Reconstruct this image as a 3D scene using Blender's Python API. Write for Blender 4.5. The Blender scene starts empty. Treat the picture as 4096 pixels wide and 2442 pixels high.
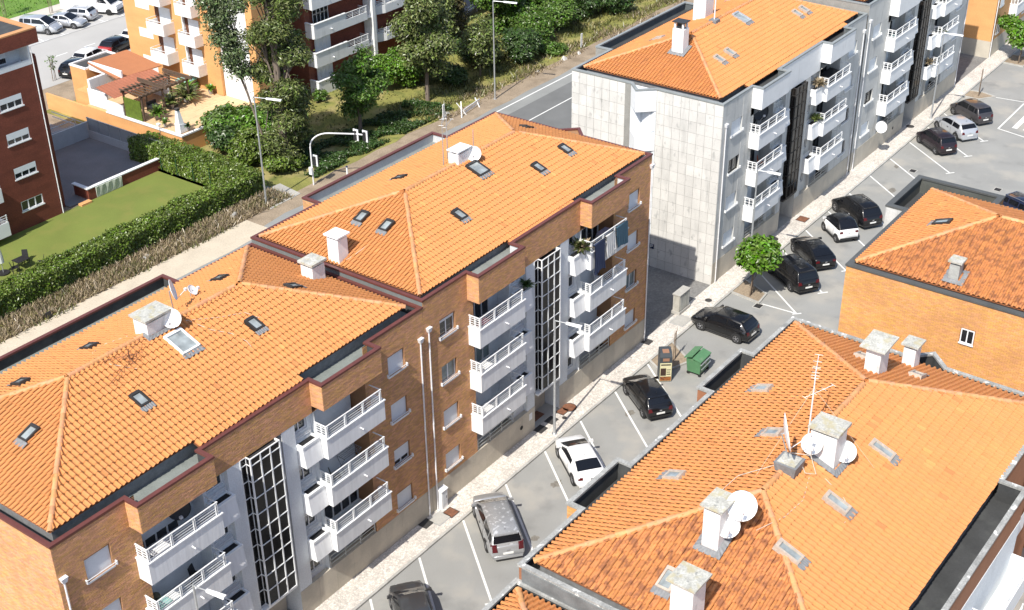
import bpy, math, random
import numpy as np
from mathutils import Matrix, Vector

SC = bpy.context.scene
COL = SC.collection
rnd = random.Random(7)
rng = np.random.default_rng(7)
R_ = math.radians

# ------------------------------------------------------------------ camera, sky, sun, exposure
CAMP = np.array([-41.87, -36.74, 45.0])
RIGHT = np.array([0.592677646, -0.805340616, -0.012637267])
UP = np.array([0.410658988, 0.288646188, 0.864894545])
FWD = np.array([0.692887007, 0.51779327, -0.501794505])
cd = bpy.data.cameras.new('camera')
cam = bpy.data.objects.new('camera', cd)
COL.objects.link(cam)
cam.matrix_world = Matrix(((RIGHT[0], UP[0], -FWD[0], CAMP[0]), (RIGHT[1], UP[1], -FWD[1], CAMP[1]), (RIGHT[2], UP[2], -FWD[2], CAMP[2]), (0, 0, 0, 1)))
cd.sensor_width = 36.0
cd.lens = 46.549
cd.clip_start = 0.5
cd.clip_end = 3000
SC.camera = cam

SUN_AZ, SUN_EL = 188.7, 49.8        # direction towards the sun, degrees from +X
W = bpy.data.worlds.new('World')
SC.world = W
W.use_nodes = True
nt = W.node_tree
nt.nodes.clear()
sky = nt.nodes.new('ShaderNodeTexSky')
sky.sky_type = 'NISHITA'
sky.sun_disc = False
sky.sun_elevation = R_(SUN_EL)
sky.sun_rotation = R_(90 - SUN_AZ)
sky.altitude = 50
sky.air_density = 1.0
sky.dust_density = 1.2
bg = nt.nodes.new('ShaderNodeBackground')
bg.inputs['Strength'].default_value = 0.15
wo = nt.nodes.new('ShaderNodeOutputWorld')
nt.links.new(sky.outputs[0], bg.inputs[0])
nt.links.new(bg.outputs[0], wo.inputs[0])
sl = bpy.data.lights.new('sun', 'SUN')
sl.energy = 5.0
sl.angle = R_(0.5)
sl.color = (1.0, 0.95, 0.87)
so = bpy.data.objects.new('sun', sl)
COL.objects.link(so)
_s = Vector((math.cos(R_(SUN_EL)) * math.cos(R_(SUN_AZ)), math.cos(R_(SUN_EL)) * math.sin(R_(SUN_AZ)), math.sin(R_(SUN_EL))))
so.rotation_euler = _s.to_track_quat('Z', 'Y').to_euler()
so.location = (0, 0, 80)
SC.view_settings.view_transform = 'Standard'
SC.view_settings.look = 'None'
SC.view_settings.gamma = 1
SC.view_settings.use_curve_mapping = False
SC.view_settings.exposure = 0.32

# ------------------------------------------------------------------ helpers
ORG = {}

class MB:
    def __init__(self):
        self.v = []; self.f = []; self.m = []
    def poly(self, pts, mi=0):
        n = len(self.v); self.v += [tuple(p) for p in pts]; self.f.append(tuple(range(n, n + len(pts)))); self.m.append(mi); return self
    def box(self, x0, x1, y0, y1, z0, z1, mi=0):
        n = len(self.v)
        self.v += [(x0, y0, z0), (x1, y0, z0), (x1, y1, z0), (x0, y1, z0), (x0, y0, z1), (x1, y0, z1), (x1, y1, z1), (x0, y1, z1)]
        self.f += [tuple(n + i for i in q) for q in ((0, 3, 2, 1), (4, 5, 6, 7), (0, 1, 5, 4), (1, 2, 6, 5), (2, 3, 7, 6), (3, 0, 4, 7))]
        self.m += [mi] * 6; return self
    def prism(self, pts, z0, z1, mi=0):
        k = len(pts); n = len(self.v)
        self.v += [(p[0], p[1], z0) for p in pts] + [(p[0], p[1], z1) for p in pts]
        self.f.append(tuple(n + i for i in reversed(range(k)))); self.f.append(tuple(n + k + i for i in range(k)))
        for i in range(k):
            j = (i + 1) % k; self.f.append((n + i, n + j, n + k + j, n + k + i))
        self.m += [mi] * (k + 2); return self
    def hull8(self, a, b, mi=0):          # two quads a (bottom, 4 pts) and b (top, 4 pts)
        n = len(self.v); self.v += [tuple(p) for p in a] + [tuple(p) for p in b]
        self.f += [tuple(n + i for i in q) for q in ((0, 3, 2, 1), (4, 5, 6, 7), (0, 1, 5, 4), (1, 2, 6, 5), (2, 3, 7, 6), (3, 0, 4, 7))]
        self.m += [mi] * 6; return self
    def tube(self, pts, r, seg=6, mi=0, cap=True):
        pts = [Vector(p) for p in pts]; rs = r if isinstance(r, (list, tuple)) else [r] * len(pts)
        n0 = len(self.v); k = len(pts)
        for i, p in enumerate(pts):
            d = (pts[min(i + 1, k - 1)] - pts[max(i - 1, 0)]); d.normalize()
            a = d.cross(Vector((0, 0, 1)))
            if a.length < .1: a = d.cross(Vector((1, 0, 0)))
            a.normalize(); b = d.cross(a)
            for s in range(seg):
                t = 2 * math.pi * s / seg; q = p + (a * math.cos(t) + b * math.sin(t)) * rs[i]; self.v.append(tuple(q))
        for i in range(k - 1):
            for s in range(seg):
                s2 = (s + 1) % seg; self.f.append((n0 + i * seg + s, n0 + i * seg + s2, n0 + (i + 1) * seg + s2, n0 + (i + 1) * seg + s)); self.m.append(mi)
        if cap:
            self.f.append(tuple(n0 + s for s in reversed(range(seg)))); self.f.append(tuple(n0 + (k - 1) * seg + s for s in range(seg))); self.m += [mi, mi]
        return self
    def bar(self, p, q, w, h, mi=0):       # rectangular bar from p to q
        p = Vector(p); q = Vector(q); d = (q - p).normalized(); a = d.cross(Vector((0, 0, 1)))
        if a.length < .05: a = Vector((1, 0, 0))
        a.normalize(); b = a.cross(d).normalized(); a *= w / 2; b *= h / 2
        return self.hull8([p - a - b, p + a - b, q + a - b, q - a - b], [p - a + b, p + a + b, q + a + b, q - a + b], mi)
    def disc(self, c, n, r, seg=16, mi=0, depth=0):
        c = Vector(c); n = Vector(n).normalized(); return self.tube([c, c + n * max(depth, .004)], r, seg, mi)
    def lathe(self, c, prof, seg=14, mi=0, axis=(0, 0, 1)):   # prof: (radius, height)
        c = Vector(c); ax = Vector(axis).normalized(); a = ax.cross(Vector((0, 0, 1)))
        if a.length < .05: a = Vector((1, 0, 0))
        a.normalize(); b = ax.cross(a); n0 = len(self.v)
        for r, h in prof:
            for s in range(seg):
                t = 2 * math.pi * s / seg; self.v.append(tuple(c + ax * h + (a * math.cos(t) + b * math.sin(t)) * r))
        for i in range(len(prof) - 1):
            for s in range(seg):
                s2 = (s + 1) % seg; self.f.append((n0 + i * seg + s, n0 + i * seg + s2, n0 + (i + 1) * seg + s2, n0 + (i + 1) * seg + s)); self.m.append(mi)
        return self
    def arr(self, V, F, mi=0):
        n = len(self.v); self.v += [tuple(x) for x in V]; self.f += [tuple(n + i for i in f) for f in F]; self.m += [mi] * len(F); return self
    def mesh(self, name, mats, org=(0, 0, 0), smooth=False):
        me = bpy.data.meshes.new(name)
        v = np.array(self.v, dtype=np.float64) - np.array(org)
        me.from_pydata(v.tolist(), [], self.f)
        for m in (mats if isinstance(mats, (list, tuple)) else [mats]): me.materials.append(m)
        me.polygons.foreach_set('material_index', self.m)
        if smooth: me.polygons.foreach_set('use_smooth', [True] * len(self.f))
        me.update(); return me
    def build(self, name, mats, parent=None, org=None, smooth=False):
        if org is None: org = ORG[parent.name] if parent else (0, 0, 0)
        return link(name, self.mesh(name, mats, org, smooth), parent, None if parent else org)

def link(name, me, parent=None, loc=None, mat4=None):
    o = bpy.data.objects.new(name, me); COL.objects.link(o)
    if parent is not None:
        o.parent = parent; ORG[o.name] = ORG[parent.name]
    elif loc is not None:
        o.location = loc; ORG[o.name] = tuple(loc)
    if mat4 is not None: o.matrix_local = mat4
    return o

def npmesh(name, V, F, mat, smooth=False):       # V (n,3), F (m,4) numpy
    me = bpy.data.meshes.new(name)
    V = np.ascontiguousarray(V, dtype=np.float32); F = np.ascontiguousarray(F, dtype=np.int32)
    k = F.shape[1]
    me.vertices.add(len(V)); me.vertices.foreach_set('co', V.ravel())
    me.loops.add(F.size); me.loops.foreach_set('vertex_index', F.ravel())
    me.polygons.add(len(F)); me.polygons.foreach_set('loop_start', np.arange(0, F.size, k, dtype=np.int32))
    me.polygons.foreach_set('use_smooth', np.full(len(F), bool(smooth)))
    me.materials.append(mat); me.update(calc_edges=True)
    return me

def thing(name, label, cat, loc, rz=0, group=None):
    o = bpy.data.objects.new(name, None); COL.objects.link(o)
    o.location = loc; o.rotation_euler = (0, 0, rz); o.empty_display_size = .3
    ORG[o.name] = tuple(loc)
    return tag(o, label, cat, group)

def tag(o, label, cat, group=None):
    o['label'] = label; o['category'] = cat
    if group: o['group'] = group
    return o

def struct(o, label=None):
    o['kind'] = 'structure'
    if label: o['label'] = label
    return o

def stuff(o):
    o['kind'] = 'stuff'; return o

# ------------------------------------------------------------------ materials
def mat(name, col, rough=.7, metal=0., var=.12, scale=1.5, fine=.08, fscale=14., island=0., hue=0., odd=0., stain=None, stain2=None, bump=0., bscale=30., spec=.5, zs=1., coat=0., trans=0., emit=None):
    m = bpy.data.materials.new(name); m.use_nodes = True; t = m.node_tree; N = t.nodes; L = t.links
    b = N['Principled BSDF']
    b.inputs['Roughness'].default_value = rough; b.inputs['Metallic'].default_value = metal
    b.inputs['Specular IOR Level'].default_value = spec
    b.inputs['Coat Weight'].default_value = coat
    b.inputs['Coat Roughness'].default_value = .05
    g = N.new('ShaderNodeNewGeometry')
    mp = N.new('ShaderNodeMapping'); mp.inputs['Scale'].default_value = (1, 1, zs); L.new(g.outputs['Position'], mp.inputs[0])
    def math_(op, a, b2):
        n = N.new('ShaderNodeMath'); n.operation = op
        for i, x in enumerate((a, b2)):
            if isinstance(x, (int, float)): n.inputs[i].default_value = x
            else: L.new(x, n.inputs[i])
        return n.outputs[0]
    def noise(s, det=3, vec=None):
        n = N.new('ShaderNodeTexNoise'); n.inputs['Scale'].default_value = s; n.inputs['Detail'].default_value = det; L.new(vec or mp.outputs[0], n.inputs['Vector']); return n.outputs['Fac']
    def rng_(x, lo, hi, a, b2):
        n = N.new('ShaderNodeMapRange'); n.inputs[1].default_value = lo; n.inputs[2].default_value = hi; n.inputs[3].default_value = a; n.inputs[4].default_value = b2; L.new(x, n.inputs[0]); return n.outputs[0]
    val = None
    def mul(x):
        nonlocal val
        val = x if val is None else math_('MULTIPLY', val, x)
    if var: mul(rng_(noise(scale), .3, .7, 1 - var, 1 + var * .6))
    if fine: mul(rng_(noise(fscale, 2), .3, .7, 1 - fine, 1 + fine))
    ir = None
    if island or hue:
        oi = N.new('ShaderNodeObjectInfo')
        ir = math_('FRACT', math_('ADD', g.outputs['Random Per Island'], oi.outputs['Random']), 0)
        if island: mul(rng_(ir, 0, 1, 1 - island, 1 + island))
        if odd: mul(rng_(math_('FRACT', math_('MULTIPLY', ir, 13.7), 0), 1 - odd - .004, 1 - odd, 1.0, .80)); mul(rng_(math_('FRACT', math_('MULTIPLY', ir, 29.3), 0), 1 - odd - .004, 1 - odd, 1.0, 1.18))
    rgb = N.new('ShaderNodeRGB'); rgb.outputs[0].default_value = (*col, 1); c = rgb.outputs[0]
    if hue:
        h = N.new('ShaderNodeHueSaturation'); L.new(c, h.inputs['Color'])
        r2 = math_('FRACT', math_('MULTIPLY', ir, 7.31), 0)
        L.new(rng_(r2, 0, 1, .5 - hue, .5 + hue), h.inputs['Hue']); L.new(rng_(r2, 0, 1, 1 - hue * 7, 1 + hue * 4), h.inputs['Saturation']); c = h.outputs[0]
    if val is not None:
        s = N.new('ShaderNodeVectorMath'); s.operation = 'SCALE'; L.new(c, s.inputs[0]); L.new(val, s.inputs['Scale']); c = s.outputs[0]
    for st in (stain, stain2):
        if st:
            c2, ss, lo, hi, amt, sz = st
            mp2 = N.new('ShaderNodeMapping'); mp2.inputs['Scale'].default_value = (1, 1, sz); L.new(g.outputs['Position'], mp2.inputs[0])
            k = rng_(noise(ss, 5, mp2.outputs[0]), lo, hi, 0, amt)
            mx = N.new('ShaderNodeMix'); mx.data_type = 'RGBA'; L.new(k, mx.inputs[0]); L.new(c, mx.inputs[6]); mx.inputs[7].default_value = (*c2, 1); c = mx.outputs[2]
    L.new(c, b.inputs['Base Color'])
    if bump:
        bp = N.new('ShaderNodeBump'); bp.inputs['Strength'].default_value = bump; bp.inputs['Distance'].default_value = .02; L.new(noise(bscale, 3), bp.inputs['Height']); L.new(bp.outputs[0], b.inputs['Normal'])
    if trans:
        tr = N.new('ShaderNodeBsdfTranslucent'); L.new(c, tr.inputs[0]); ms = N.new('ShaderNodeMixShader'); ms.inputs[0].default_value = trans
        L.new(b.outputs[0], ms.inputs[1]); L.new(tr.outputs[0], ms.inputs[2]); L.new(ms.outputs[0], N['Material Output'].inputs[0])
    return m

TILE_NEW = mat('tile_new', (.56, .232, .074), .75, var=.05, scale=.5, fine=.04, fscale=7, island=.02, hue=.001, odd=.008, stain=((.40, .17, .07), 1.6, .66, .85, .4, 1))
TILE_OLD = mat('tile_old', (.54, .212, .066), .8, var=.06, scale=.6, fine=.07, fscale=8, island=.03, hue=.0015, odd=.015, stain=((.26, .11, .055), 2.4, .60, .80, .55, 1))
TILE_MOSS = mat('tile_weathered', (.53, .210, .068), .85, var=.07, scale=.7, fine=.10, fscale=8, island=.05, hue=.002, odd=.03, stain=((.22, .085, .042), 3.6, .48, .64, .8, 1))
TILE_DECK = mat('tile_underlay', (.20, .075, .03), .9)
RIDGE = mat('ridge_tile_clay', (.60, .29, .125), .75, var=.08, island=.12, hue=.006, stain=((.36, .25, .16), 2.2, .55, .8, .5, 1))
BRICK = mat('brick_tan', (.60, .315, .145), .8, var=.08, scale=.5, fine=.06, island=.16, hue=.012, stain=((.36, .19, .09), 1.1, .56, .78, .5, .2))
BRICK_O = mat('brick_orange', (.64, .325, .112), .8, var=.08, scale=.45, fine=.06, island=.12, hue=.008, stain=((.42, .20, .085), .5, .55, .75, .5, 1))
MORTAR = mat('brick_mortar', (.33, .175, .085), .9, var=.1)
MORTAR_O = mat('brick_mortar_pale', (.34, .165, .065), .9, var=.1)
BRICK_RED = mat('brick_dark_red', (.180, .048, .028), .85, var=.16, scale=.7, fine=.28, fscale=9, zs=3.2)
ORANGE = mat('orange_facing', (.66, .345, .135), .85, var=.10, scale=.5, fine=.10, fscale=8, zs=3)
BROWN = mat('brown_render', (.30, .13, .065), .85, var=.08)
COP_RED = mat('coping_oxide_red', (.135, .043, .034), .45, var=.12, scale=2)
COP_GREY = mat('coping_lichen', (.33, .33, .31), .9, var=.25, scale=2, fine=.2, stain=((.72, .71, .67), 3.2, .60, .66, .9, 1), stain2=((.16, .16, .15), 1.4, .55, .75, .5, 1))
COP_DARK = mat('coping_dark_zinc', (.085, .088, .085), .6, var=.15)
COP_CONC = mat('coping_zinc', (.26, .28, .28), .6, var=.12)
FELT = mat('roof_felt', (.050, .052, .053), .9, var=.2, scale=1.2, stain=((.09, .095, .09), 1.1, .5, .7, .6, 1))
FELT_L = mat('roof_felt_pale', (.22, .235, .22), .9, var=.15, scale=1.2)
LEAD = mat('lead_flashing', (.20, .205, .21), .7, var=.2, scale=5)
WHITE = mat('white_paint', (.80, .81, .81), .6, var=.04, scale=1.5, fine=.02, stain=((.52, .53, .52), 2.4, .58, .80, .5, .18))
WHITE_RIB = mat('white_paint_uneven', (.80, .81, .81), .6, var=.05, fine=.05, fscale=6, bump=.6, bscale=5, zs=.12, stain=((.56, .57, .57), 3.5, .60, .8, .4, .12))
STUCCO = mat('pale_stucco', (.68, .71, .73), .85, var=.05, scale=1.0, stain=((.45, .47, .48), 1.5, .62, .85, .3, .3))
SHUTTER = mat('roller_shutter', (.76, .79, .81), .6, var=.04, fine=.03)
FRAME_W = mat('white_frame', (.78, .79, .79), .45, var=.02, fine=0)
FRAME_B = mat('dark_frame', (.035, .032, .03), .45, var=.1)
FRAME_T = mat('timber_frame', (.46, .38, .31), .6, var=.15, scale=5)
ALU = mat('aluminium_frame', (.50, .52, .53), .4, metal=.4, var=.05)
GLASS = mat('window_glass', (.022, .026, .03), .06, var=.3, scale=.8, fine=0, spec=.8)
GLASS_C = mat('curtained_glass', (.20, .25, .25), .12, var=.35, scale=1.5, fine=.1, spec=.7)
GLASS_S = mat('skylight_glass', (.30, .33, .33), .12, var=.4, scale=2.2, fine=0, spec=.8)
CURTAIN = mat('net_curtain', (.55, .58, .58), .8, var=.2, scale=5)
PLINTH = mat('plinth_stone', (.50, .455, .375), .8, var=.10, scale=.7, fine=.05, island=.06, stain=((.58, .52, .42), .9, .52, .6, .5, 1), stain2=((.33, .30, .25), 1.1, .60, .8, .5, .3))
CONC = mat('concrete_cladding', (.60, .585, .55), .85, var=.08, scale=.8, fine=.05, island=.06, stain=((.36, .355, .335), 2.3, .56, .76, .55, .18), stain2=((.26, .26, .25), 3.2, .60, .72, .55, .5))
CONC_F = mat('concrete_facade', (.56, .56, .535), .85, var=.10, scale=.8, fine=.06, island=.05, stain=((.30, .305, .30), 2.2, .54, .72, .65, .15))
CONC_J = mat('cladding_joint', (.27, .265, .245), .9)
CHIM = mat('chimney_render', (.74, .74, .73), .8, var=.06, scale=2, stain=((.34, .34, .33), 2.0, .60, .78, .7, .4))
SLAB = mat('chimney_cap_slab', (.46, .45, .40), .9, var=.2, scale=3, fine=.2, stain=((.42, .37, .22), 2.6, .52, .64, .75, 1), stain2=((.2, .2, .19), 5, .62, .72, .7, 1))
DARK = mat('dark_interior', (.012, .012, .013), .8, var=0, fine=0)
BLACKG = mat('black_cladding_glass', (.014, .012, .011), .12, var=.35, scale=1.2, fine=0, spec=.6)
METAL = mat('galvanised_steel', (.52, .54, .55), .4, metal=.6, var=.06)
WPIPE = mat('white_pipe', (.74, .74, .75), .5, var=.05)
DISH = mat('dish_white', (.80, .80, .79), .5, var=.03)
DISH_D = mat('dish_dark', (.03, .032, .035), .5, var=.1)
CABLE = mat('cable_cream', (.62, .52, .42), .6, var=.1)
RUST = mat('rusted_steel', (.20, .085, .045), .8, var=.3, scale=6)
ASPH = mat('asphalt_pale', (.275, .275, .262), .92, var=.10, scale=.35, fine=.07, fscale=22, stain=((.36, .34, .30), .32, .50, .66, .8, 1), stain2=((.17, .17, .165), .55, .57, .74, .6, 1), bump=.15, bscale=60)
ASPH_H = mat('asphalt_highway', (.155, .158, .155), .9, var=.14, scale=.4, fine=.08, fscale=20)
ASPH_E = mat('asphalt_edge', (.25, .255, .245), .9, var=.12, scale=.4, fine=.08, fscale=20)
CONCF = mat('concrete_paving', (.40, .385, .35), .9, var=.14, scale=.6, fine=.08, stain=((.30, .29, .27), 1.0, .55, .75, .5, 1))
ALLEY = mat('alley_cobbles', (.185, .18, .172), .9, var=.12, scale=.8, fine=.2, fscale=7, bump=.4, bscale=7)
KERB = mat('kerb_stone', (.40, .39, .36), .85, var=.15, scale=2, island=.08)
PAINT = mat('road_paint', (.72, .72, .69), .7, var=.08, fine=.1, stain=((.42, .42, .40), 3.0, .62, .8, .5, 1))
DIRT = mat('dry_soil', (.30, .235, .165), .95, var=.18, scale=.6, fine=.2, fscale=9, bump=.5, bscale=9, stain=((.19, .145, .095), .8, .5, .7, .7, 1))
SAND = mat('sandy_path', (.52, .45, .345), .95, var=.08, scale=.8, fine=.1, fscale=9, bump=.3, bscale=12)
LAWN = mat('lawn_turf', (.150, .185, .034), .95, var=.10, scale=.3, fine=.10, fscale=25, stain=((.20, .19, .045), .7, .5, .7, .5, 1), bump=.3, bscale=60)
GRASS = mat('rough_grass', (.22, .215, .055), .95, var=.22, scale=.5, fine=.25, fscale=12, bump=.5, bscale=18, stain=((.34, .28, .12), .35, .50, .62, .8, 1), stain2=((.07, .10, .02), .6, .55, .7, .7, 1))
GREENG = mat('park_grass', (.12, .22, .03), .95, var=.2, scale=.6, fine=.2, fscale=10, bump=.4, bscale=15)
def leafm(n, c, v=.4, hue=.02, tr=.05): return mat(n, c, .38, var=.22, scale=.9, fine=0, island=v, hue=hue, trans=tr, spec=.5)
LEAF = leafm('leaves_green', (.085, .160, .020))
LEAF_OL = leafm('leaves_olive', (.130, .165, .042), .6, .026)
LEAF_DK = leafm('leaves_dark', (.045, .088, .018))
LEAF_BR = leafm('leaves_bright', (.100, .205, .014), .4)
LEAF_HG = leafm('leaves_hedge', (.110, .165, .020), .5)
LEAF_SG = leafm('leaves_grey_green', (.12, .165, .065), .5)
LEAF_IN = mat('foliage_core', (.016, .024, .007), .9, var=.3, scale=2)
STRAW = leafm('dry_stalks', (.29, .23, .145), .35, .01, .1)
WEED = leafm('weed_blades', (.14, .145, .045), .45, .02, .2)
BARK = mat('bark', (.19, .15, .12), .95, var=.25, scale=4, zs=.3)
WOOD_P = mat('pergola_timber', (.105, .068, .045), .8, var=.25, scale=4)
STAKE = mat('stake_timber', (.20, .145, .10), .85, var=.2, scale=5)
POTM = mat('plant_pot', (.32, .30, .27), .8)
TERRA = mat('terrace_paving', (.62, .43, .25), .85, var=.1, scale=1.5, fine=.08)
RIBRED = mat('red_sheet_roof', (.34, .125, .070), .7, var=.08)
RIBRED2 = mat('orange_felt_roof', (.37, .15, .066), .8, var=.06)
CONC_G = mat('grey_court_floor', (.245, .225, .215), .95, var=.10, scale=.6, fine=.14, fscale=16)
WHITE_C = mat('courtyard_wall', (.50, .52, .53), .8, var=.06)
def flat(n, c, r=.6, **k): return mat(n, c, r, var=.05, fine=.02, **k)
GLASS_DK = mat('stair_glass', (.010, .010, .011), .22, var=.3, scale=.8, fine=0, spec=.3)
PL_WHITE = flat('plastic_white', (.75, .75, .74), .5)
PL_BLACK = flat('plastic_black', (.02, .02, .022), .5)
NAVY = flat('navy_cloth', (.018, .03, .075), .9)
DENIM = flat('denim_cloth', (.035, .085, .125), .9)
STRIPE = flat('pale_cloth', (.55, .55, .54), .9)
MAROON = flat('maroon_cloth', (.10, .02, .03), .9)
ORCH = flat('orange_plastic', (.42, .09, .03), .5)
BINGR = mat('bin_green', (.085, .21, .10), .55, var=.12, scale=3, stain=((.20, .24, .17), 2.5, .58, .75, .5, .6))
TEAL = flat('teal_plastic', (.25, .50, .46), .5)

def asphalt_cobble():
    m = bpy.data.materials.new('calcada_stone'); m.use_nodes = True; t = m.node_tree; N = t.nodes; L = t.links; b = N['Principled BSDF']; b.inputs['Roughness'].default_value = .9
    g = N.new('ShaderNodeNewGeometry'); v = N.new('ShaderNodeTexVoronoi'); v.feature = 'DISTANCE_TO_EDGE'; v.inputs['Scale'].default_value = 8.5; v.inputs['Randomness'].default_value = .7; L.new(g.outputs['Position'], v.inputs['Vector'])
    mr = N.new('ShaderNodeMapRange'); mr.inputs[1].default_value = 0; mr.inputs[2].default_value = .11; mr.inputs[3].default_value = .66; mr.inputs[4].default_value = 1.0; L.new(v.outputs['Distance'], mr.inputs[0])
    v2 = N.new('ShaderNodeTexVoronoi'); v2.inputs['Scale'].default_value = 8.5; v2.inputs['Randomness'].default_value = .7; L.new(g.outputs['Position'], v2.inputs['Vector'])
    hs = N.new('ShaderNodeHueSaturation'); hs.inputs['Color'].default_value = (.66, .61, .545, 1)
    sp = N.new('ShaderNodeSeparateColor'); L.new(v2.outputs['Color'], sp.inputs[0])
    m2 = N.new('ShaderNodeMapRange'); m2.inputs[3].default_value = .80; m2.inputs[4].default_value = 1.15; L.new(sp.outputs[0], m2.inputs[0])
    mm = N.new('ShaderNodeMath'); mm.operation = 'MULTIPLY'; L.new(mr.outputs[0], mm.inputs[0]); L.new(m2.outputs[0], mm.inputs[1])
    n = N.new('ShaderNodeTexNoise'); n.inputs['Scale'].default_value = .7; n.inputs['Detail'].default_value = 4; L.new(g.outputs['Position'], n.inputs['Vector'])
    m3 = N.new('ShaderNodeMapRange'); m3.inputs[1].default_value = .3; m3.inputs[2].default_value = .7; m3.inputs[3].default_value = .85; m3.inputs[4].default_value = 1.08; L.new(n.outputs[0], m3.inputs[0])
    m4 = N.new('ShaderNodeMath'); m4.operation = 'MULTIPLY'; L.new(mm.outputs[0], m4.inputs[0]); L.new(m3.outputs[0], m4.inputs[1])
    L.new(m4.outputs[0], hs.inputs['Value']); L.new(hs.outputs[0], b.inputs['Base Color'])
    bp = N.new('ShaderNodeBump'); bp.inputs['Strength'].default_value = .5; bp.inputs['Distance'].default_value = .02; L.new(mr.outputs[0], bp.inputs['Height']); L.new(bp.outputs[0], b.inputs['Normal'])
    return m
CALC = asphalt_cobble()

# ------------------------------------------------------------------ repeated pieces: roof tiles, bricks, panels
def on_view(P):                       # rough image-plane position of world points, used only to pick which pieces become single objects
    d = P - CAMP
    z = d @ FWD
    return (d @ RIGHT) / z, (d @ UP) / z, z

def pick(P, N, ok, n):
    x, y, z = on_view(P)
    d = CAMP - P; dist = np.linalg.norm(d, axis=1)
    facing = np.clip((d * N).sum(1) / dist, 0, 1)
    s = np.where(ok & (abs(x) < .385) & (abs(y) < .23), facing / dist ** 2, 0)
    idx = np.argsort(-s)[:n]
    return idx[s[idx] > 0]

class Pieces:                         # collects alike pieces of one part: the ones that show largest as objects, the rest joined
    def __init__(self): self.items = []
    def add(self, tv, tf, mats, ok, N, centre):   # tv (k,3) template, mats (T,4,4), verts are computed by caller when clipped
        self.items.append((tv, tf, mats, ok, N, centre))

def finish_pieces(name, stuffname, groups, parent, n):
    """groups: list of dicts(V=(T,k,3) world verts, F=(m,4), M=(T,4,4) local matrices, mesh=template mesh, ok, N, C, mat)"""
    org = np.array(ORG[parent.name])
    C = np.concatenate([g['C'] for g in groups]); N = np.concatenate([np.broadcast_to(g['N'], g['C'].shape) for g in groups]); ok = np.concatenate([g['ok'] for g in groups])
    sel = np.zeros(len(C), bool); sel[pick(C, N, ok, n)] = True
    k0 = 0
    rest = {}
    for g in groups:
        T = len(g['C']); s = sel[k0:k0 + T]; k0 += T
        for i in np.nonzero(s)[0]:
            m = g['M'][i].copy(); m[:3, 3] -= org
            link(name, g['mesh'], parent, mat4=Matrix(m.tolist()))
        r = ~s
        if r.any(): rest.setdefault(g['mat'].name, []).append((g['V'][r], g['F'], g['mat'], g.get('smooth', False)))
    for lst in rest.values():
        Vs, Fs, n0 = [], [], 0
        for V, F, m, sm in lst:
            T, k, _ = V.shape
            Vs.append(V.reshape(-1, 3) - org); Fs.append((F[None] + (np.arange(T) * k)[:, None, None] + n0).reshape(-1, F.shape[1])); n0 += T * k
        me = npmesh(stuffname, np.concatenate(Vs), np.concatenate(Fs), lst[0][2], lst[0][3])
        stuff(link(stuffname, me, parent))

_tm = {}
def tile_template(w, h, m):
    key = (w, h, m.name)
    if key in _tm: return _tm[key]
    us = np.array([0, .14, .36, .44, .54, .72, .90, 1.0]) * w
    hs = np.array([.010, .000, .004, .034, .086, .106, .086, .046])
    k = len(us); ov = h * .16
    lo = np.stack([us, np.full(k, 0.0), hs + .056], 1)
    hi = np.stack([us, np.full(k, h + ov), hs + .002], 1)
    lip = np.stack([us, np.full(k, 0.014), hs + .038], 1)
    V = np.concatenate([lo, hi, lip])
    F = []
    for i in range(k - 1):
        F += [(i, i + 1, k + i + 1, k + i), (2 * k + i, 2 * k + i + 1, i + 1, i)]
    F = np.array(F)
    me = npmesh('roof_tile', V, F, m)
    _tm[key] = (V, F, me)
    return _tm[key]

def tile_plane(P0, U, Vv, L, S, lclip, rclip, m, w=.245, h=.37):
    """P0 eave start, U unit along eave, Vv unit up the slope; lclip/rclip: functions of v giving u limits"""
    U = np.array(U, float); Vv = np.array(Vv, float); N = np.cross(U, Vv)
    tv, tf, me = tile_template(w, h, m)
    gs = []
    rows = int(math.ceil(S / h)); cols = int(math.ceil(L / w))
    c, r = np.meshgrid(np.arange(-1, cols + 1), np.arange(rows)); c = c.ravel(); r = r.ravel()
    u0 = c * w; v0 = r * h
    vm = v0 + h / 2
    lm = np.maximum(lclip(v0), lclip(v0 + h)); rm = np.minimum(rclip(v0), rclip(v0 + h))
    lmin = np.minimum(lclip(v0), lclip(v0 + h)); rmax = np.maximum(rclip(v0), rclip(v0 + h))
    keep = (u0 + w > lmin) & (u0 < rmax) & (vm < S + h * .4)
    c, r, u0, v0, lm, rm = c[keep], r[keep], u0[keep], v0[keep], lm[keep], rm[keep]
    T = len(u0)
    ju = rng.normal(0, .004, T); jv = rng.normal(0, .007, T); jn = rng.uniform(0, .008, T)
    loc = tv[None] + np.stack([u0 + ju, v0 + jv, jn], 1)[:, None, :]
    vv = np.clip(loc[:, :, 1], 0, S); loc[:, :, 1] = np.minimum(loc[:, :, 1], S)
    uu = loc[:, :, 0]
    cl = np.minimum(np.maximum(uu, lclip(vv)), rclip(vv))
    ok = (np.abs(cl - uu).max(1) < 1e-6) & (v0 + h * 1.16 < S)
    loc[:, :, 0] = cl
    B = np.stack([U, Vv, N])
    V = loc @ B + np.array(P0)
    M = np.zeros((T, 4, 4)); M[:, :3, 0] = U; M[:, :3, 1] = Vv; M[:, :3, 2] = N; M[:, 3, 3] = 1
    M[:, :3, 3] = np.stack([u0 + ju, v0 + jv, jn], 1) @ B + np.array(P0)
    Cc = V.mean(1)
    return dict(V=V, F=tf, M=M, mesh=me, ok=ok, N=N, C=Cc, mat=m)

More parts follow.
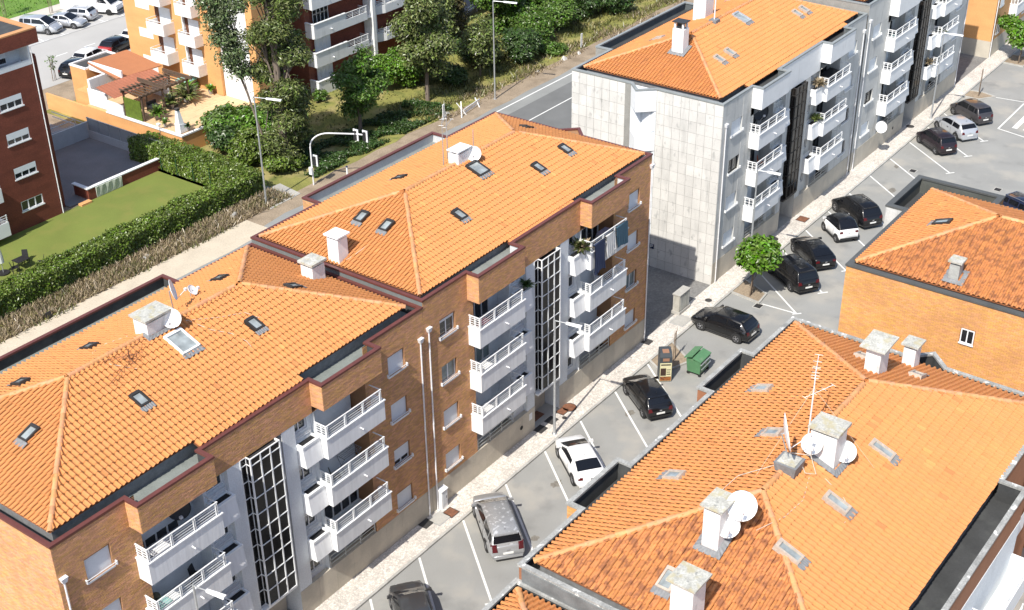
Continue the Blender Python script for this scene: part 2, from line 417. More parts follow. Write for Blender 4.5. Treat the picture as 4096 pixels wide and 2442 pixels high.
_bm = {}
def brick_plane(P0, U, region, holes, m, bl=.235, bh=.064, gap=.011, proud=.009, n=None):
    """bricks on a vertical plane; region/holes are (u0,u1,z0,z1); U unit horizontal; outward normal = U x Z"""
    U = np.array(U, float); Z = np.array([0, 0, 1.0]); N = np.cross(U, Z)
    u0, u1, z0, z1 = region
    pl, ph = bl + gap, bh + gap
    rows = int((z1 - z0) / ph); cols = int((u1 - u0) / pl) + 2
    c, r = np.meshgrid(np.arange(cols), np.arange(rows)); c = c.ravel(); r = r.ravel()
    a = u0 + (c - .5 * (r % 2)) * pl; b = a + bl
    zz = z0 + r * ph
    A = np.clip(a, u0, u1); B_ = np.clip(b, u0, u1)
    keep = (B_ - A) > .03
    for (h0, h1, k0, k1) in holes:
        inz = (zz + bh > k0) & (zz < k1)
        inside = inz & (A > h0 - .02) & (B_ < h1 + .02)
        keep &= ~inside
        left = inz & (A < h0) & (B_ > h0); B_ = np.where(left & ~inside, np.minimum(B_, h0), B_)
        right = inz & (A < h1) & (B_ > h1) & ~left; A = np.where(right & ~inside, np.maximum(A, h1), A)
        keep &= (B_ - A) > .03
    A, B_, zz = A[keep], B_[keep], zz[keep]
    T = len(A)
    if m.name not in _bm:
        e = .005
        tv = np.array([[0, 0, 0], [1, 0, 0], [1, 0, 1], [0, 0, 1], [0, 1, 0], [1, 1, 0], [1, 1, 1], [0, 1, 1]], float)   # y: 0 back 1 front
        tf = np.array([[4, 5, 6, 7], [0, 1, 5, 4], [1, 2, 6, 5], [2, 3, 7, 6], [3, 0, 4, 7]])
        _bm[m.name] = (tv, tf, npmesh('brick', tv * np.array([bl, proud, bh]), tf, m))
    tv, tf, me = _bm[m.name]
    pr = proud + rng.uniform(-.003, .004, T)
    loc = np.empty((T, 8, 3))
    loc[:, :, 0] = A[:, None] + tv[None, :, 0] * (B_ - A)[:, None]
    loc[:, :, 1] = tv[None, :, 1] * pr[:, None]
    loc[:, :, 2] = zz[:, None] + tv[None, :, 2] * bh
    Bm = np.stack([U, N, Z])
    V = loc @ Bm + np.array(P0)
    M = np.zeros((T, 4, 4)); M[:, :3, 0] = U; M[:, :3, 1] = N; M[:, :3, 2] = Z; M[:, 3, 3] = 1
    M[:, :3, 3] = np.stack([A, np.zeros(T), zz], 1) @ Bm + np.array(P0)
    ok = (B_ - A) > bl - 1e-4
    return dict(V=V, F=tf, M=M, mesh=me, ok=ok, N=N, C=V.mean(1), mat=m)

def panel_plane(P0, U, us, zs, keepf, m, key, gap=.02, proud=.02):
    """rectangular cladding panels us x zs (edges)"""
    U = np.array(U, float); Z = np.array([0, 0, 1.0]); N = np.cross(U, Z)
    tv = np.array([[0, 0, 0], [1, 0, 0], [1, 0, 1], [0, 0, 1], [0, 1, 0], [1, 1, 0], [1, 1, 1], [0, 1, 1]], float)
    tf = np.array([[4, 5, 6, 7], [0, 1, 5, 4], [1, 2, 6, 5], [2, 3, 7, 6], [3, 0, 4, 7]])
    cells = [(a, b, c, d) for a, b in zip(us[:-1], us[1:]) for c, d in zip(zs[:-1], zs[1:]) if keepf(a, b, c, d)]
    A = np.array(cells); T = len(A)
    w = us[1] - us[0] - gap; h = zs[1] - zs[0] - gap
    k = (m.name, round(w, 4), round(h, 4))
    if k not in _bm: _bm[k] = npmesh('cladding_panel', tv * np.array([w, proud, h]), tf, m)
    pr = proud + rng.uniform(-.004, .004, T)
    loc = np.empty((T, 8, 3))
    loc[:, :, 0] = A[:, 0, None] + gap / 2 + tv[None, :, 0] * (A[:, 1] - A[:, 0] - gap)[:, None]
    loc[:, :, 1] = tv[None, :, 1] * pr[:, None]
    loc[:, :, 2] = A[:, 2, None] + gap / 2 + tv[None, :, 2] * (A[:, 3] - A[:, 2] - gap)[:, None]
    Bm = np.stack([U, N, Z]); V = loc @ Bm + np.array(P0)
    M = np.zeros((T, 4, 4)); M[:, :3, 0] = U; M[:, :3, 1] = N; M[:, :3, 2] = Z; M[:, 3, 3] = 1
    M[:, :3, 3] = loc[:, 0] @ Bm + np.array(P0)
    ok = (abs((A[:, 1] - A[:, 0]) - (us[1] - us[0])) < 1e-3) & (abs((A[:, 3] - A[:, 2]) - (zs[1] - zs[0])) < 1e-3)
    return dict(V=V, F=tf, M=M, mesh=_bm[k], ok=ok, N=N, C=V.mean(1), mat=m)

def offset_poly(pts, d):              # inward offset (pts counter-clockwise)
    n = len(pts); out = []
    for i in range(n):
        p0, p1, p2 = Vector(pts[i - 1]), Vector(pts[i]), Vector(pts[(i + 1) % n])
        e1 = (p1 - p0).normalized(); e2 = (p2 - p1).normalized()
        n1 = Vector((-e1.y, e1.x)); n2 = Vector((-e2.y, e2.x))
        b = n1 + n2; k = d / max(.2, (1 + n1.dot(n2))); out.append(tuple(p1 + b * k))
    return out

def ring(mb, outer, inner, z0, z1, mi=0):
    n = len(outer)
    for i in range(n):
        j = (i + 1) % n
        a, b, c, d = outer[i], outer[j], inner[j], inner[i]
        mb.poly([(*a, z0), (*b, z0), (*b, z1), (*a, z1)], mi)
        mb.poly([(*d, z0), (*d, z1), (*c, z1), (*c, z0)], mi)
        mb.poly([(*a, z1), (*b, z1), (*c, z1), (*d, z1)], mi)
        mb.poly([(*a, z0), (*d, z0), (*c, z0), (*b, z0)], mi)
    return mb

def plate(mb, us, zs, holes, to3, depth, mi=0, mir=None):
    """wall sheet in (u,z) with holes; to3(u, d, z): d = depth inwards"""
    us = sorted(set(us) | {h[0] for h in holes} | {h[1] for h in holes}); zs = sorted(set(zs) | {h[2] for h in holes} | {h[3] for h in holes})
    ul, uh, zl, zh = us[0], us[-1], zs[0], zs[-1]
    for a, b in zip(us[:-1], us[1:]):
        for c, d in zip(zs[:-1], zs[1:]):
            um, zm = (a + b) / 2, (c + d) / 2
            if any(h[0] < um < h[1] and h[2] < zm < h[3] for h in holes): continue
            mb.poly([to3(a, 0, c), to3(b, 0, c), to3(b, 0, d), to3(a, 0, d)], mi)
    mr = mi if mir is None else mir
    for a, b, c, d in holes:
        mb.poly([to3(a, 0, c), to3(a, 0, d), to3(a, depth, d), to3(a, depth, c)], mr)
        mb.poly([to3(b, 0, c), to3(b, depth, c), to3(b, depth, d), to3(b, 0, d)], mr)
        mb.poly([to3(a, 0, c), to3(a, depth, c), to3(b, depth, c), to3(b, 0, c)], mr)
        mb.poly([to3(a, 0, d), to3(b, 0, d), to3(b, depth, d), to3(a, depth, d)], mr)
    return mb
# ------------------------------------------------------------------ roofs
_rt = {}
def ridge_template(m):
    if m.name in _rt: return _rt[m.name]
    V = []; k = 7
    for x, r in ((0, .125), (.025, .135), (.06, .128), (.43, .108)):
        for i in range(k):
            t = math.pi * (i / (k - 1)) * 1.1 - .05 * math.pi
            V.append((x, -math.cos(t) * r, math.sin(t) * r * .9 - .01))
    F = [(a * k + i, a * k + i + 1, (a + 1) * k + i + 1, (a + 1) * k + i) for a in range(3) for i in range(k - 1)]
    F = [tuple(reversed(f)) for f in F]
    _rt[m.name] = npmesh('ridge_tile', np.array(V), np.array(F), m, True)
    return _rt[m.name]

def ridge_run(parent, p, q, m, step=.39, lift=.06):
    p = Vector(p); q = Vector(q); d = (q - p); n = max(1, int(d.length / step)); d.normalize()
    y = Vector((0, 0, 1)).cross(d).normalized(); z = d.cross(y)
    org = Vector(ORG[parent.name]); me = ridge_template(m)
    for i in range(n):
        c = p + d * (i * step) - org + z * (lift + .004 * (i % 2)) + y * rnd.uniform(-.008, .008)
        M = Matrix(((d.x, y.x, z.x, c.x), (d.y, y.y, z.y, c.y), (d.z, y.z, z.z, c.z), (0, 0, 0, 1)))
        link('ridge_tile', me, parent, mat4=M)

def hip_roof(root, x0, x1, y0, y1, ez, slope, mats, zwall, n_obj=300, ridge=RIDGE, planes='FLBR', w=.245, h=.37, ext=()):
    hs = min(x1 - x0, y1 - y0) / 2; a = math.atan(slope); c, s = math.cos(a), math.sin(a); S = hs / c; top = ez + hs * slope
    if x1 - x0 >= y1 - y0: A = (x0 + hs, y0 + hs, top); B = (x1 - hs, y0 + hs, top)
    else: A = (x0 + hs, y0 + hs, top); B = (x0 + hs, y1 - hs, top)
    cor = dict(FL=(x0, y0, ez), FR=(x1, y0, ez), BR=(x1, y1, ez), BL=(x0, y1, ez))
    along_x = x1 - x0 >= y1 - y0
    mb = MB(); dn = -.02
    e = lambda p: (p[0], p[1], p[2] + dn)
    if along_x:
        mb.poly([e(cor['FL']), e(cor['FR']), e(B), e(A)]); mb.poly([e(cor['BR']), e(cor['BL']), e(A), e(B)]); mb.poly([e(cor['BL']), e(cor['FL']), e(A)]); mb.poly([e(cor['FR']), e(cor['BR']), e(B)])
    else:
        mb.poly([e(cor['FL']), e(cor['FR']), e(A)]); mb.poly([e(cor['BR']), e(cor['BL']), e(B)]); mb.poly([e(cor['BL']), e(cor['FL']), e(A), e(B)]); mb.poly([e(cor['FR']), e(cor['BR']), e(B), e(A)])
    i = .16
    mb.box(x0 + i, x1 - i, y0 + i, y1 - i, zwall - .3, ez - .015, 1)
    roof = mb.build('roof', [TILE_DECK, LEAD], root)
    P = dict(F=(cor['FL'], (1, 0, 0), (0, c, s), x1 - x0), L=(cor['BL'], (0, -1, 0), (c, 0, s), y1 - y0), B=(cor['BR'], (-1, 0, 0), (0, -c, s), x1 - x0), R=(cor['FR'], (0, 1, 0), (-c, 0, s), y1 - y0))
    gs = []
    for xa, xb in ext:
        m = mats['F'] if isinstance(mats, dict) else mats
        gs.append(tile_plane((xa, y0 - .36 * c, ez - .36 * s), (1, 0, 0), (0, c, s), xb - xa, .37, lambda v: np.asarray(v) * 0, lambda v, L=xb - xa: L + np.asarray(v) * 0, m, w, h))
        mb2 = MB().hull8([(xa, y0 - .33 * c, ez - .36 * s - .05), (xb, y0 - .33 * c, ez - .36 * s - .05), (xb, y0 + .1, ez - .05), (xa, y0 + .1, ez - .05)], [(xa, y0 - .33 * c, ez - .36 * s - .012), (xb, y0 - .33 * c, ez - .36 * s - .012), (xb, y0 + .1, ez - .012), (xa, y0 + .1, ez - .012)]).build('eave_board', TILE_DECK, roof)
    for k in planes:
        p0, U, V, L = P[k]
        m = mats[k] if isinstance(mats, dict) else mats
        gs.append(tile_plane(p0, U, V, L, S, lambda v: np.asarray(v) * c, lambda v, L=L: L - np.asarray(v) * c, m, w, h))
    finish_pieces('roof_tile', 'roof_tile_field', gs, roof, n_obj)
    if along_x: hips = [(cor['FL'], A), (cor['BL'], A), (cor['FR'], B), (cor['BR'], B), (A, B)]
    else: hips = [(cor['FL'], A), (cor['FR'], A), (cor['BL'], B), (cor['BR'], B), (A, B)]
    for p, q in hips: ridge_run(roof, p, q, ridge)
    def onp(k, x, y):
        d = dict(F=y - y0, B=y1 - y, L=x - x0, R=x1 - x)[k]
        p0, U, V, L = P[k]
        return Vector((x, y, ez + d * slope)), Vector(U), Vector(V), Vector(U).cross(Vector(V))
    return roof, onp

def skylight(root, onp, k, x, y, w=.56, h=.80, frame=FRAME_B, flash=LEAD, glass=GLASS_S, label=None):
    p, U, V, N = onp(k, x, y)
    q = lambda u, v, n: tuple(p + U * u + V * v + N * n)
    mb = MB(); a, b = w / 2, h / 2; t = .09
    def slab(u0, u1, v0, v1, n0, n1, mi=0): mb.hull8([q(u0, v0, n0), q(u1, v0, n0), q(u1, v1, n0), q(u0, v1, n0)], [q(u0, v0, n1), q(u1, v0, n1), q(u1, v1, n1), q(u0, v1, n1)], mi)
    slab(-a, -a + t, -b, b, 0, .23); slab(a - t, a, -b, b, 0, .23); slab(-a + t, a - t, -b, -b + t, 0, .21); slab(-a + t, a - t, b - t * 1.6, b, 0, .25)
    f = mb.build('roof_window', frame, root)
    if label: f['label'] = label
    g = MB(); g.poly([q(-a + t, -b + t, .18), q(a - t, -b + t, .18), q(a - t, b - t * 1.6, .18), q(-a + t, b - t * 1.6, .18)]); g.build('glass', glass, f)
    l = MB(); n = 6; pts_u = np.linspace(-a - .06, a + .06, n * 2 + 1)
    for i in range(n * 2):
        z0, z1 = .125 + .02 * (i % 2), .125 + .02 * ((i + 1) % 2)
        l.poly([q(pts_u[i], -b - .26 - .03 * ((i // 2) % 2), z0), q(pts_u[i + 1], -b - .26 - .03 * ((i // 2) % 2), z1), q(pts_u[i + 1], -b, z1 + .02), q(pts_u[i], -b, z0 + .02)])
    l.build('flashing', flash, f)
    return f

def chimney(root, x0, x1, y0, y1, zb, zt, cap=.12, over=.18, wall=CHIM, slab=SLAB, gap=.14, tilt=0., label=None, skirt=True):
    mb = MB(); mb.box(x0, x1, y0, y1, zb, zt)
    c = mb.build('chimney', wall, root)
    if label: c['label'] = label
    g = MB()
    for xx in (x0 + .06, x1 - .18):
        for yy in (y0 + .06, y1 - .18): g.box(xx, xx + .12, yy, yy + .12, zt, zt + gap)
    g.box(x0 + .2, x1 - .2, y0 + .2, y1 - .2, zt, zt + gap - .01, 1)
    g.build('chimney_vent', [wall, DARK], c)
    k = MB(); o = over
    k.hull8([(x0 - o, y0 - o, zt + gap), (x1 + o, y0 - o, zt + gap + tilt), (x1 + o, y1 + o, zt + gap + tilt), (x0 - o, y1 + o, zt + gap)],
            [(x0 - o, y0 - o, zt + gap + cap), (x1 + o, y0 - o, zt + gap + cap + tilt), (x1 + o, y1 + o, zt + gap + cap + tilt), (x0 - o, y1 + o, zt + gap + cap)])
    k.build('chimney_cap', slab, c)
    return c

def skirt(root, onp, k, x0, x1, y0, y1, ext=.22):
    mb = MB(); q = lambda x, y, n: tuple(onp(k, x, y)[0] + onp(k, x, y)[3] * n)
    e = ext
    a = [(x0 - e, y0 - e), (x1 + e, y0 - e), (x1 + e, y1 + e), (x0 - e, y1 + e)]
    n = 14
    for i in range(4):
        p, r = a[i], a[(i + 1) % 4]; ii = [(x0, y0), (x1, y0), (x1, y1), (x0, y1)]; s, t = ii[i], ii[(i + 1) % 4]
        for j in range(n):
            f0, f1 = j / n, (j + 1) / n; l = lambda u, v, f: (u[0] + (v[0] - u[0]) * f, u[1] + (v[1] - u[1]) * f)
            mb.poly([q(*l(p, r, f0), .125 + .025 * (j % 2)), q(*l(p, r, f1), .125 + .025 * ((j + 1) % 2)), q(*l(s, t, f1), .2), q(*l(s, t, f0), .2)])
    return mb.build('lead_skirt', LEAD, root)

def dish(label, c, n, r, mount, group='satellite dishes on the roofs', m=DISH, deep=.16):
    n = Vector(n).normalized()
    t = thing('satellite_dish', label, 'satellite dish', mount, group=group)
    prof = [(r * k / 6, -deep * r * (1 - (k / 6) ** 2)) for k in range(7)] + [(r * 1.0, .02), (r * .97, .02)]
    mb = MB(); mb.lathe(c, [(rr, h) for rr, h in prof], 22, 0, n); mb.build('reflector', m, t, smooth=True)
    c = Vector(c); s = n.cross(Vector((0, 0, 1))).normalized(); d = s.cross(n)
    if d.z > 0: d = -d
    a = MB(); lo = c + d * r * .98; f = c + n * r * 1.05 + d * r * .35
    a.tube([lo, f], .018, 5); a.box(f.x - .06, f.x + .06, f.y - .06, f.y + .06, f.z - .06, f.z + .06); a.build('feed_arm', WPIPE, t)
    p = MB(); bk = c - n * (deep * r + .02); p.tube([bk + n * .05, bk - n * .08, mount], .03, 6); p.build('mount_pole', METAL, t)
    return t

def antenna(label, base, h, booms, m=METAL, stays=()):
    t = thing('tv_antenna', label, 'antenna', base, group='television antennas on the roofs')
    b = Vector(base); mb = MB(); mb.tube([b, b + Vector((0, 0, h))], [.035, .025], 6); mb.build('mast', m, t)
    for (z, az, L, ne, el) in booms:
        d = Vector((math.cos(R_(az)), math.sin(R_(az)), 0)); s = Vector((-d.y, d.x, 0)); c = b + Vector((0, 0, z))
        k = MB(); k.tube([c - d * L * .3, c + d * L * .7], .014, 4)
        for i in range(ne):
            q = c + d * (L * (i / max(1, ne - 1) - .3)); k.tube([q - s * el, q + s * el], .008, 4)
        k.build('boom', m, t)
    if stays:
        k = MB()
        for e in stays: k.tube([b + Vector((0, 0, h * .7)), e], .006, 4)
        k.build('guy_wire', CABLE, t)
    return t

# ------------------------------------------------------------------ street apartment blocks (facade looks towards -y)
LEV = [0, 2.73, 5.46]
def window(root, x0, x1, z0, z1, kind='shut', yin=.12, frame=FRAME_W, to=None, sill=True, rail=True, name='window', open_=.7):
    """kind: shut, part (shutter partly up), open, curtain"""
    if to is None: to = lambda u, d, z: (u, d, z)
    q = lambda mb, a, b, c, d, e, f, mi=0: mb.hull8([to(a, c, e), to(b, c, e), to(b, d, e), to(a, d, e)], [to(a, c, f), to(b, c, f), to(b, d, f), to(a, d, f)], mi)
    mb = MB(); t = .055; xm = (x0 + x1) / 2
    for a, b, c, d in ((x0, x0 + t, z0, z1), (x1 - t, x1, z0, z1), (x0 + t, x1 - t, z1 - t, z1), (x0 + t, x1 - t, z0, z0 + t), (xm - .03, xm + .03, z0 + t, z1 - t)):
        q(mb, a, b, yin, yin + .06, c, d)
    w = mb.build(name, frame, root)
    g = MB(); g.poly([to(x0 + t, yin + .035, z0 + t), to(x1 - t, yin + .035, z0 + t), to(x1 - t, yin + .035, z1 - t), to(x0 + t, yin + .035, z1 - t)]); g.build('glass', GLASS_C if kind == 'curtain' else GLASS, w)
    zs = {'shut': z0 + .01, 'part': z1 - (z1 - z0) * open_, 'top': z1 - (z1 - z0) * .2}.get(kind)
    if zs is not None:
        s = MB(); nn = max(2, int((z1 - zs) / .09)); e = np.linspace(zs, z1, nn + 1)
        for a, b in zip(e[:-1], e[1:]): s.hull8([to(x0 + .015, yin - .03, a), to(x1 - .015, yin - .03, a), to(x1 - .015, yin - .01, a), to(x0 + .015, yin - .01, a)], [to(x0 + .015, yin - .022, b), to(x1 - .015, yin - .022, b), to(x1 - .015, yin - .01, b), to(x0 + .015, yin - .01, b)])
        s.build('shutter', SHUTTER, w)
    if sill:
        s = MB(); q(s, x0 - .04, x1 + .04, -.07, yin, z0 - .06, z0 - .003); s.build('sill', STUCCO if frame is FRAME_B else FRAME_W, w)
    if rail:
        r = MB()
        for zz in (.06, .17): q(r, x0 - .13, x1 + .13, -.113, -.087, z0 + zz - .014, z0 + zz + .014)
        for xx in (x0 - .12, x1 + .08): q(r, xx, xx + .05, -.12, 0, z0 + .02, z0 + .20)
        r.build('guard_rail', FRAME_W, w)
    return w

def balcony(root, x0, x1, top, yf=-.77, h=1.14, m=WHITE_RIB, nbars=4, posts=2, ends=True, rail=True, spout=True, ledge=True, slope_end=0):
    bot = top - h; mb = MB(); t = .12
    mb.box(x0, x1, yf, yf + t, bot, top - .06); mb.box(x0, x0 + t, yf + t, 0, bot, top - .06); mb.box(x1 - t, x1, yf + t, 0, bot, top - .06); mb.box(x0 + t, x1 - t, yf + t, 0, bot, bot + .16)
    b = mb.build('balcony', m, root)
    l = MB(); o = .045
    l.box(x0 - o, x1 + o, yf - o, yf + t + .03, top - .06, top); l.box(x0 - o, x0 + t + .03, yf + t + .03, -.004, top - .06, top); l.box(x1 - t - .03, x1 + o, yf + t + .03, -.004, top - .06, top)
    l.build('ledge', WHITE, b)
    if rail:
        r = MB(); ym = yf + .06; H = .62
        px = np.linspace(x0 + .10, x1 - .22, posts + 2)
        for x in px:
            for dx in (-.04, .04): r.box(x + dx - .012, x + dx + .012, ym - .045, ym + .045, top, top + H - .04)
        for k in range(nbars): 
            z = top + .10 + k * (H - .16) / max(1, nbars - 1) * .86
            r.box(x0 + .06, x1 - .2, ym - .012, ym + .012, z - .014, z + .014)
            r.box(x0 + .06, x0 + .085, ym + .02, -.01, z - .014, z + .014)
        r.bar((x0 + .02, ym, top + H), (x1 - .12, ym, top + H), .055, .045); r.bar((x0 + .07, ym + .02, top + H), (x0 + .07, -.005, top + H), .055, .045)
        r.bar((x1 - .16, ym + .02, top + H), (x1 - .16, -.005, top + H), .05, .04)
        for xx in (x0 + .07,):
            for dy in (.3, .62): r.box(xx - .02, xx + .02, ym + dy - .03, ym + dy + .03, top, top + H - .03)
        r.build('railing', FRAME_W, b)
    if spout:
        s = MB(); xc = x0 + (x1 - x0) * .56; s.tube([(xc, yf + .02, bot + .52), (xc, yf - .22, bot + .50)], .035, 7); s.build('drain_spout', WPIPE, b)
    return b

def planter(root, x0, x1, top, left_end, kind='soil'):
    bot = top - 1.15; mb = MB(); yt, yb = -.36, -.50; t = .09
    xl, xr = x0, x1
    a = [(xl, yb, bot), (xr, yb, bot), (xr, .24, bot), (xl, .24, bot)]
    mb.hull8(a, [(xl, yt, top - .12), (xr, yt, top - .12), (xr, .24, top - .12), (xl, .24, top - .12)])
    b = mb.build('window_planter', WHITE_RIB, root)
    r = MB(); r.box(xl - .02, xr, yt - .04, yt + t, top - .12, top); r.box(xl - .02, xl + t, yt + t, .24, top - .12, top); r.box(xr - t, xr, yt + t, .24, top - .12, top); r.box(xl + t, xr - t, .12, .24, top - .12, top - .01); r.build('planter_rim', WHITE, b)
    s = MB(); s.box(xl + t, xr - t, yt + t, .12, top - .12, top - .10); s.build('planter_soil', DARK, b)
    g = MB()
    for zz in (.14, .24): g.box(xl + .03, xr - .04, .10, .125, top + zz - .015, top + zz + .015)
    for xx in (xl + .05, xr - .1): g.box(xx, xx + .035, .10, .125, top, top + .26)
    g.build('planter_rail', FRAME_W, b)
    return b

def apartment(label, x0, W, D, sp, zc, dz, style, group, bump_l=False, bump_r=False, shut=None, backbox=(5.1, 16.6), copm=None, gable_brick=False, wins=None, loggias=None, stair_dark=False, coping_w=.17, name='apartment_building'):
    root = thing(name, label, 'apartment block', (x0, 0, 0), group=group)
    X = lambda u: x0 + u
    brickm, mort = BRICK, MORTAR
    conc = style == 'conc'
    wallm = CONC_F if conc else mort
    white = STUCCO if not conc else CONC_F
    l0, l1 = sp['lb']; r0, r1 = sp['rb']; g0, g1, g2, g3 = sp['gl']
    zb = 11.13 + dz; zp = sp.get('zp', 1.72); boxz = 11.5 + dz + (.25 if conc else 0)
    zslab = zc - .62
    LL, LR = l0 + .45, l1 - .05; RL, RR = r0 + .1, r1 - .42          # loggias
    PL = g0 - .72; PR = g3 + .80                                       # planter bays end here
    # footprint with the boxes, counter-clockwise
    oc = [(0, 0), (l0, 0), (l0, -.77), (l1, -.77), (l1, 0), (r0, 0), (r0, -.77), (r1, -.77), (r1, 0), (W, 0)]
    if bump_r: oc += [(W, 4.95), (W + .9, 5.8), (W, 6.7)]
    oc += [(W, D)]
    if backbox: oc += [(backbox[1], D), (backbox[1], D + 1.2), (backbox[0], D + 1.2), (backbox[0], D)]
    oc += [(0, D)]
    if bump_l: oc += [(0, 6.98), (-.95, 6.0), (0, 4.97)]
    outer = [(X(a), b) for a, b in oc]
    inner = offset_poly(outer, coping_w - .06)
    # roof slab behind the parapet
    mb = MB(); mb.prism(inner, zslab - .2, zslab)
    mb.build('roof_slab', sp.get('slab', FELT), root)
    # core volume
    core = MB(); core.box(X(.02), X(W - .02), 1.07, D - .02, 0, zslab - .2); core.box(X(.02), X(LL - .02), .36, 1.07, 0, zslab - .2, 1); core.box(X(RR + .02), X(W - .02), .36, 1.07, 0, zslab - .2, 1)
    core.box(X(PL + .02), X(g0 - .02), .02, 1.07, 2.6, zb, 1); core.box(X(g3 + .02), X(PR - .02), .02, 1.07, 2.6, zb, 1)
    if backbox: core.box(X(backbox[0] + .1), X(backbox[1] - .1), D - .02, D + 1.1, 3, zslab - .2)
    core.build('core_wall', [STUCCO, DARK], root)
    front = lambda u, d, z: (X(u), d, z)
    # windows of the two outer columns
    zt = 11.33 + dz + (.28 if conc else 0); hw = 1.08
    wholes = {}
    for side, (a, b) in (('L', sp['win1']), ('R', sp['win2'])):
        wholes[side] = [(a, b, zt - hw - 2.73 * k, zt - 2.73 * k) for k in range(4)]
    # front wall sheets
    wall = MB()
    plate(wall, [0, LL], [zp, zc - .1], wholes['L'], front, .3, 0)
    plate(wall, [RR, W], [zp, zc - .1], wholes['R'], front, .3, 0)
    plate(wall, [LL, l0], [zb, zc - .1], [], front, .3, 0)
    plate(wall, [l1, r0], [zb, zc - .1], [], front, .3, 2)
    wall.poly([front(LL, 0, zb), front(RR, 0, zb), front(RR, 1.05, zb), front(LL, 1.05, zb)], 0)
    # box parapets over the balconies
    for a, b in ((l0, l1), (r0, r1)):
        wall.poly([front(a, -.77, boxz), front(b, -.77, boxz), front(b, -.77, zc - .1), front(a, -.77, zc - .1)], 2)
        wall.poly([front(a, 0, boxz), front(a, -.77, boxz), front(a, -.77, zc - .1), front(a, 0, zc - .1)], 2)
        wall.poly([front(b, -.77, boxz), front(b, 0, boxz), front(b, 0, zc - .1), front(b, -.77, zc - .1)], 2)
        wall.poly([front(a, 0, boxz), front(b, 0, boxz), front(b, -.77, boxz), front(a, -.77, boxz)], 2)
    # gables and back
    def gable(u, y0, y1, s):
        P = [(X(u), y0, 0), (X(u), y1, 0), (X(u), y1, zc - .1), (X(u), y0, zc - .1)]
        wall.poly(P if s > 0 else P[::-1], 1)
    for u, s, bmp in ((0, -1, bump_l), (W, 1, bump_r)):
        if bmp:
            a, b = (4.97, 6.98) if s < 0 else (4.95, 6.7)
            gable(u, 0, a, s); gable(u, b, D, s)
        else: gable(u, 0, D, s)
    wall.poly([(X(W), D, 0), (X(0), D, 0), (X(0), D, zc - .1), (X(W), D, zc - .1)], 1)
    if backbox:
        a, b = backbox
        for P in (((b, D), (b, D + 1.2)), ((b, D + 1.2), (a, D + 1.2)), ((a, D + 1.2), (a, D))): wall.poly([(X(P[0][0]), P[0][1], 3), (X(P[1][0]), P[1][1], 3), (X(P[1][0]), P[1][1], zc - .1), (X(P[0][0]), P[0][1], zc - .1)], 1)
    gm = sp.get('gable', wallm)
    wl = wall.build('wall', [wallm, gm, WHITE if conc else mort], root)
    # inner face of the parapet
    pr = MB()
    io = offset_poly(outer, .012)
    for i in range(len(outer)):
        j = (i + 1) % len(outer); pr.poly([(*inner[j], zslab - .05), (*inner[i], zslab - .05), (*inner[i], zc - .1), (*inner[j], zc - .1)])
    pr.build('parapet_lining', sp.get('lining', FELT), root)
    c = MB(); ring(c, offset_poly(outer, -.035), offset_poly(outer, coping_w), zc - .1, zc)
    cp = c.build('coping', copm, root)
    # white centre: piers, planter bays, loggias
    ctr = MB()
    for a, b in ((PL, g0), (g3, PR)): ctr.poly([front(a, 0, zp), front(b, 0, zp), front(b, 0, zb), front(a, 0, zb)])
    pw = [(PL - 1.02, PL - .08, zt - .98 - 2.73 * k, zt - .25 - 2.73 * k) for k in range(4)]
    qw = [(PR + .06, PR + .98, zt - .98 - 2.73 * k, zt - .25 - 2.73 * k) for k in range(4)]
    plate(ctr, [LR, PL], [zp, zb], pw, lambda u, d, z: front(u, .25 + d, z), .2)
    plate(ctr, [PR, RL], [zp, zb], qw, lambda u, d, z: front(u, .25 + d, z), .2)
    for u, s in ((PL, 1), (PR, -1)): ctr.poly([front(u, 0, zp), front(u, .25, zp), front(u, .25, zb), front(u, 0, zb)][::s])
    ctr.poly([front(g0, 0, 0), front(g0, 1.05, 0), front(g0, 1.05, zb), front(g0, 0, zb)]); ctr.poly([front(g3, 0, 0), front(g3, 0, zb), front(g3, 1.05, zb), front(g3, 1.05, 0)])
    ctr.build('centre_wall', white, root)
    for a, b in ((LL, LR), (RL, RR)):
        lg = MB()
        lg.poly([front(a, 1.05, zp), front(b, 1.05, zp), front(b, 1.05, zb), front(a, 1.05, zb)])
        lg.poly([front(a, 0, zp), front(a, 1.05, zp), front(a, 1.05, zb), front(a, 0, zb)], 1 if a == LL else 0); lg.poly([front(b, 1.05, zp), front(b, .0 if b == RR else .25, zp), front(b, .0 if b == RR else .25, zb), front(b, 1.05, zb)], 1 if b == RR else 0)
        lw = lg.build('loggia_wall', [white, wallm], root)
        for k in range(4):
            bt = 9.96 + dz - 1.14 - 2.73 * k
            MB().box(X(a), X(b), .002, 1.048, bt, bt + .16).build('loggia_floor', white, lw)
    # plinth
    pl = MB()
    plate(pl, [0, g0], [0, zp], [], front, .3); plate(pl, [g3, W], [0, zp], [], front, .3)
    for a, b in ((0, g0), (g3, W)): pl.poly([front(a, 0, zp), front(b, 0, zp), front(b, .3, zp), front(a, .3, zp)])
    p = pl.build('plinth', PLINTH, root)
    for a, b in ((0, g0), (g3, W)):
        us = np.linspace(a, b, max(2, int(round((b - a) / 1.2)) + 1))
        for u, v in zip(us[:-1], us[1:]):
            MB().box(X(u) + .004, X(v) - .004, -.018 - rnd.uniform(0, .004), -.002, .0, zp - .004).build('plinth_slab', PLINTH, p)
